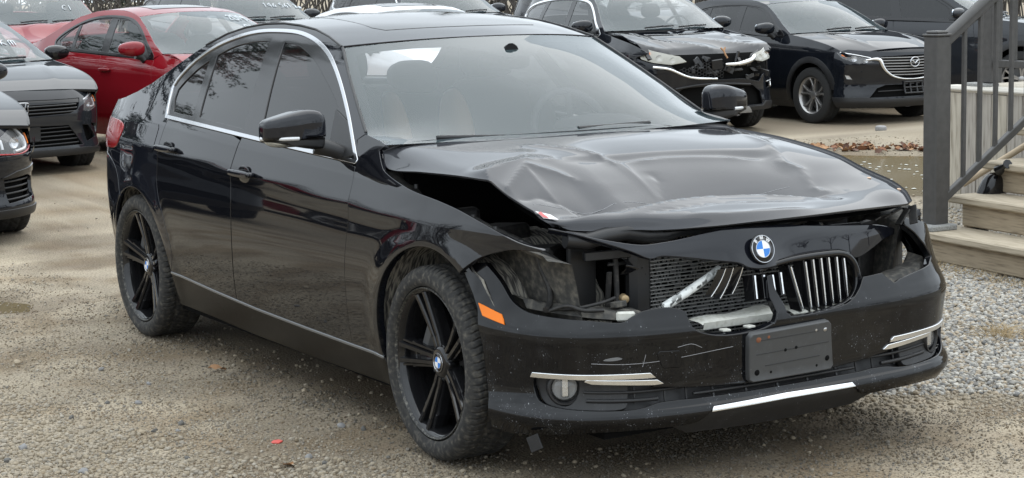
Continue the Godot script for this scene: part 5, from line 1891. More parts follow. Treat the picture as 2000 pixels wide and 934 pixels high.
func build_gravel() -> void:
	var r := RandomNumberGenerator.new()
	r.seed = 77
	var m := mat(Color(1, 1, 1), 0.9)
	m.vertex_color_use_as_albedo = true
	var tones := [Color(0.42, 0.40, 0.36), Color(0.30, 0.285, 0.26), Color(0.50, 0.47, 0.41), Color(0.42, 0.35, 0.26), Color(0.25, 0.245, 0.235), Color(0.50, 0.475, 0.425), Color(0.36, 0.30, 0.225)]
	for k in 4:
		var where := []
		var tint := []
		var tries := 0
		while where.size() < 30000 and tries < 260000:
			tries += 1
			var x: float
			var z: float
			if tries % 3 == 0:
				x = r.randf_range(-9.0, 1.8)
				z = r.randf_range(-9.0, 3.0)
			elif tries % 3 == 1:
				x = r.randf_range(-3.6, 1.8)
				z = r.randf_range(-4.4, -0.2)
			else:
				x = r.randf_range(-3.4, 1.6)
				z = r.randf_range(0.3, 3.0)
			var d := stony(x, z)
			var loose := r.randf() < 0.012
			if r.randf() > d and not loose: continue
			var p := Vector3(x, ground_y(x, z), z)
			if not in_view(p, 0.05): continue
			if Geometry2D.is_point_in_polygon(Vector2(x, z), V(PUDDLE)): continue
			var s := 0.0045 + 0.0105 * pow(r.randf(), 1.8)
			if d > 0.6: s = 0.005 + 0.010 * pow(r.randf(), 1.4)
			elif not loose and d < 0.5: s *= 0.95
			if loose: s *= 0.8
			var b := Basis.from_euler(Vector3(r.randf_range(-0.4, 0.4), r.randf() * TAU, r.randf_range(-0.4, 0.4))).scaled(Vector3.ONE * s)
			p.y += s * 0.18
			if d > 0.6 and r.randf() < 0.4: p.y += s * 0.5
			where.append(Transform3D(b, p))
			var c: Color = tones[r.randi() % 7]
			c = c * r.randf_range(0.68, 1.02) * under_car_shade(x, z)
			if d < 0.6: c = c.lerp(Color(0.35, 0.29, 0.205), r.randf_range(0.5, 0.95)) * 0.85
			c.a = 1.0
			tint.append(c)
		var mm := MultiMesh.new()
		mm.transform_format = MultiMesh.TRANSFORM_3D
		mm.use_colors = true
		mm.mesh = stone_mesh(100 + k, [0.62, 0.7, 0.55, 0.8][k])
		mm.instance_count = where.size()
		for i in where.size():
			mm.set_instance_transform(i, where[i])
			mm.set_instance_color(i, tint[i])
		var o := MultiMeshInstance3D.new()
		o.name = numbered("gravel", self)
		o.multimesh = mm
		o.material_override = m
		add_child(o, true)
		tag(o, "loose grey and tan gravel over the lot", "gravel", "gravel spread over the lot", "stuff")

func build_crumbs() -> void:   # crumbs of earth and grit on the packed dirt
	var r := RandomNumberGenerator.new()
	r.seed = 91
	var m := mat(Color(1, 1, 1), 0.95)
	m.vertex_color_use_as_albedo = true
	for k in 2:
		var where := []
		var tint := []
		var tries := 0
		while where.size() < 34000 and tries < 300000:
			tries += 1
			var x := r.randf_range(-5.5, 1.7)
			var z := r.randf_range(-1.6, 2.8)
			if absf(z) < 0.6 and x < 0.2: continue
			var near := clampf((x + 5.5) / 6.0, 0.0, 1.0)
			if r.randf() > 0.25 + 0.75 * near: continue
			var cl := patchy.get_noise_2d(x * 3.0 + 50.0, z * 3.0)
			if r.randf() > 0.35 + 1.2 * smoothstep(-0.25, 0.45, cl): continue
			var p := Vector3(x, ground_y(x, z), z)
			if not in_view(p, 0.04): continue
			var s := 0.0022 + 0.0045 * pow(r.randf(), 2.5)
			if r.randf() < 0.02: s *= 1.8
			p.y += s * 0.3
			where.append(Transform3D(Basis.from_euler(Vector3(r.randf_range(-0.5, 0.5), r.randf() * TAU, 0)).scaled(Vector3.ONE * s), p))
			var c := Color(0.33, 0.265, 0.18).lerp([Color(0.17, 0.125, 0.08), Color(0.36, 0.33, 0.28), Color(0.22, 0.21, 0.19)][r.randi() % 3], r.randf_range(0.2, 0.9))
			c = c * r.randf_range(0.65, 1.1) * under_car_shade(x, z)
			c.a = 1.0
			tint.append(c)
		var mm := MultiMesh.new()
		mm.transform_format = MultiMesh.TRANSFORM_3D
		mm.use_colors = true
		mm.mesh = stone_mesh(120 + k, 0.7)
		mm.instance_count = where.size()
		for i in where.size():
			mm.set_instance_transform(i, where[i])
			mm.set_instance_color(i, tint[i])
		var o := MultiMeshInstance3D.new()
		o.name = numbered("grit", self)
		o.multimesh = mm
		o.material_override = m
		add_child(o, true)
		tag(o, "fine grit and crumbs of earth on the packed dirt", "grit", "grit on the packed dirt", "stuff")

# ------------------------------------------------------------------ the other cars
func road_wheel_meshes(key: String, R: float, rim: float, spokes: int, w := 0.11) -> void:
	if M.has(key + "_tyre"): return
	M[key + "_tyre"] = tyre_mesh(R, rim, w, 30, 2)
	M[key + "_barrel"] = ring_mesh([-0.10, rim * 0.97, 0.03, rim * 0.9, 0.08, rim * 0.93, 0.092, rim * 0.985, 0.098, rim * 1.005, 0.09, rim * 1.02], 40)
	var st := begin()
	for e in [-1.0, 1.0]:
		blade(st, [[0.04, e * 0.008, 0.024, 0.06, 0.04], [rim * 0.5, e * 0.016, 0.026, 0.066, 0.04], [rim * 0.75, e * 0.034, 0.026, 0.072, 0.04], [rim * 0.96, e * 0.060, 0.03, 0.086, 0.04]], 0.0)
	M[key + "_spoke"] = st.commit()
	M[key + "_n"] = spokes

func road_wheel(parent: Node, key: String, at_: Vector3, flip: bool, spin: float, rim_mat: Material, steer := 0.0) -> void:
	var g := group_part("wheel", parent)
	put("tyre", M[key + "_tyre"], M.rubber_dark, g)
	put("rim", M[key + "_barrel"], rim_mat, g)
	put("brake_disc", M.disc_mesh, M.steel_dark, g)
	var n: int = M[key + "_n"]
	for k in n:
		var o := put("spoke", M[key + "_spoke"], rim_mat, g)
		o.rotation.z = deg_to_rad(spin) + TAU * k / n
	var st := begin()
	lathe(st, V([0.02, 0.052, 0.066, 0.046, 0.07, 0.036, 0.07, 0.0]), 20)
	commit("hub_cap", st, rim_mat, g)
	g.position = at_
	g.rotation.y = (PI if flip else 0.0) + deg_to_rad(steer)

# one car from a list of sizes and outlines; gives back [node, body]
func make_car(c: Dictionary) -> Array:
	var car := thing(c.called, c.label, c.category, "")
	car.position = Vector3(c.at[0], c.get("y", 0.0), c.at[1])
	car.rotation.y = -deg_to_rad(c.get("heading", 0.0))
	var P: Material = c.paint
	var b := Body.new()
	var hw: float = c.hw
	var wb: float = c.wb
	var L: float = -wb - c.rear
	b.PX = [L, L + 0.13, L + 0.3, L + 0.55, -wb, -wb * 0.6, -wb * 0.25, 0.0, 0.35, 0.6, 0.85]
	b.PB = [hw * 0.6, hw * 0.74, hw * 0.86, hw * 0.95, hw * 0.985, hw * 0.985, hw * 0.98, hw * 0.985, hw * 0.96, hw * 0.90, hw * 0.8]
	var bl: float = c.belt
	b.belt = bl
	b.slope = c.get("slope", 0.03)
	b.slope_x = -0.6
	b.SY = [0.15, 0.28, 0.42, bl * 0.62, bl * 0.78, bl * 0.87, bl * 0.95, bl]
	b.SV = [-0.09, -0.045, -0.012, 0.0, -0.006, -0.008, -0.034, -0.058]
	if c.get("crease", false):
		b.SY = [0.15, 0.28, 0.42, bl * 0.62, bl * 0.78, bl * 0.84, bl * 0.87, bl * 0.95, bl]
		b.SV = [-0.09, -0.045, -0.02, -0.012, -0.014, 0.0, -0.006, -0.034, -0.058]
	var top: float = c.top
	b.GY = [bl, lerpf(bl, top, 0.25), lerpf(bl, top, 0.5), lerpf(bl, top, 0.75), top, top + 0.06]
	b.GV = [-0.058, -0.058 - c.lean * 0.22, -0.058 - c.lean * 0.46, -0.058 - c.lean * 0.73, -0.058 - c.lean * 1.05, -0.058 - c.lean * 1.4]
	var R: float = c.R
	var ra: float = c.get("arch", R + 0.055)
	b.arches = [[0.0, R, ra, 0.012], [-wb, R, ra, 0.012]]
	b.set_nose(c.plan, c.plan)
	b.side_keep = 0.6
	b.BY = c.by
	b.BI = c.bi
	var ft := smooth(V(c.fender), 4)
	var roof: PackedVector2Array = V(c.roof)     # from the foot of the front pillar over the roof to the tail
	var dlo := smooth(V(c.dlo), 4, true)
	var doors: Array = c.doors
	var beltline := func(x: float) -> float: return spl(c.belt_x, c.belt_y, x)
	var sill := 0.27
	for s in ([1.0, -1.0] if c.get("both", true) else [1.0]):
		var sd := b.side.bind(s)
		var o := {"cell": 0.05, "celly": 0.045, "lip": 0.003}
		var d: Array = doors
		var fx: float = c.get("fender_front", 0.44)
		var pole := V([roof[0].x, roof[0].y])
		# fender
		var fen := cat([V([d[0], sill, d[0] + 0.02, 0.5, d[0] + 0.03, bl * 0.75, d[0], beltline.call(d[0])]), V([roof[0].x - 0.04, roof[0].y - 0.02]), pole, ft, V([fx, ft[ft.size() - 1].y - 0.05, fx, R + sqrt(maxf(ra * ra - fx * fx, 0.0)) if fx < ra else R]), rev(arc(Vector2(0, R), ra, 184, (rad_to_deg(acos(fx / ra)) if fx < ra else 0.0), 20)).slice(0), V([-ra * 0.99, sill])])
		panel("front_fender", P, car, fen, sd, s, o)
		for k in d.size() - 1:
			var x0: float = d[k + 1]
			var x1: float = d[k]
			var poly := PackedVector2Array()
			var last: bool = k == d.size() - 2
			if last:
				var ar := arc(Vector2(-wb, R), ra + 0.03, 10, 70, 8)
				var low_x := -wb + ra + 0.05
				poly = V([low_x, sill])
				for q in ar:
					if q.x > x0 and q.y > sill + 0.05: poly.append(q)
				poly.append_array(V([x0, maxf(R + ra * 0.95, 0.7), x0 - 0.02, beltline.call(x0) - 0.01]))
			else:
				poly = V([x0 + 0.005, sill, x0 + 0.012, 0.5, x0 + 0.012, bl * 0.75, x0 + 0.005, beltline.call(x0) - 0.01])
			for i in range(1, 7):
				var x := lerpf(x0, x1, i / 7.0)
				poly.append(Vector2(x, beltline.call(x) - 0.01))
			poly.append_array(V([x1 - 0.006, beltline.call(x1) - 0.01, x1 + 0.024, bl * 0.75, x1 + 0.014, 0.5, x1 - 0.006, sill]))
			var dr := panel("front_door" if k == 0 else "rear_door", P, car, poly, sd, s, o)
			var st := begin()
			var hx := x0 + 0.16
			var hy := bl * 0.885 + 0.01 * k
			var hp: Vector3 = b.side(Vector2(hx, hy), s)
			lump(st, Transform3D(Basis(), hp + Vector3(0, 0, s * 0.025)), Vector3(0.105, 0.016, 0.011), 3.0, 18, 8)
			for e in [-0.08, 0.08]: lump(st, Transform3D(Basis(), hp + Vector3(e, 0, s * 0.012)), Vector3(0.02, 0.012, 0.018), 2.6, 10, 6)
			commit("door_handle", st, P, dr)
			st = begin()
			lump(st, Transform3D(Basis(), hp), Vector3(0.06, 0.032, 0.004), 2.2, 18, 6)
			commit("handle_recess", st, P, dr)
		# roof rail, pillars, quarter
		var dq: float = d[d.size() - 1]
		var start := nearest(dlo, Vector2(d[0], beltline.call(d[0])))
		var stop := nearest(dlo, Vector2(dq, beltline.call(dq)))
		var edge := PackedVector2Array()
		var step := -1
		# walk over the top of the window outline
		var probe := (start + dlo.size() / 8) % dlo.size()
		if dlo[probe].y > dlo[start].y + 0.05: step = 1
		var i2 := start
		var guard := 0
		while i2 != stop and guard < 500:
			edge.append(dlo[i2])
			i2 = (i2 + step + dlo.size()) % dlo.size()
			guard += 1
		edge.append(dlo[stop])
		var tail := V([L + 0.03, roof[roof.size() - 1].y, L + 0.005, 0.75, L + 0.02, 0.3, L + 0.15, 0.24, -wb - ra * 0.98, 0.26])
		var q := cat([edge, V([dq - 0.025, beltline.call(dq) - 0.012, dq - 0.004, maxf(R + ra * 0.95, 0.7) + 0.004]), arc(Vector2(-wb, R), ra, 55, 190, 16), rev(tail), rev(roof), V([d[0] - 0.005, beltline.call(d[0]) + 0.02])])
		panel("body_side", P, car, q, sd, s, o)
		# sill
		panel("side_skirt", c.get("skirt", P), car, V([-ra * 0.98, sill - 0.004, -wb + ra + 0.05, sill - 0.004, -wb + ra + 0.02, 0.19, -ra * 0.95, 0.18]), sd, s, {"cell": 0.1, "flange": 0.03})
		# windows
		var inner := inset(dlo, 0.022)
		var holes := []
		for g in c.glass: holes.append(V(g))
		panel("window_frame", M.gloss_black, car, inner, sd, s, {"cell": 0.08, "holes": holes, "lift": -0.004, "flange": 0.006})
		for g in holes: panel("side_window", c.get("side_glass", M.glass_tint), car, Geometry2D.offset_polygon(g, 0.004)[0], sd, s, {"cell": 0.1, "lift": -0.008, "flange": 0.0})
		panel("window_trim", c.get("trim", M.gloss_black), car, dlo, sd, s, {"cell": 0.06, "holes": [inner], "lift": 0.003, "flange": 0.008})
		var st := begin()
		sheet(st, V([L + 0.1, 0.2, -0.3, 0.18, -0.3, bl * 0.93, L + 0.2, bl * 0.95]), b.inner.bind(s, 0.03), s, {"cell": 0.2, "flange": 0.0, "holes": [arc(Vector2(-wb, R), ra, -50, 230, 16)]})
		for w in [0.0, -wb]:
			var rows := []
			for i in 17:
				var an := deg_to_rad(lerpf(-12, 192, i / 16.0))
				var x: float = w + cos(an) * (ra + 0.02)
				var y: float = R + sin(an) * (ra + 0.02)
				rows.append([Vector3(x, y, s * 0.4), Vector3(x, y, s * (b.W(x, y) - 0.01))])
			skin(st, rows)
			var inw := arc(Vector2(w, R), ra + 0.02, -12, 192, 16)
			var ix := Geometry2D.triangulate_polygon(inw)
			for k in range(0, ix.size(), 3):
				var tp := []
				for j in 3: tp.append([Vector3(inw[ix[k + j]].x, inw[ix[k + j]].y, s * 0.4), Vector3(0, 0, s), Vector2.ZERO])
				tri(st, tp[0], tp[1], tp[2])
		commit("inner_side", st, M.dark, car)
		if c.get("cladding", false):
			for w in [0.0, -wb]:
				var bn := PackedVector2Array()
				bn.append_array(arc(Vector2(w, R), ra - 0.004, -8 if w == 0.0 else 0, 188, 24))
				bn.append_array(rev(arc(Vector2(w, R), ra + 0.065, -8 if w == 0.0 else 0, 188, 24)))
				if w == 0.0:
					bn = cat([arc(Vector2(w, R), ra - 0.004, 12, 188, 24), rev(arc(Vector2(w, R), ra + 0.065, 12, 188, 24))])
				panel("arch_cladding", M.plastic_dark, car, bn, sd, s, {"cell": 0.05, "lift": 0.012, "flange": 0.02})
		# mirror
		var mp: Array = c.mirror
		var mir := group_part("door_mirror", car)
		var mc := Vector3(mp[0], mp[1], s * (b.W(mp[0], mp[1] - 0.08) + 0.135))
		var shp := func(v: Vector3) -> Vector3:
			var ow = v.z * s
			return Vector3(v.x * (0.8 + 0.25 * (1.0 - absf(ow))) - 0.25 * ow, v.y * (1.0 - 0.22 * maxf(ow, 0.0)), v.z)
		st = begin()
		lump(st, Transform3D(Basis(), mc), Vector3(0.075, 0.072, 0.125), 2.8, 28, 16, shp)
		commit("mirror_cap", st, c.get("mirror_paint", P), mir)
		st = begin()
		tube(st, [mc + Vector3(0.0, -0.06, -s * 0.05), mc + Vector3(0.01, -0.085, -s * 0.1), Vector3(mp[0] + 0.03, mp[1] - 0.12, s * (b.W(mp[0], mp[1] - 0.12) - 0.01))], [0.045, 0.035, 0.035], 10)
		sheet(st, V([mp[0] + 0.10, mp[1] - 0.10, mp[0] - 0.13, mp[1] - 0.085, mp[0] - 0.13, mp[1] + 0.07]), sd, s, {"cell": 0.06, "lift": 0.003, "flange": 0.01})
		commit("mirror_base", st, M.plastic_dark, mir)
		st = begin()
		lump(st, Transform3D(Basis(), mc + Vector3(-0.055, 0.0, 0)), Vector3(0.022, 0.055, 0.105), 4.0, 20, 12)
		commit("mirror_glass", st, M.mirror, mir)
		panel("tail_lamp", M.lamp_red, car, V([L + 0.03, bl * 0.8, L + 0.3, bl * 0.84, L + 0.32, bl * 0.94, L + 0.05, bl * 0.98]), sd, s, {"cell": 0.08, "lift": 0.004, "flange": 0.01})
	# screens, roof, tail
	var nA: int = c.pillar      # number of roof points that belong to the front pillar
	var nR: int = c.roof_n      # and up to the end of the roof
	var lift := []
	for v in roof: lift.append(Vector3(v.x, v.y, b.W(v.x, v.y) - 0.005))
	var we := even3(lift.slice(0, nA), 5)
	var wm := []
	for i in range(0, c.ws_mid.size(), 2): wm.append(Vector3(c.ws_mid[i], c.ws_mid[i + 1], 0))
	wm = even3(wm, 5)
	var ws := crown.bind(we, wm, 2.2)
	var clear := smooth(V([0.06, -0.5, 0.06, 0.5, 0.11, 0.88, 0.5, 0.935, 0.88, 0.92, 0.93, 0.5, 0.93, 0.16, 0.84, 0.09, 0.84, -0.09, 0.93, -0.16, 0.93, -0.5, 0.88, -0.92, 0.5, -0.935, 0.11, -0.88]), 3, true)
	var whole := V([0.0, -1, 1, -1, 1, 1, 0.0, 1])
	var wsn := panel("windshield", c.get("ws_glass", M.windshield), car, whole, ws, 1.0, {"cell": 0.1, "celly": 0.1, "flange": 0.0})
	panel("windshield_border", M.frit, car, whole, ws, 1.0, {"cell": 0.1, "celly": 0.1, "flange": 0.0, "lift": -0.003, "holes": [clear]})
	var rm := []
	for i in range(0, c.roof_mid.size(), 2): rm.append(Vector3(c.roof_mid[i], c.roof_mid[i + 1], 0))
	var re := even3(lift.slice(nA - 1, nR), 7)
	rm = even3(rm, 7)
	panel("roof", P, car, V([0.01, -0.998, 0.99, -0.998, 0.99, 0.998, 0.01, 0.998]), crown.bind(re, rm, 2.4), 1.0, {"cell": 0.07, "celly": 0.08, "flange": 0.02})
	if c.get("sunroof", false): panel("sunroof", M.gloss_black, car, V([0.2, -0.6, 0.65, -0.6, 0.65, 0.6, 0.2, 0.6]), crown.bind(re, rm, 2.4), 1.0, {"cell": 0.1, "celly": 0.1, "lift": 0.004, "flange": 0.01})
	var te := even3(lift.slice(nR - 1), 7)
	var tm := []
	for i in range(0, c.tail_mid.size(), 2): tm.append(Vector3(c.tail_mid[i], c.tail_mid[i + 1], 0))
	tm = even3(tm, 7)
	var gend: float = c.get("glass_end", 0.55)
	panel("rear_window", M.glass_clear, car, V([0.05, -0.92, gend, -0.92, gend, 0.92, 0.05, 0.92]), crown.bind(te, tm, 2.3), 1.0, {"cell": 0.1, "celly": 0.1, "flange": 0.0})
	panel("tail_skin", P, car, V([0, -1, 1, -1, 1, 1, 0, 1]), crown.bind(te, tm, 2.3), 1.0, {"cell": 0.1, "celly": 0.1, "holes": [V([0.05, -0.92, gend, -0.92, gend, 0.92, 0.05, 0.92])]})
	var ty: float = roof[roof.size() - 1].y
	var tp2 := func(q: Vector2) -> Vector3: return Vector3(L + 0.02 - 0.05 * (1.0 - pow(absf(q.x) / hw, 2.0)), q.y, q.x)
	panel("tail_panel", P, car, V([-hw * 0.55, 0.24, hw * 0.55, 0.24, hw * 0.58, ty, -hw * 0.58, ty]), tp2, -1.0, {"cell": 0.15})
	# hood
	if c.get("plain_hood", true):
		var he := []
		for v in ft: he.append(Vector3(v.x, v.y, b.W(v.x, v.y) - 0.006))
		he = even3(he, 9)
		var hm := []
		for i in range(0, c.hood_mid.size(), 2): hm.append(Vector3(c.hood_mid[i], c.hood_mid[i + 1], 0))
		hm = even3(hm, 9)
		var crm := c.get("hood_crease", 0.0) as float
		var hf := func(q: Vector2) -> Vector3:
			var p := crown(q, he, hm, 2.6)
			p.y += crm * exp(-pow((absf(q.y) - lerpf(0.72, 0.5, q.x)) / 0.06, 2.0)) * sin(PI * clampf(q.x, 0, 1))
			if c.has("dents"): p.y += c.dents.call(q)
			return p
		panel("hood", c.get("hood_paint", P), car, V([0.012, -0.995, 0.99, -0.995, 0.99, 0.995, 0.012, 0.995]), hf, -1.0, {"cell": 0.04, "celly": 0.05, "flange": 0.02, "lip": 0.004})
		panel("hood_underside", M.dark, car, V([0.02, -0.97, 0.97, -0.97, 0.97, 0.97, 0.02, 0.97]), func(q: Vector2) -> Vector3: return hf.call(q) - Vector3(0.01, 0.03, 0), 1.0, {"cell": 0.1, "celly": 0.1, "flange": 0.0})
	# wipers
	for k in 2:
		var st := begin()
		var p0: Vector3 = ws.call(Vector2(0.03, [-0.1, 0.45][k]))
		var p1: Vector3 = ws.call(Vector2(0.05, [-0.62, -0.02][k]))
		tube(st, [p0 + Vector3(0.02, 0.012, 0), (p0 + p1) * 0.5 + Vector3(0.02, 0.02, 0), p1 + Vector3(0.01, 0.016, 0)], 0.011, 6)
		commit("wiper", st, M.plastic_dark, car)
	# cabin
	var st2 := begin()
	box(st2, at(-wb * 0.55, 0.22, 0), Vector3(wb * 1.1, 0.05, hw * 1.6), 0.0)
	box(st2, at(0.15, 0.45, 0), Vector3(0.9, 0.5, 0.8), 0.0)
	box(st2, at(-0.55, bl * 0.72, 0), Vector3(0.1, bl * 0.5, hw * 1.6), 0.0)
	box(st2, at(-wb * 0.98 , bl * 0.70, 0), Vector3(0.5, bl * 0.5, hw * 1.5), 0.0)
	commit("floor_pan", st2, M.dark, car)
	st2 = begin()
	lump(st2, at(roof[0].x - 0.2, roof[0].y - 0.1, 0), Vector3(0.3, 0.08, hw * 0.82), 4.0)
	commit("dashboard", st2, M.interior, car)
	for s in [1.0, -1.0]:
		st2 = begin()
		var sx: float = c.get("seat_x", -1.55)
		var sy: float = bl - 0.1
		lump(st2, Transform3D(Basis(Vector3(0, 0, 1), 0.25), Vector3(sx, sy - 0.05, s * hw * 0.4)), Vector3(0.09, 0.36, 0.24), 3.0)
		lump(st2, Transform3D(Basis(Vector3(0, 0, 1), 0.2), Vector3(sx - 0.1, sy + 0.38, s * hw * 0.4)), Vector3(0.05, 0.09, 0.13), 3.0)
		commit("front_seat", st2, M.interior_grey, car)
	st2 = begin()
	lump(st2, Transform3D(Basis(Vector3(0, 0, 1), 0.3), Vector3(c.get("seat_x", -1.55) - 0.85, bl - 0.12, 0)), Vector3(0.1, 0.34, hw * 0.72), 5.0)
	commit("rear_bench", st2, M.interior, car)
	st2 = begin()
	var ring := []
	for i in 25:
		var a := TAU * i / 24.0
		ring.append(Vector3(sin(0.4) * cos(a) * 0.18, cos(a) * 0.18, sin(a) * 0.18) + Vector3(roof[0].x - 0.42, roof[0].y - 0.03, -hw * 0.4))
	tube(st2, ring, 0.015, 6, false)
	commit("steering_wheel", st2, M.interior_grey, car)
	st2 = begin()
	lump(st2, Transform3D(Basis(), ws.call(Vector2(0.9, 0.0)) + Vector3(-0.07, -0.03, 0)), Vector3(0.03, 0.035, 0.11), 4.0)
	commit("rear_view_mirror", st2, M.interior, car)
	# wheels
	road_wheel_meshes(c.wheel_key, R, c.rim, c.spokes)
	for w in [[0.0, 1.0], [-wb, 1.0], [0.0, -1.0], [-wb, -1.0]]:
		road_wheel(car, c.wheel_key, Vector3(w[0], R, w[1] * (hw - 0.125)), w[1] < 0, c.get("spin", 90.0), c.get("rim_mat", M.alloy), c.get("steer", 0.0) if w[0] == 0.0 else 0.0)
	return [car, b, ws]

func both(poly: Array) -> Array:   # an outline and its mirror image
	var a := V(poly)
	var m := PackedVector2Array()
	for q in a: m.append(Vector2(-q.x, q.y))
	return [a, m]

func nose_shape(called: String, m: Material, car: Node, b: Body, poly: PackedVector2Array, lift := 0.0, flange := 0.012, holes := [], cell := 0.04) -> MeshInstance3D:
	return panel(called, m, car, poly, b.nose, -1.0, {"cell": cell, "lift": lift, "flange": flange, "holes": holes, "lip": 0.003})

func nose_bar(called: String, m: Material, car: Node, b: Body, pts: Array, r: float, off := 0.0) -> MeshInstance3D:
	var st := begin()
	var line := []
	for q in smooth(V(pts), 5): line.append(b.nose_in(q, -off))
	tube(st, line, r, 6)
	return commit(called, st, m, car)

func lamp_unit(car: Node, b: Body, poly: PackedVector2Array, insides: Array, glass_m: Material) -> void:   # cavity, bowls, lens
	var g := group_part("headlight", car)
	panel("housing", M.lamp_house, g, poly, func(q: Vector2) -> Vector3: return b.nose_in(q, 0.055), -1.0, {"cell": 0.04, "flange": 0.0})
	for v in insides:
		var c := b.nose_in(Vector2(v[0], v[1]), 0.012)
		var n := (b.nose_in(Vector2(v[0], v[1]), -0.1) - b.nose(Vector2(v[0], v[1]))).normalized().lerp(Vector3(1, 0, 0), 0.5).normalized()
		var bs := Basis(Vector3.UP.cross(n).normalized(), n.cross(Vector3.UP.cross(n)).normalized(), n)
		var st := begin()
		lathe(st, V([-0.012, v[2] * 0.95, 0.0, v[2], 0.003, v[2] * 0.97, -0.01, v[2] * 0.7, -0.02, 0.0]), 18, Transform3D(bs, c))
		commit("bowl", st, M.chrome, g)
		st = begin()
		lathe(st, V([-0.02, v[2] * 0.55, 0.0, v[2] * 0.5, 0.01, v[2] * 0.2, 0.012, 0.0]), 16, Transform3D(bs, c))
		commit("bulb_lens", st, M.lamp_glass, g)
	panel("lens", glass_m, g, poly, b.nose, -1.0, {"cell": 0.04, "flange": 0.02})

# white grease-pen writing on the inside of a windshield
func scrawl(car: Node, ws: Callable, words: String, u: float, t: float, size: float) -> void:
	var st := begin()
	var x := t
	var glyphs := {"0": [0, 0, .6, 0, .6, 1, 0, 1, 0, 0], "1": [.1, .8, .35, 1, .3, 0], "2": [0, .8, .3, 1, .55, .75, 0, 0, .6, .05], "3": [0, .95, .5, .9, .2, .55, .55, .3, .3, 0, 0, .1], "4": [.45, 0, .45, 1, 0, .4, .65, .4], "5": [.55, 1, .1, 1, .1, .55, .5, .5, .45, .05, 0, 0], "6": [.5, 1, .1, .5, .1, .05, .5, .05, .5, .4, .1, .45], "7": [0, 1, .6, 1, .2, 0], "8": [.3, .5, .05, .8, .3, 1, .55, .8, .3, .5, 0, .2, .3, 0, .6, .2, .3, .5], "9": [.5, .6, .1, .6, .1, .95, .5, .95, .5, .6, .4, 0], "-": [.1, .5, .5, .5], "k": [.1, 1, .1, 0, .1, .35, .45, .6, .15, .35, .5, 0], "m": [0, 0, 0, .5, .25, .5, .25, 0, .25, .5, .5, .5, .5, 0], "C": [.55, .85, .3, 1, 0, .6, .1, .1, .5, .1], "l": [.2, 1, .2, 0], "S": [.55, .9, .2, 1, .05, .7, .5, .4, .4, 0, 0, .1]}
	for ch in words:
		if glyphs.has(ch):
			var g := V(glyphs[ch])
			var pts := []
			for q in smooth(g, 3): pts.append(ws.call(Vector2(u + q.y * size * 0.9 + 0.02 * size * sin(x * 40.0), x - q.x * size * 0.8 - q.y * 0.1 * size)) + Vector3(0.004, 0.005, 0))
			tube(st, pts, 0.005, 4)
		x -= size * (0.72 if ch != " " else 0.5)
	commit("grease_writing", st, M.grease_white, car).set_meta("kind", "stuff")

func sedan_spec() -> Dictionary:
	return {"called": "sedan", "category": "car", "hw": 0.89, "wb": 2.70, "rear": 0.98, "R": 0.322, "rim": 0.215, "belt": 0.955, "slope": 0.035, "top": 1.39, "lean": 0.27,
		"plan": [0.86, 0, 0.85, 0.25, 0.81, 0.48, 0.72, 0.66, 0.58, 0.79, 0.44, 0.845, 0.30, 0.862, 0.0, 0.872], "by": [0.14, 0.2, 0.25, 0.32, 0.42, 0.52, 0.6, 0.68, 0.75, 0.82], "bi": [0.06, 0.01, 0.0, 0.02, 0.022, 0.012, 0.015, 0.04, 0.09, 0.16],
		"fender": [-0.50, 1.0, -0.3, 0.975, 0.0, 0.935, 0.3, 0.875, 0.52, 0.80, 0.62, 0.755], "hood_mid": [-0.28, 1.0, 0.1, 0.96, 0.45, 0.875, 0.70, 0.785],
		"roof": [-0.50, 1.01, -0.72, 1.10, -0.95, 1.22, -1.25, 1.355, -1.45, 1.40, -1.75, 1.425, -2.1, 1.41, -2.4, 1.355, -2.65, 1.265, -2.95, 1.14, -3.15, 1.09, -3.64, 1.06], "pillar": 4, "roof_n": 8,
		"dlo": [-0.62, 0.96, -0.86, 1.115, -1.12, 1.26, -1.38, 1.345, -1.75, 1.37, -2.1, 1.35, -2.4, 1.27, -2.66, 1.13, -2.55, 1.03, -2.1, 1.01, -1.6, 0.99, -1.1, 0.972],
		"glass": [[-0.80, 0.998, -0.98, 1.15, -1.2, 1.27, -1.40, 1.32, -1.62, 1.335, -1.52, 1.012], [-1.75, 1.342, -2.05, 1.33, -2.27, 1.285, -2.22, 1.045, -1.66, 1.022], [-2.32, 1.27, -2.45, 1.21, -2.58, 1.12, -2.5, 1.065, -2.28, 1.05]],
		"doors": [-0.60, -1.62, -2.52], "belt_x": [-2.7, -2.1, -1.6, -1.1, -0.5], "belt_y": [1.025, 1.008, 0.988, 0.97, 0.955],
		"ws_mid": [-0.27, 1.005, -0.55, 1.16, -0.85, 1.30, -1.15, 1.395], "roof_mid": [-1.15, 1.395, -1.5, 1.445, -1.85, 1.455, -2.3, 1.405], "tail_mid": [-2.3, 1.405, -2.65, 1.30, -3.1, 1.15, -3.35, 1.12, -3.68, 1.085],
		"mirror": [-0.80, 1.06], "wheel_key": "five", "spokes": 5, "paint": M.paint_grey, "label": ""}

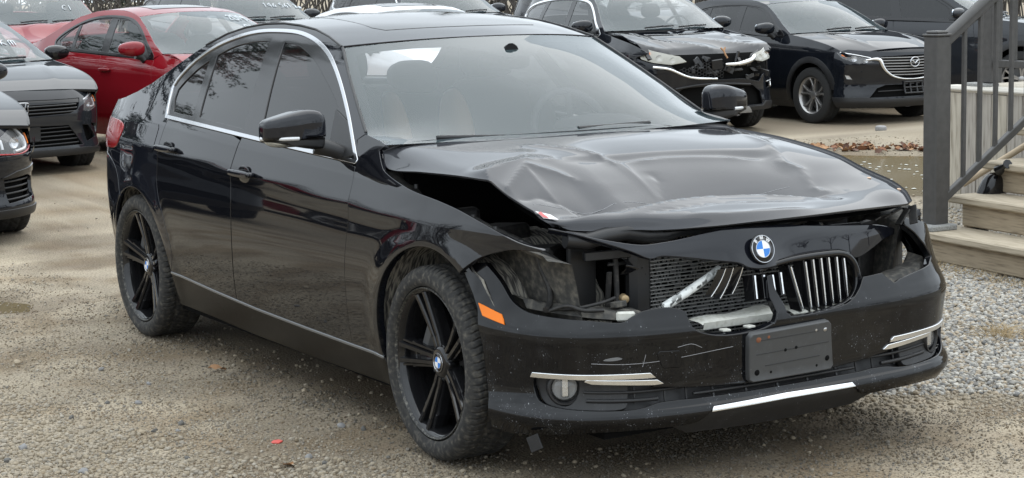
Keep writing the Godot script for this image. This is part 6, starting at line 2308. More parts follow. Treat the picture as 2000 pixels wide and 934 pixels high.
func suv_spec() -> Dictionary:
	return {"called": "crossover", "category": "car", "hw": 0.91, "wb": 2.62, "rear": 0.95, "R": 0.35, "rim": 0.225, "belt": 1.10, "slope": 0.035, "top": 1.58, "lean": 0.25, "arch": 0.42,
		"plan": [0.88, 0, 0.87, 0.25, 0.83, 0.48, 0.74, 0.67, 0.60, 0.81, 0.45, 0.865, 0.30, 0.885, 0.0, 0.892], "by": [0.2, 0.27, 0.33, 0.45, 0.55, 0.65, 0.75, 0.85, 0.92, 1.0], "bi": [0.07, 0.02, 0.005, 0.015, 0.018, 0.01, 0.0, 0.015, 0.05, 0.11],
		"fender": [-0.50, 1.165, -0.3, 1.14, 0.0, 1.10, 0.3, 1.05, 0.52, 0.98, 0.63, 0.93], "hood_mid": [-0.30, 1.175, 0.1, 1.13, 0.45, 1.06, 0.74, 0.965],
		"roof": [-0.50, 1.175, -0.70, 1.28, -0.92, 1.42, -1.18, 1.555, -1.40, 1.60, -1.8, 1.63, -2.3, 1.625, -2.8, 1.585, -3.15, 1.53, -3.32, 1.35, -3.45, 1.15, -3.52, 1.05], "pillar": 4, "roof_n": 9,
		"dlo": [-0.60, 1.115, -0.82, 1.28, -1.06, 1.44, -1.30, 1.53, -1.75, 1.565, -2.3, 1.555, -2.8, 1.50, -3.08, 1.40, -3.0, 1.27, -2.5, 1.20, -2.0, 1.17, -1.4, 1.145],
		"glass": [[-0.80, 1.165, -0.98, 1.33, -1.18, 1.45, -1.36, 1.505, -1.62, 1.53, -1.55, 1.185], [-1.74, 1.535, -2.05, 1.535, -2.36, 1.52, -2.40, 1.23, -1.68, 1.195], [-2.48, 1.505, -2.78, 1.465, -2.98, 1.39, -2.95, 1.30, -2.5, 1.245]],
		"doors": [-0.62, -1.65, -2.45], "belt_x": [-3.0, -2.5, -2.0, -1.4, -0.5], "belt_y": [1.26, 1.198, 1.168, 1.14, 1.11],
		"ws_mid": [-0.28, 1.18, -0.55, 1.34, -0.82, 1.48, -1.08, 1.585], "roof_mid": [-1.08, 1.585, -1.5, 1.65, -2.1, 1.675, -3.1, 1.60], "tail_mid": [-3.1, 1.60, -3.35, 1.40, -3.52, 1.18, -3.6, 1.05],
		"mirror": [-0.80, 1.235], "wheel_key": "suv", "spokes": 5, "paint": M.paint_navy, "label": "", "seat_x": -1.5, "cladding": true}

func with(base: Dictionary, over: Dictionary) -> Dictionary:
	var d := base.duplicate(true)
	d.merge(over, true)
	return d

func emblem_h(car: Node, p: Vector3, s: float) -> void:   # an H inside a rounded frame
	var st := begin()
	var fr := []
	for q in smooth(V([-0.55, 0.45, 0.55, 0.45, 0.5, 0.1, 0.42, -0.45, -0.42, -0.45, -0.5, 0.1]), 3, true): fr.append(p + Vector3(0, q.y, q.x) * s)
	fr.append(fr[0])
	tube(st, fr, s * 0.055, 6)
	for e in [-1.0, 1.0]: tube(st, [p + Vector3(0, 0.42, e * 0.36) * s, p + Vector3(0, 0.0, e * 0.22) * s, p + Vector3(0, -0.42, e * 0.28) * s], s * 0.075, 6)
	tube(st, [p + Vector3(0, 0.0, -0.22) * s, p + Vector3(0, 0.0, 0.22) * s], s * 0.065, 6)
	commit("emblem", st, M.chrome, car).set_meta("kind", "stuff")

func build_others() -> void:
	# --- dark grey sedan at the left, front on
	var r := make_car(with(sedan_spec(), {"called": "grey_sedan", "label": "dark grey sedan at the left facing forward with slim headlights", "at": [-11.5, -0.90], "y": -0.03, "heading": -2.5, "hw": 0.90, "hood_crease": 0.006, "paint": M.paint_grey, "side_glass": M.glass_clear, "R": 0.325, "mirror_paint": M.gloss_black}))
	civic_face(r[0], r[1])
	scrawl(r[0], r[2], "4-S", 0.74, -0.25, 0.2)
	scrawl(r[0], r[2], "359 km", 0.34, 0.08, 0.2)
	# --- dark hatchback corner at the far left, bumper torn
	r = make_car(with(sedan_spec(), {"called": "torn_hatchback", "label": "dark hatchback at the far left edge with torn front bumper", "at": [-7.1, 1.05], "heading": 0.5, "hw": 0.90, "paint": M.paint_navy, "R": 0.322}))
	hatch_face(r[0], r[1])
	# --- red sedan
	r = make_car(with(sedan_spec(), {"called": "red_sedan", "label": "bright red four-door sedan with crumpled front fender and writing on its windshield", "at": [-11.0, -3.38], "heading": -9.5, "paint": M.paint_red, "side_glass": M.glass_light, "sunroof": true, "fender_front": 0.44, "dents": func(q: Vector2) -> float: return 0.03 * sin(q.x * 9.0) * smoothstep(0.2, 1.0, q.y)}))
	plain_face(r[0], r[1], M.paint_red)
	scrawl(r[0], r[2], "2019-", 0.70, -0.38, 0.15)
	scrawl(r[0], r[2], "93 141", 0.42, -0.45, 0.15)
	# --- white sedan behind the black roof
	r = make_car(with(sedan_spec(), {"called": "white_sedan", "label": "white sedan with sunroof, only its roof showing over the black sedan", "at": [-11.3, -5.95], "y": -0.05, "paint": M.paint_white, "sunroof": true}))
	plain_face(r[0], r[1], M.paint_white)
	# --- crossover with smashed grille
	r = make_car(with(suv_spec(), {"called": "smashed_crossover", "label": "black crossover with smashed grille, raised hood edge and hazed headlights", "at": [-12.0, -9.2], "y": -0.16, "heading": 9.0, "fender": [-0.50, 1.15, -0.3, 1.125, 0.0, 1.085, 0.3, 1.04, 0.52, 0.985, 0.63, 0.945], "hood_mid": [-0.30, 1.155, 0.1, 1.105, 0.45, 1.03, 0.74, 0.925], "paint": M.paint_navy, "trim": M.chrome_satin, "side_glass": M.glass_light, "dents": func(q: Vector2) -> float: return 0.035 * smoothstep(0.5, 0.95, q.x) * (0.6 + 0.5 * sin(q.y * 5.0)) - 0.05 * smoothstep(0.86, 1.0, q.x) + 0.065 * smoothstep(0.55, 1.0, q.y) * sin(PI * clampf(q.x, 0, 1)) - 0.02 * absf(sin(q.x * 7.0 + q.y * 4.0)) * smoothstep(0.3, 0.7, q.x), "hood_crease": 0.008}))
	crv_face(r[0], r[1])
	# --- crossover with chrome wing grille
	r = make_car(with(suv_spec(), {"called": "dark_crossover", "label": "dark navy crossover with chrome-edged grille and silver wheels behind the stair post", "at": [-11.7, -11.75], "y": -0.165, "heading": 2.0, "hw": 0.885, "wb": 2.57, "R": 0.34, "rim": 0.222, "arch": 0.40, "paint": M.paint_navy, "hood_crease": 0.012, "steer": 3.0,
		"belt": 1.02, "top": 1.46, "fender": [-0.50, 1.065, -0.3, 1.04, 0.0, 1.0, 0.3, 0.945, 0.52, 0.875, 0.63, 0.83], "hood_mid": [-0.30, 1.085, 0.1, 1.05, 0.45, 0.985, 0.74, 0.90],
		"by": [0.2, 0.27, 0.33, 0.45, 0.55, 0.65, 0.75, 0.82, 0.90, 0.96], "bi": [0.05, 0.0, 0.0, 0.03, 0.03, 0.015, 0.01, 0.03, 0.08, 0.14],
		"roof": [-0.50, 1.075, -0.72, 1.18, -0.95, 1.305, -1.22, 1.425, -1.45, 1.47, -1.8, 1.50, -2.3, 1.495, -2.7, 1.45, -3.05, 1.38, -3.22, 1.25, -3.38, 1.1, -3.5, 1.0], "dlo": [-0.62, 1.03, -0.84, 1.18, -1.08, 1.33, -1.32, 1.41, -1.75, 1.44, -2.3, 1.42, -2.65, 1.35, -2.85, 1.25, -2.75, 1.16, -2.4, 1.115, -2.0, 1.09, -1.4, 1.062],
		"glass": [[-0.82, 1.075, -1.0, 1.22, -1.18, 1.33, -1.38, 1.385, -1.60, 1.405, -1.54, 1.10], [-1.72, 1.41, -2.05, 1.405, -2.30, 1.385, -2.28, 1.145, -1.66, 1.11], [-2.38, 1.37, -2.6, 1.32, -2.75, 1.25, -2.7, 1.19, -2.38, 1.15]], "doors": [-0.62, -1.62, -2.40], "belt_x": [-3.0, -2.5, -2.0, -1.4, -0.5], "belt_y": [1.17, 1.11, 1.085, 1.058, 1.025],
		"ws_mid": [-0.28, 1.09, -0.55, 1.235, -0.82, 1.36, -1.10, 1.455], "roof_mid": [-1.10, 1.455, -1.5, 1.52, -2.1, 1.545, -3.0, 1.46], "tail_mid": [-3.0, 1.46, -3.25, 1.28, -3.45, 1.1, -3.55, 1.0], "mirror": [-0.82, 1.14], "wheel_key": "wing", "spin": 90.0}))
	mazda_face(r[0], r[1])
	# --- big dark crossover side on, behind the railings
	r = make_car(with(suv_spec(), {"called": "side_on_crossover", "label": "large dark crossover seen side on behind the railings at right", "at": [-12.0, -14.9], "y": -0.15, "heading": -38.0, "hw": 0.97, "paint": M.paint_grey, "R": 0.37, "rim": 0.25, "arch": 0.44, "wheel_key": "big"}))
	plain_face(r[0], r[1], M.paint_grey)
	# --- second row
	r = make_car(with(suv_spec(), {"called": "crumpled_red_car", "label": "red car with buckled hood in the second row at top left", "at": [-19.9, -4.15], "heading": 7.0, "cladding": false, "paint": M.paint_red, "dents": func(q: Vector2) -> float: return 0.07 * sin(q.x * 5.0 + q.y * 2.0) * smoothstep(0.1, 0.5, q.x) + 0.05 * absf(sin(q.y * 6.0)) * q.x}))
	plain_face(r[0], r[1], M.paint_red)
	scrawl(r[0], r[2], "84 828 km", 0.80, -0.02, 0.17)
	scrawl(r[0], r[2], "Cl", 0.40, -0.42, 0.17)
	r = make_car(with(suv_spec(), {"called": "dark_van", "label": "dark tall car in the second row with writing on its windshield behind the red sedan", "at": [-17.5, -6.45], "paint": M.paint_grey}))
	plain_face(r[0], r[1], M.paint_grey)
	scrawl(r[0], r[2], "146 561 km", 0.36, -0.16, 0.14)
	r = make_car(with(suv_spec(), {"called": "grey_crossover", "label": "grey crossover in the second row between the white roof and the smashed crossover", "at": [-17.8, -9.7], "paint": M.paint_grey, "trim": M.chrome_satin}))
	plain_face(r[0], r[1], M.paint_grey)
	r = make_car(with(suv_spec(), {"called": "dark_second_row_crossover", "label": "dark crossover in the second row behind the smashed crossover's roof", "at": [-17.5, -13.0], "paint": M.paint_navy}))
	plain_face(r[0], r[1], M.paint_navy)
	# --- cars beyond the left edge that the black doors mirror
	r = make_car(with(sedan_spec(), {"called": "dark_red_car", "label": "dark red sedan parked beyond the left edge, mirrored in the black doors", "at": [-11.6, 7.0], "heading": 32.0, "paint": M.paint_red}))
	plain_face(r[0], r[1], M.paint_red)
	r = make_car(with(suv_spec(), {"called": "parked_crossover", "label": "dark crossover parked beyond the left edge past the dark red sedan", "at": [-8.7, 3.3], "heading": 2.0, "paint": M.paint_navy}))
	plain_face(r[0], r[1], M.paint_navy)

func plain_face(car: Node, b: Body, P: Material) -> void:
	var yt: float = b.BY[b.BY.size() - 1] - 0.07
	var smax := 1.06
	var gr := both([0.0, yt - 0.17, 0.36, yt - 0.15, 0.42, yt - 0.06, 0.0, yt - 0.05])
	var grille := V([-0.36, yt - 0.17, 0.36, yt - 0.17, 0.42, yt - 0.06, -0.42, yt - 0.06])
	var low := V([-0.5, 0.3, 0.5, 0.3, 0.42, 0.42, -0.42, 0.42])
	var lamps := both([0.50, yt - 0.15, 0.95, yt - 0.10, 1.0, yt + 0.0, 0.52, yt - 0.05])
	nose_shape("front_bumper", P, car, b, V([smax, 0.24, smax, yt + 0.02, 0.55, yt + 0.02, 0.0, yt + 0.035, -0.55, yt + 0.02, -smax, yt + 0.02, -smax, 0.24, -0.6, 0.2, 0.6, 0.2]), 0.0, 0.02, [grille, low] + lamps, 0.06)
	panel("grille_back", M.dark, car, V([-0.6, 0.25, 0.6, 0.25, 0.6, yt, -0.6, yt]), func(q: Vector2) -> Vector3: return b.nose_in(q, 0.06), -1.0, {"cell": 0.1, "flange": 0.0})
	for k in 4: nose_bar("grille_bar", M.plastic_grey, car, b, [-0.39, yt - 0.15 + 0.028 * k, 0.0, yt - 0.152 + 0.028 * k, 0.39, yt - 0.15 + 0.028 * k], 0.006, -0.015)
	for l in lamps:
		var s := signf(l[0].x)
		lamp_unit(car, b, l, [[s * 0.62, yt - 0.095, 0.03], [s * 0.80, yt - 0.07, 0.03]], M.lamp_glass)

func civic_face(car: Node, b: Body) -> void:
	var P: Material = M.paint_grey
	var smax := 1.07
	var upper := V([-0.56, 0.60, -0.46, 0.565, 0.0, 0.555, 0.46, 0.565, 0.56, 0.60, 0.60, 0.665, 0.62, 0.70, 0.30, 0.70, 0.0, 0.705, -0.30, 0.70, -0.62, 0.70, -0.60, 0.665])
	var lower := V([-0.60, 0.28, 0.60, 0.28, 0.52, 0.38, 0.44, 0.465, 0.0, 0.475, -0.44, 0.465, -0.52, 0.38])
	var corner := both([0.66, 0.305, 0.86, 0.33, 0.70, 0.45, 0.60, 0.46])
	var duct := both([0.88, 0.36, 1.0, 0.37, 1.02, 0.44, 0.74, 0.465])
	var lamps := both([0.62, 0.585, 0.70, 0.57, 0.95, 0.615, 1.03, 0.63, 1.01, 0.74, 0.93, 0.745, 0.66, 0.665])
	var outer := cat([V([smax, 0.24, smax, 0.70, 1.03, 0.74, 0.92, 0.775, 0.5, 0.77, 0.0, 0.785, -0.5, 0.77, -0.92, 0.775, -1.03, 0.74, -smax, 0.70, -smax, 0.24, -0.95, 0.205, -0.5, 0.2, 0.5, 0.2, 0.95, 0.205])])
	nose_shape("front_bumper", P, car, b, outer, 0.0, 0.02, [upper, lower] + corner + duct + lamps)
	panel("grille_back", M.dark, car, V([-0.92, 0.25, 0.92, 0.25, 1.02, 0.46, 0.70, 0.71, -0.70, 0.71, -1.02, 0.46]), func(q: Vector2) -> Vector3: return b.nose_in(q, 0.05), -1.0, {"cell": 0.1, "flange": 0.0})
	for k in 3: nose_bar("grille_bar", M.gloss_black, car, b, [-0.55, 0.645 - 0.03 * k, 0.0, 0.642 - 0.03 * k, 0.55, 0.645 - 0.03 * k], 0.009, -0.008)
	nose_shape("grille_header", M.gloss_black, car, b, V([-0.60, 0.663, 0.60, 0.663, 0.615, 0.698, -0.615, 0.698]), -0.006)
	for k in 5: nose_bar("intake_bar", M.plastic_dark, car, b, [-0.55, 0.305 + 0.036 * k, 0.0, 0.30 + 0.036 * k, 0.55, 0.305 + 0.036 * k], 0.007, -0.012)
	nose_shape("plate_mount", M.plastic_dark, car, b, V([-0.16, 0.34, 0.16, 0.34, 0.16, 0.46, -0.16, 0.46]), -0.002, 0.02)
	nose_shape("splitter", M.plastic_dark, car, b, V([-0.90, 0.20, 0.90, 0.20, 0.98, 0.225, 0.6, 0.255, -0.6, 0.255, -0.98, 0.225]), 0.012, 0.03)
	for l in lamps:
		var s := signf(l[0].x)
		lamp_unit(car, b, l, [[s * 0.74, 0.63, 0.022], [s * 0.94, 0.67, 0.02]], M.lamp_glass)
		var hook := [s * 0.66, 0.675, s * 0.80, 0.705, s * 0.93, 0.735, s * 1.0, 0.735]
		nose_bar("light_strip", M.lamp_clear, car, b, hook, 0.011, -0.006)
		nose_bar("light_strip", M.lamp_clear, car, b, [s * 0.76, 0.61, s * 0.85, 0.615, s * 0.88, 0.63, s * 0.88, 0.685], 0.008, -0.01)
		nose_bar("amber_marker", M.lamp_amber, car, b, [s * 1.015, 0.64, s * 1.02, 0.70], 0.012, -0.006)
	emblem_h(car, b.nose_in(Vector2(0.0, 0.635), -0.016), 0.10)

func hatch_face(car: Node, b: Body) -> void:
	var P: Material = M.paint_navy
	var upper := V([-0.55, 0.60, 0.55, 0.60, 0.58, 0.70, -0.58, 0.70])
	var lamps := both([0.56, 0.585, 0.75, 0.575, 1.0, 0.61, 1.02, 0.70, 0.90, 0.765, 0.72, 0.735, 0.58, 0.69])
	var low := V([-0.45, 0.26, 0.45, 0.26, 0.50, 0.44, -0.50, 0.44])
	var duct := both([0.60, 0.27, 0.93, 0.29, 0.95, 0.42, 0.85, 0.445, 0.58, 0.43])
	var outer := V([1.06, 0.23, 1.06, 0.50, 1.08, 0.60, 1.04, 0.62, 1.02, 0.56, 0.93, 0.545, 0.80, 0.56, 0.70, 0.55, 0.5, 0.575, 0.0, 0.575, -0.5, 0.575, -1.05, 0.575, -1.05, 0.23, -0.6, 0.2, 0.6, 0.2])
	nose_shape("torn_bumper", P, car, b, outer, 0.012, 0.02, [low] + duct)
	nose_shape("nose_skin", P, car, b, V([1.04, 0.59, 1.05, 0.70, 0.92, 0.78, 0.5, 0.775, 0.0, 0.785, -0.5, 0.775, -0.92, 0.78, -1.05, 0.70, -1.04, 0.58]), 0.0, 0.02, [upper] + lamps)
	panel("grille_back", M.dark, car, V([-0.98, 0.22, 0.98, 0.22, 1.02, 0.56, 0.6, 0.71, -0.6, 0.71, -1.02, 0.56]), func(q: Vector2) -> Vector3: return b.nose_in(q, 0.05), -1.0, {"cell": 0.1, "flange": 0.0})
	for k in 3: nose_bar("grille_bar", M.gloss_black, car, b, [-0.55, 0.625 + 0.028 * k, 0.55, 0.625 + 0.028 * k], 0.006, -0.01)
	for s in [1.0, -1.0]:
		for k in 4: nose_bar("intake_bar", M.plastic_dark, car, b, [s * 0.60, 0.295 + 0.038 * k, s * 0.94, 0.30 + 0.038 * k], 0.007, -0.012)
		nose_shape("bumper_blade", M.gloss_black, car, b, V([s * 0.56, 0.44, s * 1.02, 0.46, s * 1.03, 0.50, s * 0.7, 0.475]), 0.02, 0.012)
	nose_shape("splitter", M.plastic_dark, car, b, V([-0.98, 0.19, 0.98, 0.19, 1.04, 0.235, 0.6, 0.235, -0.6, 0.235, -1.04, 0.235]), 0.02, 0.03)
	for l in lamps:
		var s := signf(l[0].x)
		lamp_unit(car, b, l, [[s * 0.74, 0.655, 0.038]], M.lamp_glass)
		nose_bar("light_strip", M.lamp_clear, car, b, [s * 0.86, 0.74, s * 0.90, 0.66, s * 0.87, 0.615, s * 0.72, 0.60], 0.013, -0.008)
		nose_bar("light_strip", M.lamp_clear, car, b, [s * 0.60, 0.62, s * 0.60, 0.68], 0.012, -0.008)
		nose_bar("red_strip", M.lamp_red, car, b, [s * 0.56, 0.592, s * 0.78, 0.583, s * 1.0, 0.618], 0.006, 0.004)
		nose_bar("amber_marker", M.lamp_amber, car, b, [s * 1.0, 0.63, s * 1.0, 0.70], 0.01, -0.006)
	# torn lug standing up at the corner
	var st := begin()
	skin(st, [[b.nose_in(Vector2(-0.90, 0.56), -0.02), b.nose_in(Vector2(-1.0, 0.57), -0.02), b.nose_in(Vector2(-1.07, 0.57), -0.03)], [b.nose_in(Vector2(-0.97, 0.60), -0.03), b.nose_in(Vector2(-1.03, 0.62), -0.04), b.nose_in(Vector2(-1.09, 0.62), -0.05)], [b.nose_in(Vector2(-1.0, 0.665), -0.04), b.nose_in(Vector2(-1.05, 0.67), -0.05), b.nose_in(Vector2(-1.10, 0.665), -0.06)]])
	commit("torn_lug", st, P, car)

func crv_face(car: Node, b: Body) -> void:
	var P: Material = M.paint_navy
	var upper := V([-0.58, 0.70, -0.30, 0.645, 0.0, 0.63, 0.30, 0.645, 0.58, 0.70, 0.60, 0.80, 0.55, 0.90, 0.0, 0.915, -0.55, 0.90, -0.62, 0.78])
	var lamps := both([0.42, 0.845, 0.60, 0.815, 0.80, 0.84, 0.98, 0.88, 1.06, 0.97, 1.04, 1.005, 0.9, 0.98, 0.5, 0.905])
	var fog := both([0.72, 0.50, 0.92, 0.52, 0.98, 0.585, 0.70, 0.575])
	var low := V([-0.62, 0.32, 0.62, 0.32, 0.58, 0.47, 0.45, 0.55, 0.0, 0.57, -0.45, 0.55, -0.58, 0.47])
	var outer := V([1.07, 0.34, 1.07, 0.89, 0.98, 0.865, 0.80, 0.825, 0.60, 0.795, 0.45, 0.68, 0.30, 0.642, 0.0, 0.628, -0.30, 0.63, -0.45, 0.60, -0.55, 0.585, -0.62, 0.66, -0.75, 0.70, -1.05, 0.68, -1.07, 0.34, -0.7, 0.30, 0.7, 0.30])
	nose_shape("front_bumper", P, car, b, outer, 0.0, 0.02, [low] + fog)
	panel("grille_back", M.dark, car, V([-1.0, 0.28, 1.0, 0.28, 1.04, 0.80, 0.6, 0.92, -0.6, 0.92, -1.04, 0.80]), func(q: Vector2) -> Vector3: return b.nose_in(q, 0.06), -1.0, {"cell": 0.1, "flange": 0.0})
	nose_shape("lower_cladding", M.plastic_dark, car, b, V([-1.0, 0.27, 1.0, 0.27, 1.05, 0.335, 0.66, 0.36, 0.60, 0.31, -0.60, 0.31, -0.66, 0.36, -1.05, 0.335]), 0.015, 0.03)
	nose_shape("skid_plate", M.scuff_grey, car, b, V([-0.42, 0.255, 0.42, 0.255, 0.36, 0.31, -0.36, 0.31]), 0.03, 0.02)
	# honeycomb mesh, one bar net
	var st := begin()
	for i in 16:
		for k in 5:
			var c := Vector2(-0.02 + 0.036 * i, 0.665 + 0.036 * k + 0.018 * (i % 2))
			if c.x > 0.55 or c.y > 0.665 + 0.3 * (0.75 - c.x): continue
			var pts := []
			for j in 7: pts.append(b.nose_in(c + Vector2(cos(TAU * j / 6.0), sin(TAU * j / 6.0)) * 0.021, 0.02))
			tube(st, pts, 0.004, 4, false)
	commit("grille_mesh", st, M.plastic_dark, car).set_meta("kind", "stuff")
	nose_bar("chrome_wing", M.chrome_satin, car, b, [0.80, 0.79, 0.62, 0.765, 0.45, 0.69, 0.30, 0.655, 0.05, 0.642], 0.016, 0.004)
	st = begin()
	var wing := []
	for q in smooth(V([-0.05, 0.80, -0.22, 0.80, -0.40, 0.835, -0.48, 0.885]), 4): wing.append(b.nose_in(q, -0.01))
	tube(st, wing, [0.012, 0.018, 0.02, 0.022, 0.024, 0.025, 0.026, 0.026, 0.026, 0.026, 0.026, 0.025, 0.02], 8)
	commit("chrome_wing", st, M.chrome_satin, car)
	# wreckage in the grille
	st = begin()
	box(st, Transform3D(Basis(Vector3(1, 0, 0), 0.1), b.nose_in(Vector2(0.05, 0.80), 0.0)), Vector3(0.03, 0.12, 0.14), 0.01)
	commit("badge_base", st, M.gloss_black, car)
	var g := RandomNumberGenerator.new()
	g.seed = 9
	for i in 40:
		st = begin()
		var c := Vector2(g.randf_range(-0.72, 0.40), g.randf_range(0.64, 0.90))
		box(st, Transform3D(Basis.from_euler(Vector3(g.randfn() * 0.6, g.randfn() * 0.5, g.randfn() * 0.5)), b.nose_in(c, g.randf_range(0.0, 0.05))), Vector3(g.randf_range(0.01, 0.03), g.randf_range(0.012, 0.07), g.randf_range(0.03, 0.16)), 0.003)
		commit("broken_piece", st, [M.plastic_dark, M.gloss_black, M.plastic_worn][i % 3], car)
	for l in lamps:
		var s := signf(l[0].x)
		lamp_unit(car, b, l, [[s * 0.58, 0.86, 0.036], [s * 0.74, 0.885, 0.04]], M.lamp_hazed)
		nose_bar("amber_marker", M.lamp_amber, car, b, [s * 0.86, 0.885, s * 0.88, 0.945], 0.018, -0.02)
	for f in fog:
		var s := signf(f[0].x)
		nose_bar("fog_trim", M.chrome_satin, car, b, [s * 0.71, 0.578, s * 0.85, 0.583, s * 0.98, 0.588, s * 0.92, 0.525, s * 0.86, 0.515, s * 0.80, 0.545], 0.008, 0.004)
	nose_shape("plate_mount", M.plastic_dark, car, b, V([-0.30, 0.37, -0.02, 0.35, -0.01, 0.49, -0.29, 0.515]), 0.03, 0.03)
	for q in [[-0.22, 0.42], [-0.1, 0.41], [-0.2, 0.475]]: nose_bar("plate_clip", M.scuff_grey, car, b, [q[0], q[1], q[0] + 0.05, q[1]], 0.006, 0.034)
	nose_bar("intake_bar", M.plastic_dark, car, b, [0.55, 0.54, 0.3, 0.575, 0.0, 0.585, -0.4, 0.56], 0.015, 0.004)
	# dead bird-dropping streak on the hood edge: a smear of tan mud
	st = begin()
	for q in [[[-0.06, 0.905], [-0.055, 0.95], [-0.03, 0.985]], [[-0.055, 0.95], [-0.085, 0.985]], [[-0.06, 0.905], [-0.075, 0.87]]]:
		var pts := []
		for v in q: pts.append(b.nose_in(Vector2(v[0], v[1]), -0.035))
		tube(st, pts, 0.011, 5)
	commit("leaf_scrap", st, M.leaf_c, car)

func mazda_face(car: Node, b: Body) -> void:
	var P: Material = M.paint_navy
	var grille := smooth(V([-0.50, 0.80, -0.44, 0.66, -0.28, 0.565, 0.0, 0.54, 0.28, 0.565, 0.44, 0.66, 0.50, 0.80, 0.30, 0.815, 0.0, 0.82, -0.30, 0.815]), 3, true)
	var lamps := both([0.56, 0.745, 0.74, 0.735, 0.94, 0.79, 1.05, 0.865, 0.98, 0.862, 0.66, 0.80])
	var fog := both([0.82, 0.545, 0.90, 0.55, 0.93, 0.605, 0.86, 0.595])
	var low := V([-0.62, 0.33, 0.62, 0.33, 0.52, 0.44, 0.40, 0.475, -0.40, 0.475, -0.52, 0.44])
	var outer := V([1.07, 0.33, 1.07, 0.865, 0.90, 0.90, 0.5, 0.87, 0.0, 0.885, -0.5, 0.87, -0.90, 0.90, -1.07, 0.865, -1.07, 0.33, -0.6, 0.30, 0.6, 0.30])
	nose_shape("front_bumper", P, car, b, outer, 0.0, 0.02, [grille, low] + fog + lamps)
	panel("grille_back", M.dark, car, V([-0.95, 0.3, 0.95, 0.3, 0.95, 0.62, 0.52, 0.83, -0.52, 0.83, -0.95, 0.62]), func(q: Vector2) -> Vector3: return b.nose_in(q, 0.06), -1.0, {"cell": 0.1, "flange": 0.0})
	nose_shape("lower_cladding", M.plastic_dark, car, b, V([-1.02, 0.22, 1.02, 0.22, 1.08, 0.33, 0.66, 0.335, 0.50, 0.31, -0.50, 0.31, -0.66, 0.335, -1.08, 0.33]), 0.014, 0.03)
	for k in 7:
		var y := 0.585 + 0.034 * k
		var w := lerpf(0.30, 0.475, sqrt(k / 6.0))
		nose_bar("grille_bar", M.scuff_grey, car, b, [-w, y + 0.008, 0.0, y, w, y + 0.008], 0.0075, -0.012)
	var gl := []
	for q in [-0.505, 0.80, -0.475, 0.72, -0.43, 0.655, -0.36, 0.60, -0.26, 0.56, -0.14, 0.54, 0.0, 0.533]: gl.append(q)
	for s in [1.0, -1.0]:
		var st := begin()
		var line := []
		var rad := []
		var pts := smooth(V([0.66, 0.775, 0.56, 0.785, 0.49, 0.77, 0.455, 0.70, 0.40, 0.635, 0.30, 0.575, 0.16, 0.542, 0.0, 0.533]), 4)
		for i in pts.size():
			line.append(b.nose_in(Vector2(pts[i].x * s, pts[i].y), -0.006))
			var t := float(i) / (pts.size() - 1)
			rad.append(lerpf(0.010, 0.024, smoothstep(0.0, 0.3, t)) if t < 0.35 else lerpf(0.024, 0.006, (t - 0.35) / 0.65))
		tube(st, line, rad, 8)
		commit("chrome_wing", st, M.chrome_satin, car)
	for l in lamps:
		var s := signf(l[0].x)
		lamp_unit(car, b, l, [[s * 0.66, 0.765, 0.032], [s * 0.80, 0.79, 0.036]], M.lamp_glass)
		nose_bar("amber_marker", M.lamp_amber, car, b, [s * 0.90, 0.815, s * 0.97, 0.835], 0.017, -0.016)
		nose_bar("lamp_edge", M.chrome_satin, car, b, [s * 0.60, 0.80, s * 0.80, 0.84, s * 1.0, 0.868], 0.006, 0.0)
	for f in fog:
		var s := signf(f[0].x)
		panel("fog_lamp", M.lamp_clear, car, f, b.nose, -1.0, {"cell": 0.05, "lift": -0.01, "flange": 0.01})
	# badge: ring with a bird-wing V
	var c := b.nose_in(Vector2(0, 0.735), -0.014)
	var st2 := begin()
	var ring := []
	for i in 33:
		var a := TAU * i / 32.0
		ring.append(c + Vector3(0, sin(a) * 0.056, cos(a) * 0.068))
	tube(st2, ring, 0.007, 6, false)
	for s in [1.0, -1.0]: tube(st2, [c + Vector3(0.002, 0.022, s * 0.062), c + Vector3(0.002, 0.012, s * 0.03), c + Vector3(0.002, -0.018, 0)], [0.004, 0.010, 0.008], 6)
	commit("emblem", st2, M.chrome, car).set_meta("kind", "stuff")
	# bare plate mount
	for q in [[-0.15, 0.37, 0.15, 0.37], [-0.15, 0.50, 0.15, 0.50], [-0.15, 0.435, 0.15, 0.435]]: nose_bar("plate_mount_bar", M.plastic_dark, car, b, q, 0.012, 0.012)
	for x in [-0.14, -0.05, 0.05, 0.14]: nose_bar("plate_mount_bar", M.plastic_dark, car, b, [x, 0.36, x, 0.51], 0.012, 0.01)
	nose_bar("intake_bar", M.plastic_grey, car, b, [-0.5, 0.40, 0.0, 0.405, 0.5, 0.40], 0.008, -0.02)

# ------------------------------------------------------------------ stairs, railing, deck
func wood(c: Color, dark: Color, seed_: int, along := Vector3(0.6, 8.0, 8.0)) -> StandardMaterial3D:
	var m := mat(Color(1, 1, 1), 0.85)
	m.albedo_texture = noise_tex(0.012, [[0.0, dark.linear_to_srgb()], [0.35, c.lerp(dark, 0.3).linear_to_srgb()], [0.6, c.linear_to_srgb()], [1.0, (c * 1.12).linear_to_srgb()]], 512, FastNoiseLite.TYPE_SIMPLEX_SMOOTH, 5, seed_)
	m.uv1_triplanar = true
	m.uv1_scale = along
	m.heightmap_enabled = true
	m.heightmap_texture = m.albedo_texture
	m.heightmap_scale = 0.15
	return m

func plank(called: String, parent: Node, m: Material, t: Transform3D, size: Vector3, ch := 0.006) -> MeshInstance3D:
	var st := begin()
	box(st, Transform3D(), size, ch)
	var o := commit(called, st, m, parent)
	o.transform = t
	return o

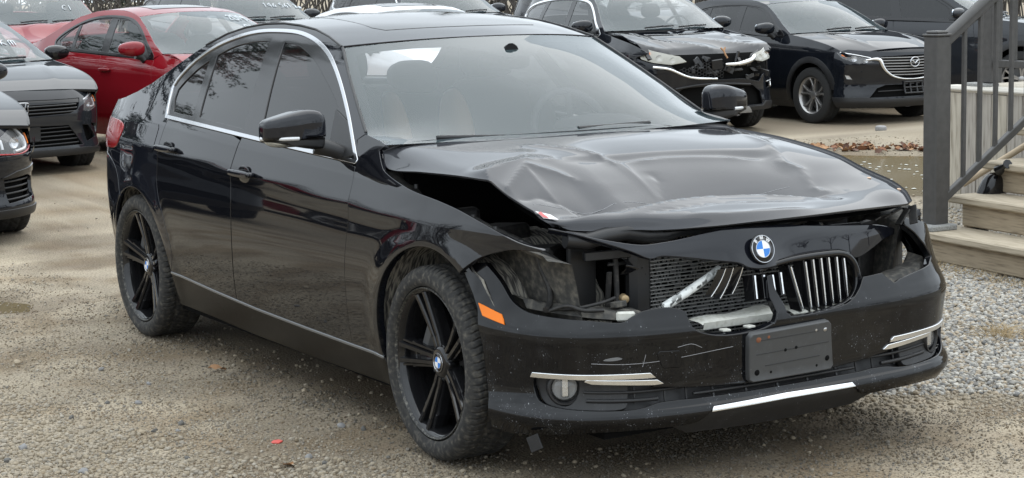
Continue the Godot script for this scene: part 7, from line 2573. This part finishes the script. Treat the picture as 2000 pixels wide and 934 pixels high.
func build_stairs() -> void:
	var tan1 := wood(Color(0.42, 0.36, 0.27), Color(0.21, 0.17, 0.115), 3)
	var tan2 := wood(Color(0.35, 0.285, 0.20), Color(0.16, 0.125, 0.085), 4)
	var greyw := wood(Color(0.36, 0.33, 0.29), Color(0.15, 0.13, 0.11), 6, Vector3(6.0, 0.5, 6.0))
	var greyw2 := wood(Color(0.44, 0.40, 0.33), Color(0.20, 0.17, 0.13), 7, Vector3(6.0, 0.5, 6.0))
	var rail_m := mat(Color(0.075, 0.072, 0.069), 0.5)
	rail_m.albedo_texture = noise_tex(0.02, [[0.0, grey(0.85)], [1.0, grey(1.0)]], 256, FastNoiseLite.TYPE_SIMPLEX_SMOOTH, 4, 17)
	tri_tex(rail_m, 3.0)
	var turn := deg_to_rad(6.0)
	var bs := Basis(Vector3.UP, -turn)     # x along the treads, -z up the flight
	var o0 := Vector3(-2.22, 0, -3.50)
	var s := thing("wooden_steps", "weathered wooden steps with thick treads leading up to the right", "steps")
	s.transform = Transform3D(bs, o0)
	for k in 5:
		var y := 0.175 + 0.178 * k
		var z := -0.255 * k
		var x0 := -0.03 * k
		plank("tread", s, tan1, at(x0 + 1.2, y - 0.019, z - 0.14), Vector3(2.4, 0.042, 0.31), 0.008)
		plank("riser", s, tan2, at(x0 + 1.24, y - 0.104, z - 0.03 - 0.014), Vector3(2.32, 0.128 if k else 0.12, 0.03))
		plank("side_board", s, tan2, at(x0 + 0.075, y - 0.115, z - 0.18), Vector3(0.035, 0.14, 0.24))
	for q in [[0.42, 0.48], [1.55, 0.8]]: plank("sleeper", s, tan2, at(q[0], 0.018, -0.065), Vector3(q[1], 0.045, 0.06))
	# railing
	var r := thing("stair_railing", "dark grey metal stair railing with square post at the foot of the steps", "railing")
	r.transform = Transform3D(bs, o0)
	var st := begin()
	box(st, Transform3D(), Vector3(0.105, 1.06, 0.105), 0.006)
	var post := commit("post", st, rail_m, r)
	post.position = Vector3(0.045, 0.735, -0.10)
	post.rotation.y = 0.1
	st = begin()
	box(st, at(0.045, 1.272, -0.10, 6), Vector3(0.118, 0.014, 0.118), 0.004)
	box(st, at(0.045, 1.287, -0.10, 6), Vector3(0.092, 0.018, 0.092), 0.007)
	commit("post_cap", st, rail_m, r)
	st = begin()
	box(st, at(0.04, 0.192, -0.09, 2), Vector3(0.20, 0.036, 0.19), 0.008)
	commit("post_base", st, M.concrete, r)
	var sl := 0.72
	var a := atan(sl)
	var down := Basis(Vector3(1, 0, 0), a)
	var ln := 1.5
	st = begin()
	var z1 := -0.15
	var mid := Vector3(0.045, 0.34 + sl * 0.55, z1 - 0.55)
	box(st, Transform3D(down, mid), Vector3(0.036, 0.042, 1.10 / cos(a)), 0.004)
	commit("bottom_rail", st, rail_m, r)
	st = begin()
	mid = Vector3(0.045, 1.225 + sl * 0.5, z1 - 0.5)
	box(st, Transform3D(down, mid), Vector3(0.05, 0.05, 1.1 / cos(a)), 0.006)
	var prof := []
	for i in 9: prof.append(Vector2(cos(PI * i / 8.0) * 0.042, 0.02 + sin(PI * i / 8.0) * 0.026))
	for i in 8:
		var p: Vector2 = prof[i]
		var q: Vector2 = prof[i + 1]
		var h := 0.55 / cos(a)
		var t := Transform3D(down, mid)
		var n0 := t.basis * Vector3(p.x, (p.y - 0.02) * 1.6, 0).normalized()
		var n1 := t.basis * Vector3(q.x, (q.y - 0.02) * 1.6, 0).normalized()
		var c := [[t * Vector3(p.x, p.y, h), n0, Vector2.ZERO], [t * Vector3(q.x, q.y, h), n1, Vector2.ZERO], [t * Vector3(q.x, q.y, -h), n1, Vector2.ZERO], [t * Vector3(p.x, p.y, -h), n0, Vector2.ZERO]]
		tri(st, c[0], c[1], c[2])
		tri(st, c[0], c[2], c[3])
		tri(st, [t * Vector3(0, 0.02, h), t.basis.z, Vector2.ZERO], [c[0][0], t.basis.z, Vector2.ZERO], [c[1][0], t.basis.z, Vector2.ZERO])
	commit("handrail", st, rail_m, r)
	for k in 9:
		var z := z1 - 0.03 - 0.113 * k
		var yb := 0.36 + sl * (-(z - z1))
		var o := plank("baluster", r, rail_m, at(0.045, yb + 0.43, z), Vector3(0.024, 0.87, 0.024), 0.003)
	st = begin()
	box(st, at(0.045, 0.335, z1 + 0.03), Vector3(0.03, 0.06, 0.02), 0.003)
	commit("bracket", st, M.steel_dark, r)
	# deck with boarded skirt
	var d := thing("boarded_deck", "grey weathered deck skirt of upright boards under a pale cap", "deck")
	d.transform = Transform3D(Basis(Vector3.UP, -deg_to_rad(4.0)), Vector3(-3.86, 0, -5.36))
	for k in 26:
		plank("board", d, greyw if (k * 7) % 3 else greyw2, at(0.085 + 0.147 * k, 0.40 + 0.004 * ((k * 5) % 3), 0.0 + 0.003 * ((k * 3) % 2), 0, 0, 0.3 * ((k * 11) % 3 - 1)), Vector3(0.141, 0.80, 0.022), 0.003)
	for k in 18:
		plank("side_plank", d, greyw, at(0.0, 0.40, -0.09 - 0.147 * k, 90), Vector3(0.141, 0.80, 0.022), 0.003)
	plank("cap", d, M.cap_wood, at(1.9, 0.826, -0.05), Vector3(3.9, 0.04, 0.16), 0.016)
	for k in 14: plank("deck_board", d, greyw2, at(1.9, 0.822, -0.22 - 0.145 * k), Vector3(3.86, 0.034, 0.138), 0.004)
	plank("edge_block", d, M.concrete, at(0.24, 0.856, -0.08), Vector3(0.24, 0.022, 0.12), 0.004)
	var dr := thing("deck_railing", "dark grey metal railing standing on the deck behind the stair railing", "railing")
	dr.transform = d.transform
	plank("post", dr, rail_m, at(0.30, 1.42, -0.12), Vector3(0.105, 1.10, 0.105))
	plank("bottom_rail", dr, rail_m, at(1.9, 1.0, -0.12), Vector3(3.1, 0.05, 0.04))
	plank("top_rail", dr, rail_m, at(1.9, 1.95, -0.12), Vector3(3.3, 0.05, 0.07))
	for k in 16: plank("baluster", dr, rail_m, at(0.52 + 0.118 * k, 1.47, -0.12), Vector3(0.03, 0.9, 0.03), 0.003)
	# pole and sack behind the steps
	st = begin()
	tube(st, [Vector3(-2.9, 0.30, -4.55), Vector3(-2.45, 0.62, -4.75), Vector3(-2.0, 0.93, -4.9)], 0.02, 10)
	tag(commit("wooden_pole", st, M.pole_wood), "pale wooden pole leaning between the stair railing and the boarded deck", "pole")
	st = begin()
	var sk := func(c: Vector3) -> Vector3: return Vector3(c.x * (0.85 + 0.25 * c.y), c.y, c.z) + Vector3(0.25 * c.y + 0.12 * sin(c.y * 5.0), 0, 0)
	lump(st, Transform3D(Basis(Vector3(0, 0, 1), -0.35), Vector3(-2.19, 0.24, -4.0)), Vector3(0.075, 0.25, 0.09), 2.4, 22, 16, sk)
	tube(st, [Vector3(-2.06, 0.49, -3.98), Vector3(-2.01, 0.52, -3.98), Vector3(-1.98, 0.535, -3.97)], [0.035, 0.016, 0.028], 8)
	tag(commit("plastic_sack", st, M.gloss_black), "black plastic sack tied at the top behind the second step", "sack")

# ------------------------------------------------------------------ trees
func bough(st: SurfaceTool, p: Vector3, d: Vector3, r: float, ln: float, depth: int, g: RandomNumberGenerator, leaf: Variant = null) -> void:
	var n := 4 if depth > 1 else 3
	var pts := [p]
	var rad := [r]
	var q := p
	var dir := d
	for i in n:
		dir = (dir + Vector3(g.randfn(), g.randfn() + 0.25, g.randfn()) * 0.13).normalized()
		q += dir * ln / n
		pts.append(q)
		rad.append(r * lerpf(1.0, 0.5, (i + 1.0) / n))
	tube(st, pts, rad, 7 if depth > 3 else (5 if depth > 1 else 3), false)
	if depth == 0: return
	var kids := g.randi_range(3, 4) if depth > 1 else g.randi_range(3, 5)
	for k in kids:
		var f := g.randf_range(0.35, 1.0)
		var i := mini(int(f * n), n - 1)
		var b: Vector3 = pts[i].lerp(pts[i + 1], f * n - i)
		var side := dir.cross(Vector3(g.randfn(), g.randfn(), g.randfn())).normalized()
		var nd := (dir * g.randf_range(0.5, 1.0) + side * g.randf_range(0.5, 0.9) + Vector3(0, 0.15, 0)).normalized()
		bough(st, b, nd, r * g.randf_range(0.38, 0.55), ln * g.randf_range(0.5, 0.72), depth - 1, g, leaf)

func bare_tree(seed_: int, h: float) -> Node3D:
	var g := RandomNumberGenerator.new()
	g.seed = seed_
	var o := Node3D.new()
	var st := begin()
	var pts := [Vector3.ZERO]
	var rad := [h * 0.02]
	var q := Vector3.ZERO
	for i in 6:
		q += Vector3(g.randfn() * 0.02 * h, h * 0.09, g.randfn() * 0.02 * h)
		pts.append(q)
		rad.append(h * lerpf(0.018, 0.010, i / 5.0))
	tube(st, pts, rad, 9, false)
	commit("trunk", st, M.bark, o)
	st = begin()
	for k in 9:
		var i := g.randi_range(2, 6)
		var an := g.randf() * TAU
		bough(st, pts[i], Vector3(cos(an) * 0.8, g.randf_range(0.4, 1.1), sin(an) * 0.8).normalized(), rad[i] * 0.6, h * g.randf_range(0.22, 0.38), 3, g)
	commit("crown", st, M.bark, o)
	return o

func conifer(seed_: int, h: float) -> Node3D:
	var g := RandomNumberGenerator.new()
	g.seed = seed_
	var o := Node3D.new()
	var st := begin()
	tube(st, [Vector3.ZERO, Vector3(0.05, h * 0.5, 0.05), Vector3(0, h, 0)], [h * 0.016, h * 0.010, 0.02], 8, false)
	var nd := begin()
	var y := h * 0.12
	while y < h * 0.98:
		var reach := (h - y) * 0.28 * g.randf_range(0.55, 1.15) + 0.3
		var n := g.randi_range(3, 5)
		for k in n:
			var an := g.randf() * TAU
			var d := Vector3(cos(an), g.randf_range(-0.15, 0.22), sin(an)).normalized()
			var p := Vector3(0, y + g.randf_range(-0.2, 0.2), 0)
			var r2 := reach * g.randf_range(0.6, 1.1)
			tube(st, [p, p + d * r2 * 0.5 + Vector3(0, -0.05, 0), p + d * r2 + Vector3(0, 0.08, 0)], [0.03, 0.02, 0.006], 4, false)
			var m := int(r2 * 70)
			for i in m:
				var t := pow(g.randf(), 0.7)
				var c := p + d * r2 * t + Vector3(g.randfn(), g.randfn() * 0.5, g.randfn()) * (0.10 + 0.16 * r2 * t * 0.35)
				var u := Vector3(g.randfn(), g.randfn(), g.randfn()).normalized()
				var w := u.cross(Vector3(g.randfn(), g.randfn(), g.randfn())).normalized()
				var s := g.randf_range(0.05, 0.11)
				var nn := u.cross(w)
				tri(nd, [c - u * s, nn, Vector2.ZERO], [c + u * s + w * s * 0.16, nn, Vector2.ZERO], [c + u * s * 0.4 - w * s * 0.3, nn, Vector2.ZERO])
				tri(nd, [c - u * s * 0.6 + w * s * 0.5, nn, Vector2.ZERO], [c + u * s * 0.3, nn, Vector2.ZERO], [c - u * s * 0.2 - w * s * 0.7, nn, Vector2.ZERO])
		y += g.randf_range(0.28, 0.5)
	commit("trunk", st, M.bark, o)
	commit("crown", nd, M.needles, o)
	return o

func build_trees() -> void:
	var bare := [bare_tree(3, 13.0), bare_tree(8, 15.0), bare_tree(15, 11.0)]
	var firs := [conifer(5, 13.0), conifer(6, 16.0)]
	var g := RandomNumberGenerator.new()
	g.seed = 31
	var spots := []
	for i in 40:   # a belt of trees beyond the second row of cars
		var t := i / 45.0
		var a := lerpf(deg_to_rad(150.0), deg_to_rad(262.0), t)
		var d := g.randf_range(38.0, 60.0)
		spots.append([5.4 + cos(a) * d, 3.8 + sin(a) * d, "bare" if g.randf() < 0.9 else "fir"])
	for i in 9:   # the rest of the clearing's edge, seen only in reflections
		var t := i / 25.0
		var a := lerpf(deg_to_rad(-75.0), deg_to_rad(60.0), t)
		var d := g.randf_range(50.0, 70.0)
		spots.append([2.0 + cos(a) * d, 2.0 + sin(a) * d, "bare" if g.randf() < 0.8 else "fir"])
	spots.append([-26.5, 6.4, "fir"])
	spots.append([-30.0, 4.6, "bare"])
	for q in spots:
		var fir: bool = q[2] == "fir"
		var src: Node3D = firs[g.randi() % 2] if fir else bare[g.randi() % 3]
		var o: Node3D = src.duplicate()
		o.name = numbered("conifer_tree" if fir else "bare_tree", self)
		add_child(o, true)
		o.position = Vector3(q[0], -0.05, q[1])
		o.rotation.y = g.randf() * TAU
		o.scale = Vector3.ONE * (g.randf_range(0.42, 0.68) if q[0] != -26.5 else 1.0)
		var az := rad_to_deg(atan2(q[1] - 3.8, q[0] - 5.4))
		var spot := "outside the picture round the clearing"
		for v in [[-166.0, -161.0, "behind the crumpled red car at top left"], [-161.0, -156.0, "above the red sedan's roof"], [-156.0, -151.0, "between the dark van and the white sedan's roof"], [-151.0, -146.0, "behind the grey second-row crossover"], [-146.0, -140.0, "behind the smashed crossover"], [-140.0, -131.0, "behind the large side-on crossover at right"]]:
			if az > v[0] and az <= v[1]: spot = v[2]
		if fir: tag(o, "dark green conifer far off " + spot, "tree", "conifers round the lot")
		else: tag(o, "leafless grey tree far off " + spot, "tree", "bare trees round the lot")
	for o in bare + firs: o.free()
	# low brush under the trees
	var st := begin()
	for i in 1500:
		var a := g.randf_range(deg_to_rad(150.0), deg_to_rad(262.0))
		var d := g.randf_range(36.0, 50.0)
		var p := Vector3(5.4 + cos(a) * d, 0, 3.8 + sin(a) * d)
		for k in 3: tube(st, [p, p + Vector3(g.randfn() * 0.3, g.randf_range(0.7, 1.6), g.randfn() * 0.3), p + Vector3(g.randfn() * 0.8, g.randf_range(1.6, 3.2), g.randfn() * 0.8)], [0.03, 0.02, 0.008], 3, false)
	tag(commit("brush", st, M.bark), "tangle of bare brush under the trees behind the lot", "brush", "", "stuff")

# ------------------------------------------------------------------ small things on the ground
func leaf_mesh(seed_: int) -> ArrayMesh:
	var g := RandomNumberGenerator.new()
	g.seed = seed_
	var st := begin()
	var rows := []
	for i in 6:
		var t := i / 5.0
		var w := 0.32 * sin(PI * pow(t, 0.8)) + 0.01
		var curl := 0.16 * sin(t * 3.0 + seed_)
		rows.append([Vector3(t - 0.5, curl + 0.14 * g.randf(), -w), Vector3(t - 0.5, curl, 0), Vector3(t - 0.5, curl + 0.16 * g.randf(), w)])
	skin(st, rows)
	return st.commit()

func build_debris() -> void:
	var g := RandomNumberGenerator.new()
	g.seed = 63
	var leaves := [leaf_mesh(1), leaf_mesh(2), leaf_mesh(3)]
	var lm := [M.leaf_a, M.leaf_b, M.leaf_c]
	for i in 190:
		var t := g.randf()
		var x := lerpf(-8.0, -6.6, t) + g.randfn() * 0.12
		var z := lerpf(-7.45, -8.6, t) + g.randfn() * 0.10
		var o := put("fallen_leaf", leaves[i % 3], lm[g.randi() % 3])
		o.transform = Transform3D(Basis.from_euler(Vector3(g.randfn() * 0.4, g.randf() * TAU, g.randfn() * 0.4)).scaled(Vector3.ONE * g.randf_range(0.05, 0.11)), Vector3(x, ground_y(x, z) + 0.012, z))
		tag(o, "brown fallen leaf in the drift along the far edge of the puddle", "leaf", "fallen leaves along the puddle")
	for i in 110:
		var q := V(PUDDLE)
		var x := g.randf_range(-6.9, -4.4)
		var z := g.randf_range(-7.3, -5.95)
		if not Geometry2D.is_point_in_polygon(Vector2(x, z), q): continue
		var st := begin()
		lump(st, Transform3D(), Vector3(g.randf_range(0.006, 0.022), 0.004, g.randf_range(0.006, 0.02)), 2.0, 8, 5)
		var o := commit("foam_fleck", st, M.foam_white)
		o.position = Vector3(x, -0.012, z)
		tag(o, "pale fleck of foam floating on the brown puddle", "foam", "foam flecks on the puddle")
	var k := 0
	for q in [[-1.87, 0.89, 0.075, "curled tan leaf lying on the dirt beside the sedan's sill"], [-0.25, 1.3, 0.07, "torn tan leaf on the dirt in front of the front wheel"]]:
		var o := put("dry_leaf", leaves[k], M.leaf_c)
		o.transform = Transform3D(Basis.from_euler(Vector3(0.2, 1.2 + k, 0.1)).scaled(Vector3.ONE * q[2]), Vector3(q[0], ground_y(q[0], q[1]) + 0.01, q[1]))
		tag(o, q[3], "leaf")
		k += 1
	var st := begin()
	plate(st, V([-0.02, -0.012, 0.016, -0.014, 0.024, 0.004, 0.004, 0.016, -0.018, 0.01]), Transform3D(Basis(Vector3(1, 0, 0), -PI / 2), Vector3.ZERO), 0.004, 0.001)
	var rd := commit("plastic_shard", st, M.shard_red)
	rd.position = Vector3(-0.59, ground_y(-0.59, 1.19) + 0.003, 1.19)
	rd.rotation = Vector3(0.2, 0.7, 0.1)
	tag(rd, "small red plastic shard on the dirt left of the front wheel", "shard")
	st = begin()
	lump(st, Transform3D(), Vector3(0.06, 0.035, 0.05), 4.0, 14, 8)
	var tc := commit("crushed_carton", st, M.scuff_grey)
	tc.position = Vector3(-9.7, ground_y(-9.7, -10.15) + 0.03, -10.15)
	tag(tc, "pale crushed carton on the gravel under the dark crossover's nose", "carton")
	# bigger stones one can tell apart
	var ms := [stone_mesh(201, 0.7), stone_mesh(202, 0.8), stone_mesh(203, 0.6)]
	for q in [[-1.47, 1.39, 0.016], [-1.06, 1.37, 0.019], [-0.99, 1.55, 0.02], [-0.94, 1.43, 0.012], [-1.0, 1.5, 0.014], [-2.56, 1.55, 0.02], [-2.2, 1.29, 0.018], [-1.38, 1.69, 0.016], [-1.34, 1.64, 0.013], [-1.04, 1.98, 0.022], [-0.9, 2.08, 0.018], [-0.71, 2.0, 0.017], [-0.59, 1.91, 0.02], [-1.55, 1.49, 0.012], [-1.7, 1.34, 0.014], [-1.81, 1.22, 0.014], [-0.54, 1.55, 0.015], [-0.46, 1.82, 0.016], [-0.63, 0.91, 0.017], [-0.55, 0.86, 0.017], [-1.27, 0.76, 0.014], [-0.32, 1.19, 0.016], [-0.21, 1.18, 0.015], [-0.22, 1.12, 0.013]]:
		var o := put("stone", ms[g.randi() % 3], [M.stone_dark, M.stone_tan, M.stone_grey][k % 3])
		o.transform = Transform3D(Basis.from_euler(Vector3(g.randf() * 0.5, g.randf() * TAU, 0)).scaled(Vector3.ONE * q[2]), Vector3(q[0], ground_y(q[0], q[1]) + q[2] * 0.3, q[1]))
		var near_what := "in the left foreground"
		if q[0] > -0.7 and q[1] < 1.3: near_what = "just left of the front wheel"
		elif q[0] < -1.9: near_what = "near the rear wheel"
		elif q[0] < -1.2: near_what = "midway along the black sedan"
		tag(o, "%s %s stone loose on the dirt %s" % ["larger" if q[2] > 0.0165 else "smaller", ["dark", "tan", "grey"][k % 3], near_what], "stone", "loose stones on the dirt")
		k += 1
	# tuft of dry grass in the gravel
	st = begin()
	for i in 160:
		var p := Vector3(g.randfn() * 0.05, 0, g.randfn() * 0.05)
		var d := Vector3(g.randfn() * 0.05, g.randf_range(0.03, 0.075), g.randfn() * 0.05)
		tube(st, [p, p + d * 0.6, p + d + Vector3(d.x, -0.01, d.z) * 0.4], [0.0011, 0.0009, 0.0003], 3, false)
	var tf := commit("grass_tuft", st, M.dry_grass)
	tf.position = Vector3(-0.37, ground_y(-0.37, -2.26), -2.26)
	tag(tf, "tuft of dry straw-coloured grass in the pale gravel at right", "grass", "", "stuff")
	st = begin()
	for i in 420:
		var x := g.randf_range(-2.2, -0.9)
		var p := Vector3(x, ground_y(x, -3.4), -3.42 + 0.1 * (x + 2.2) + g.randfn() * 0.035)
		var d := Vector3(g.randfn() * 0.03, g.randf_range(0.01, 0.05), g.randfn() * 0.03)
		tube(st, [p, p + d * 0.6, p + d], [0.0016, 0.0012, 0.0004], 3, false)
	tag(commit("grass_litter", st, M.dry_grass), "withered grass and stems along the foot of the wooden steps", "grass", "", "stuff")
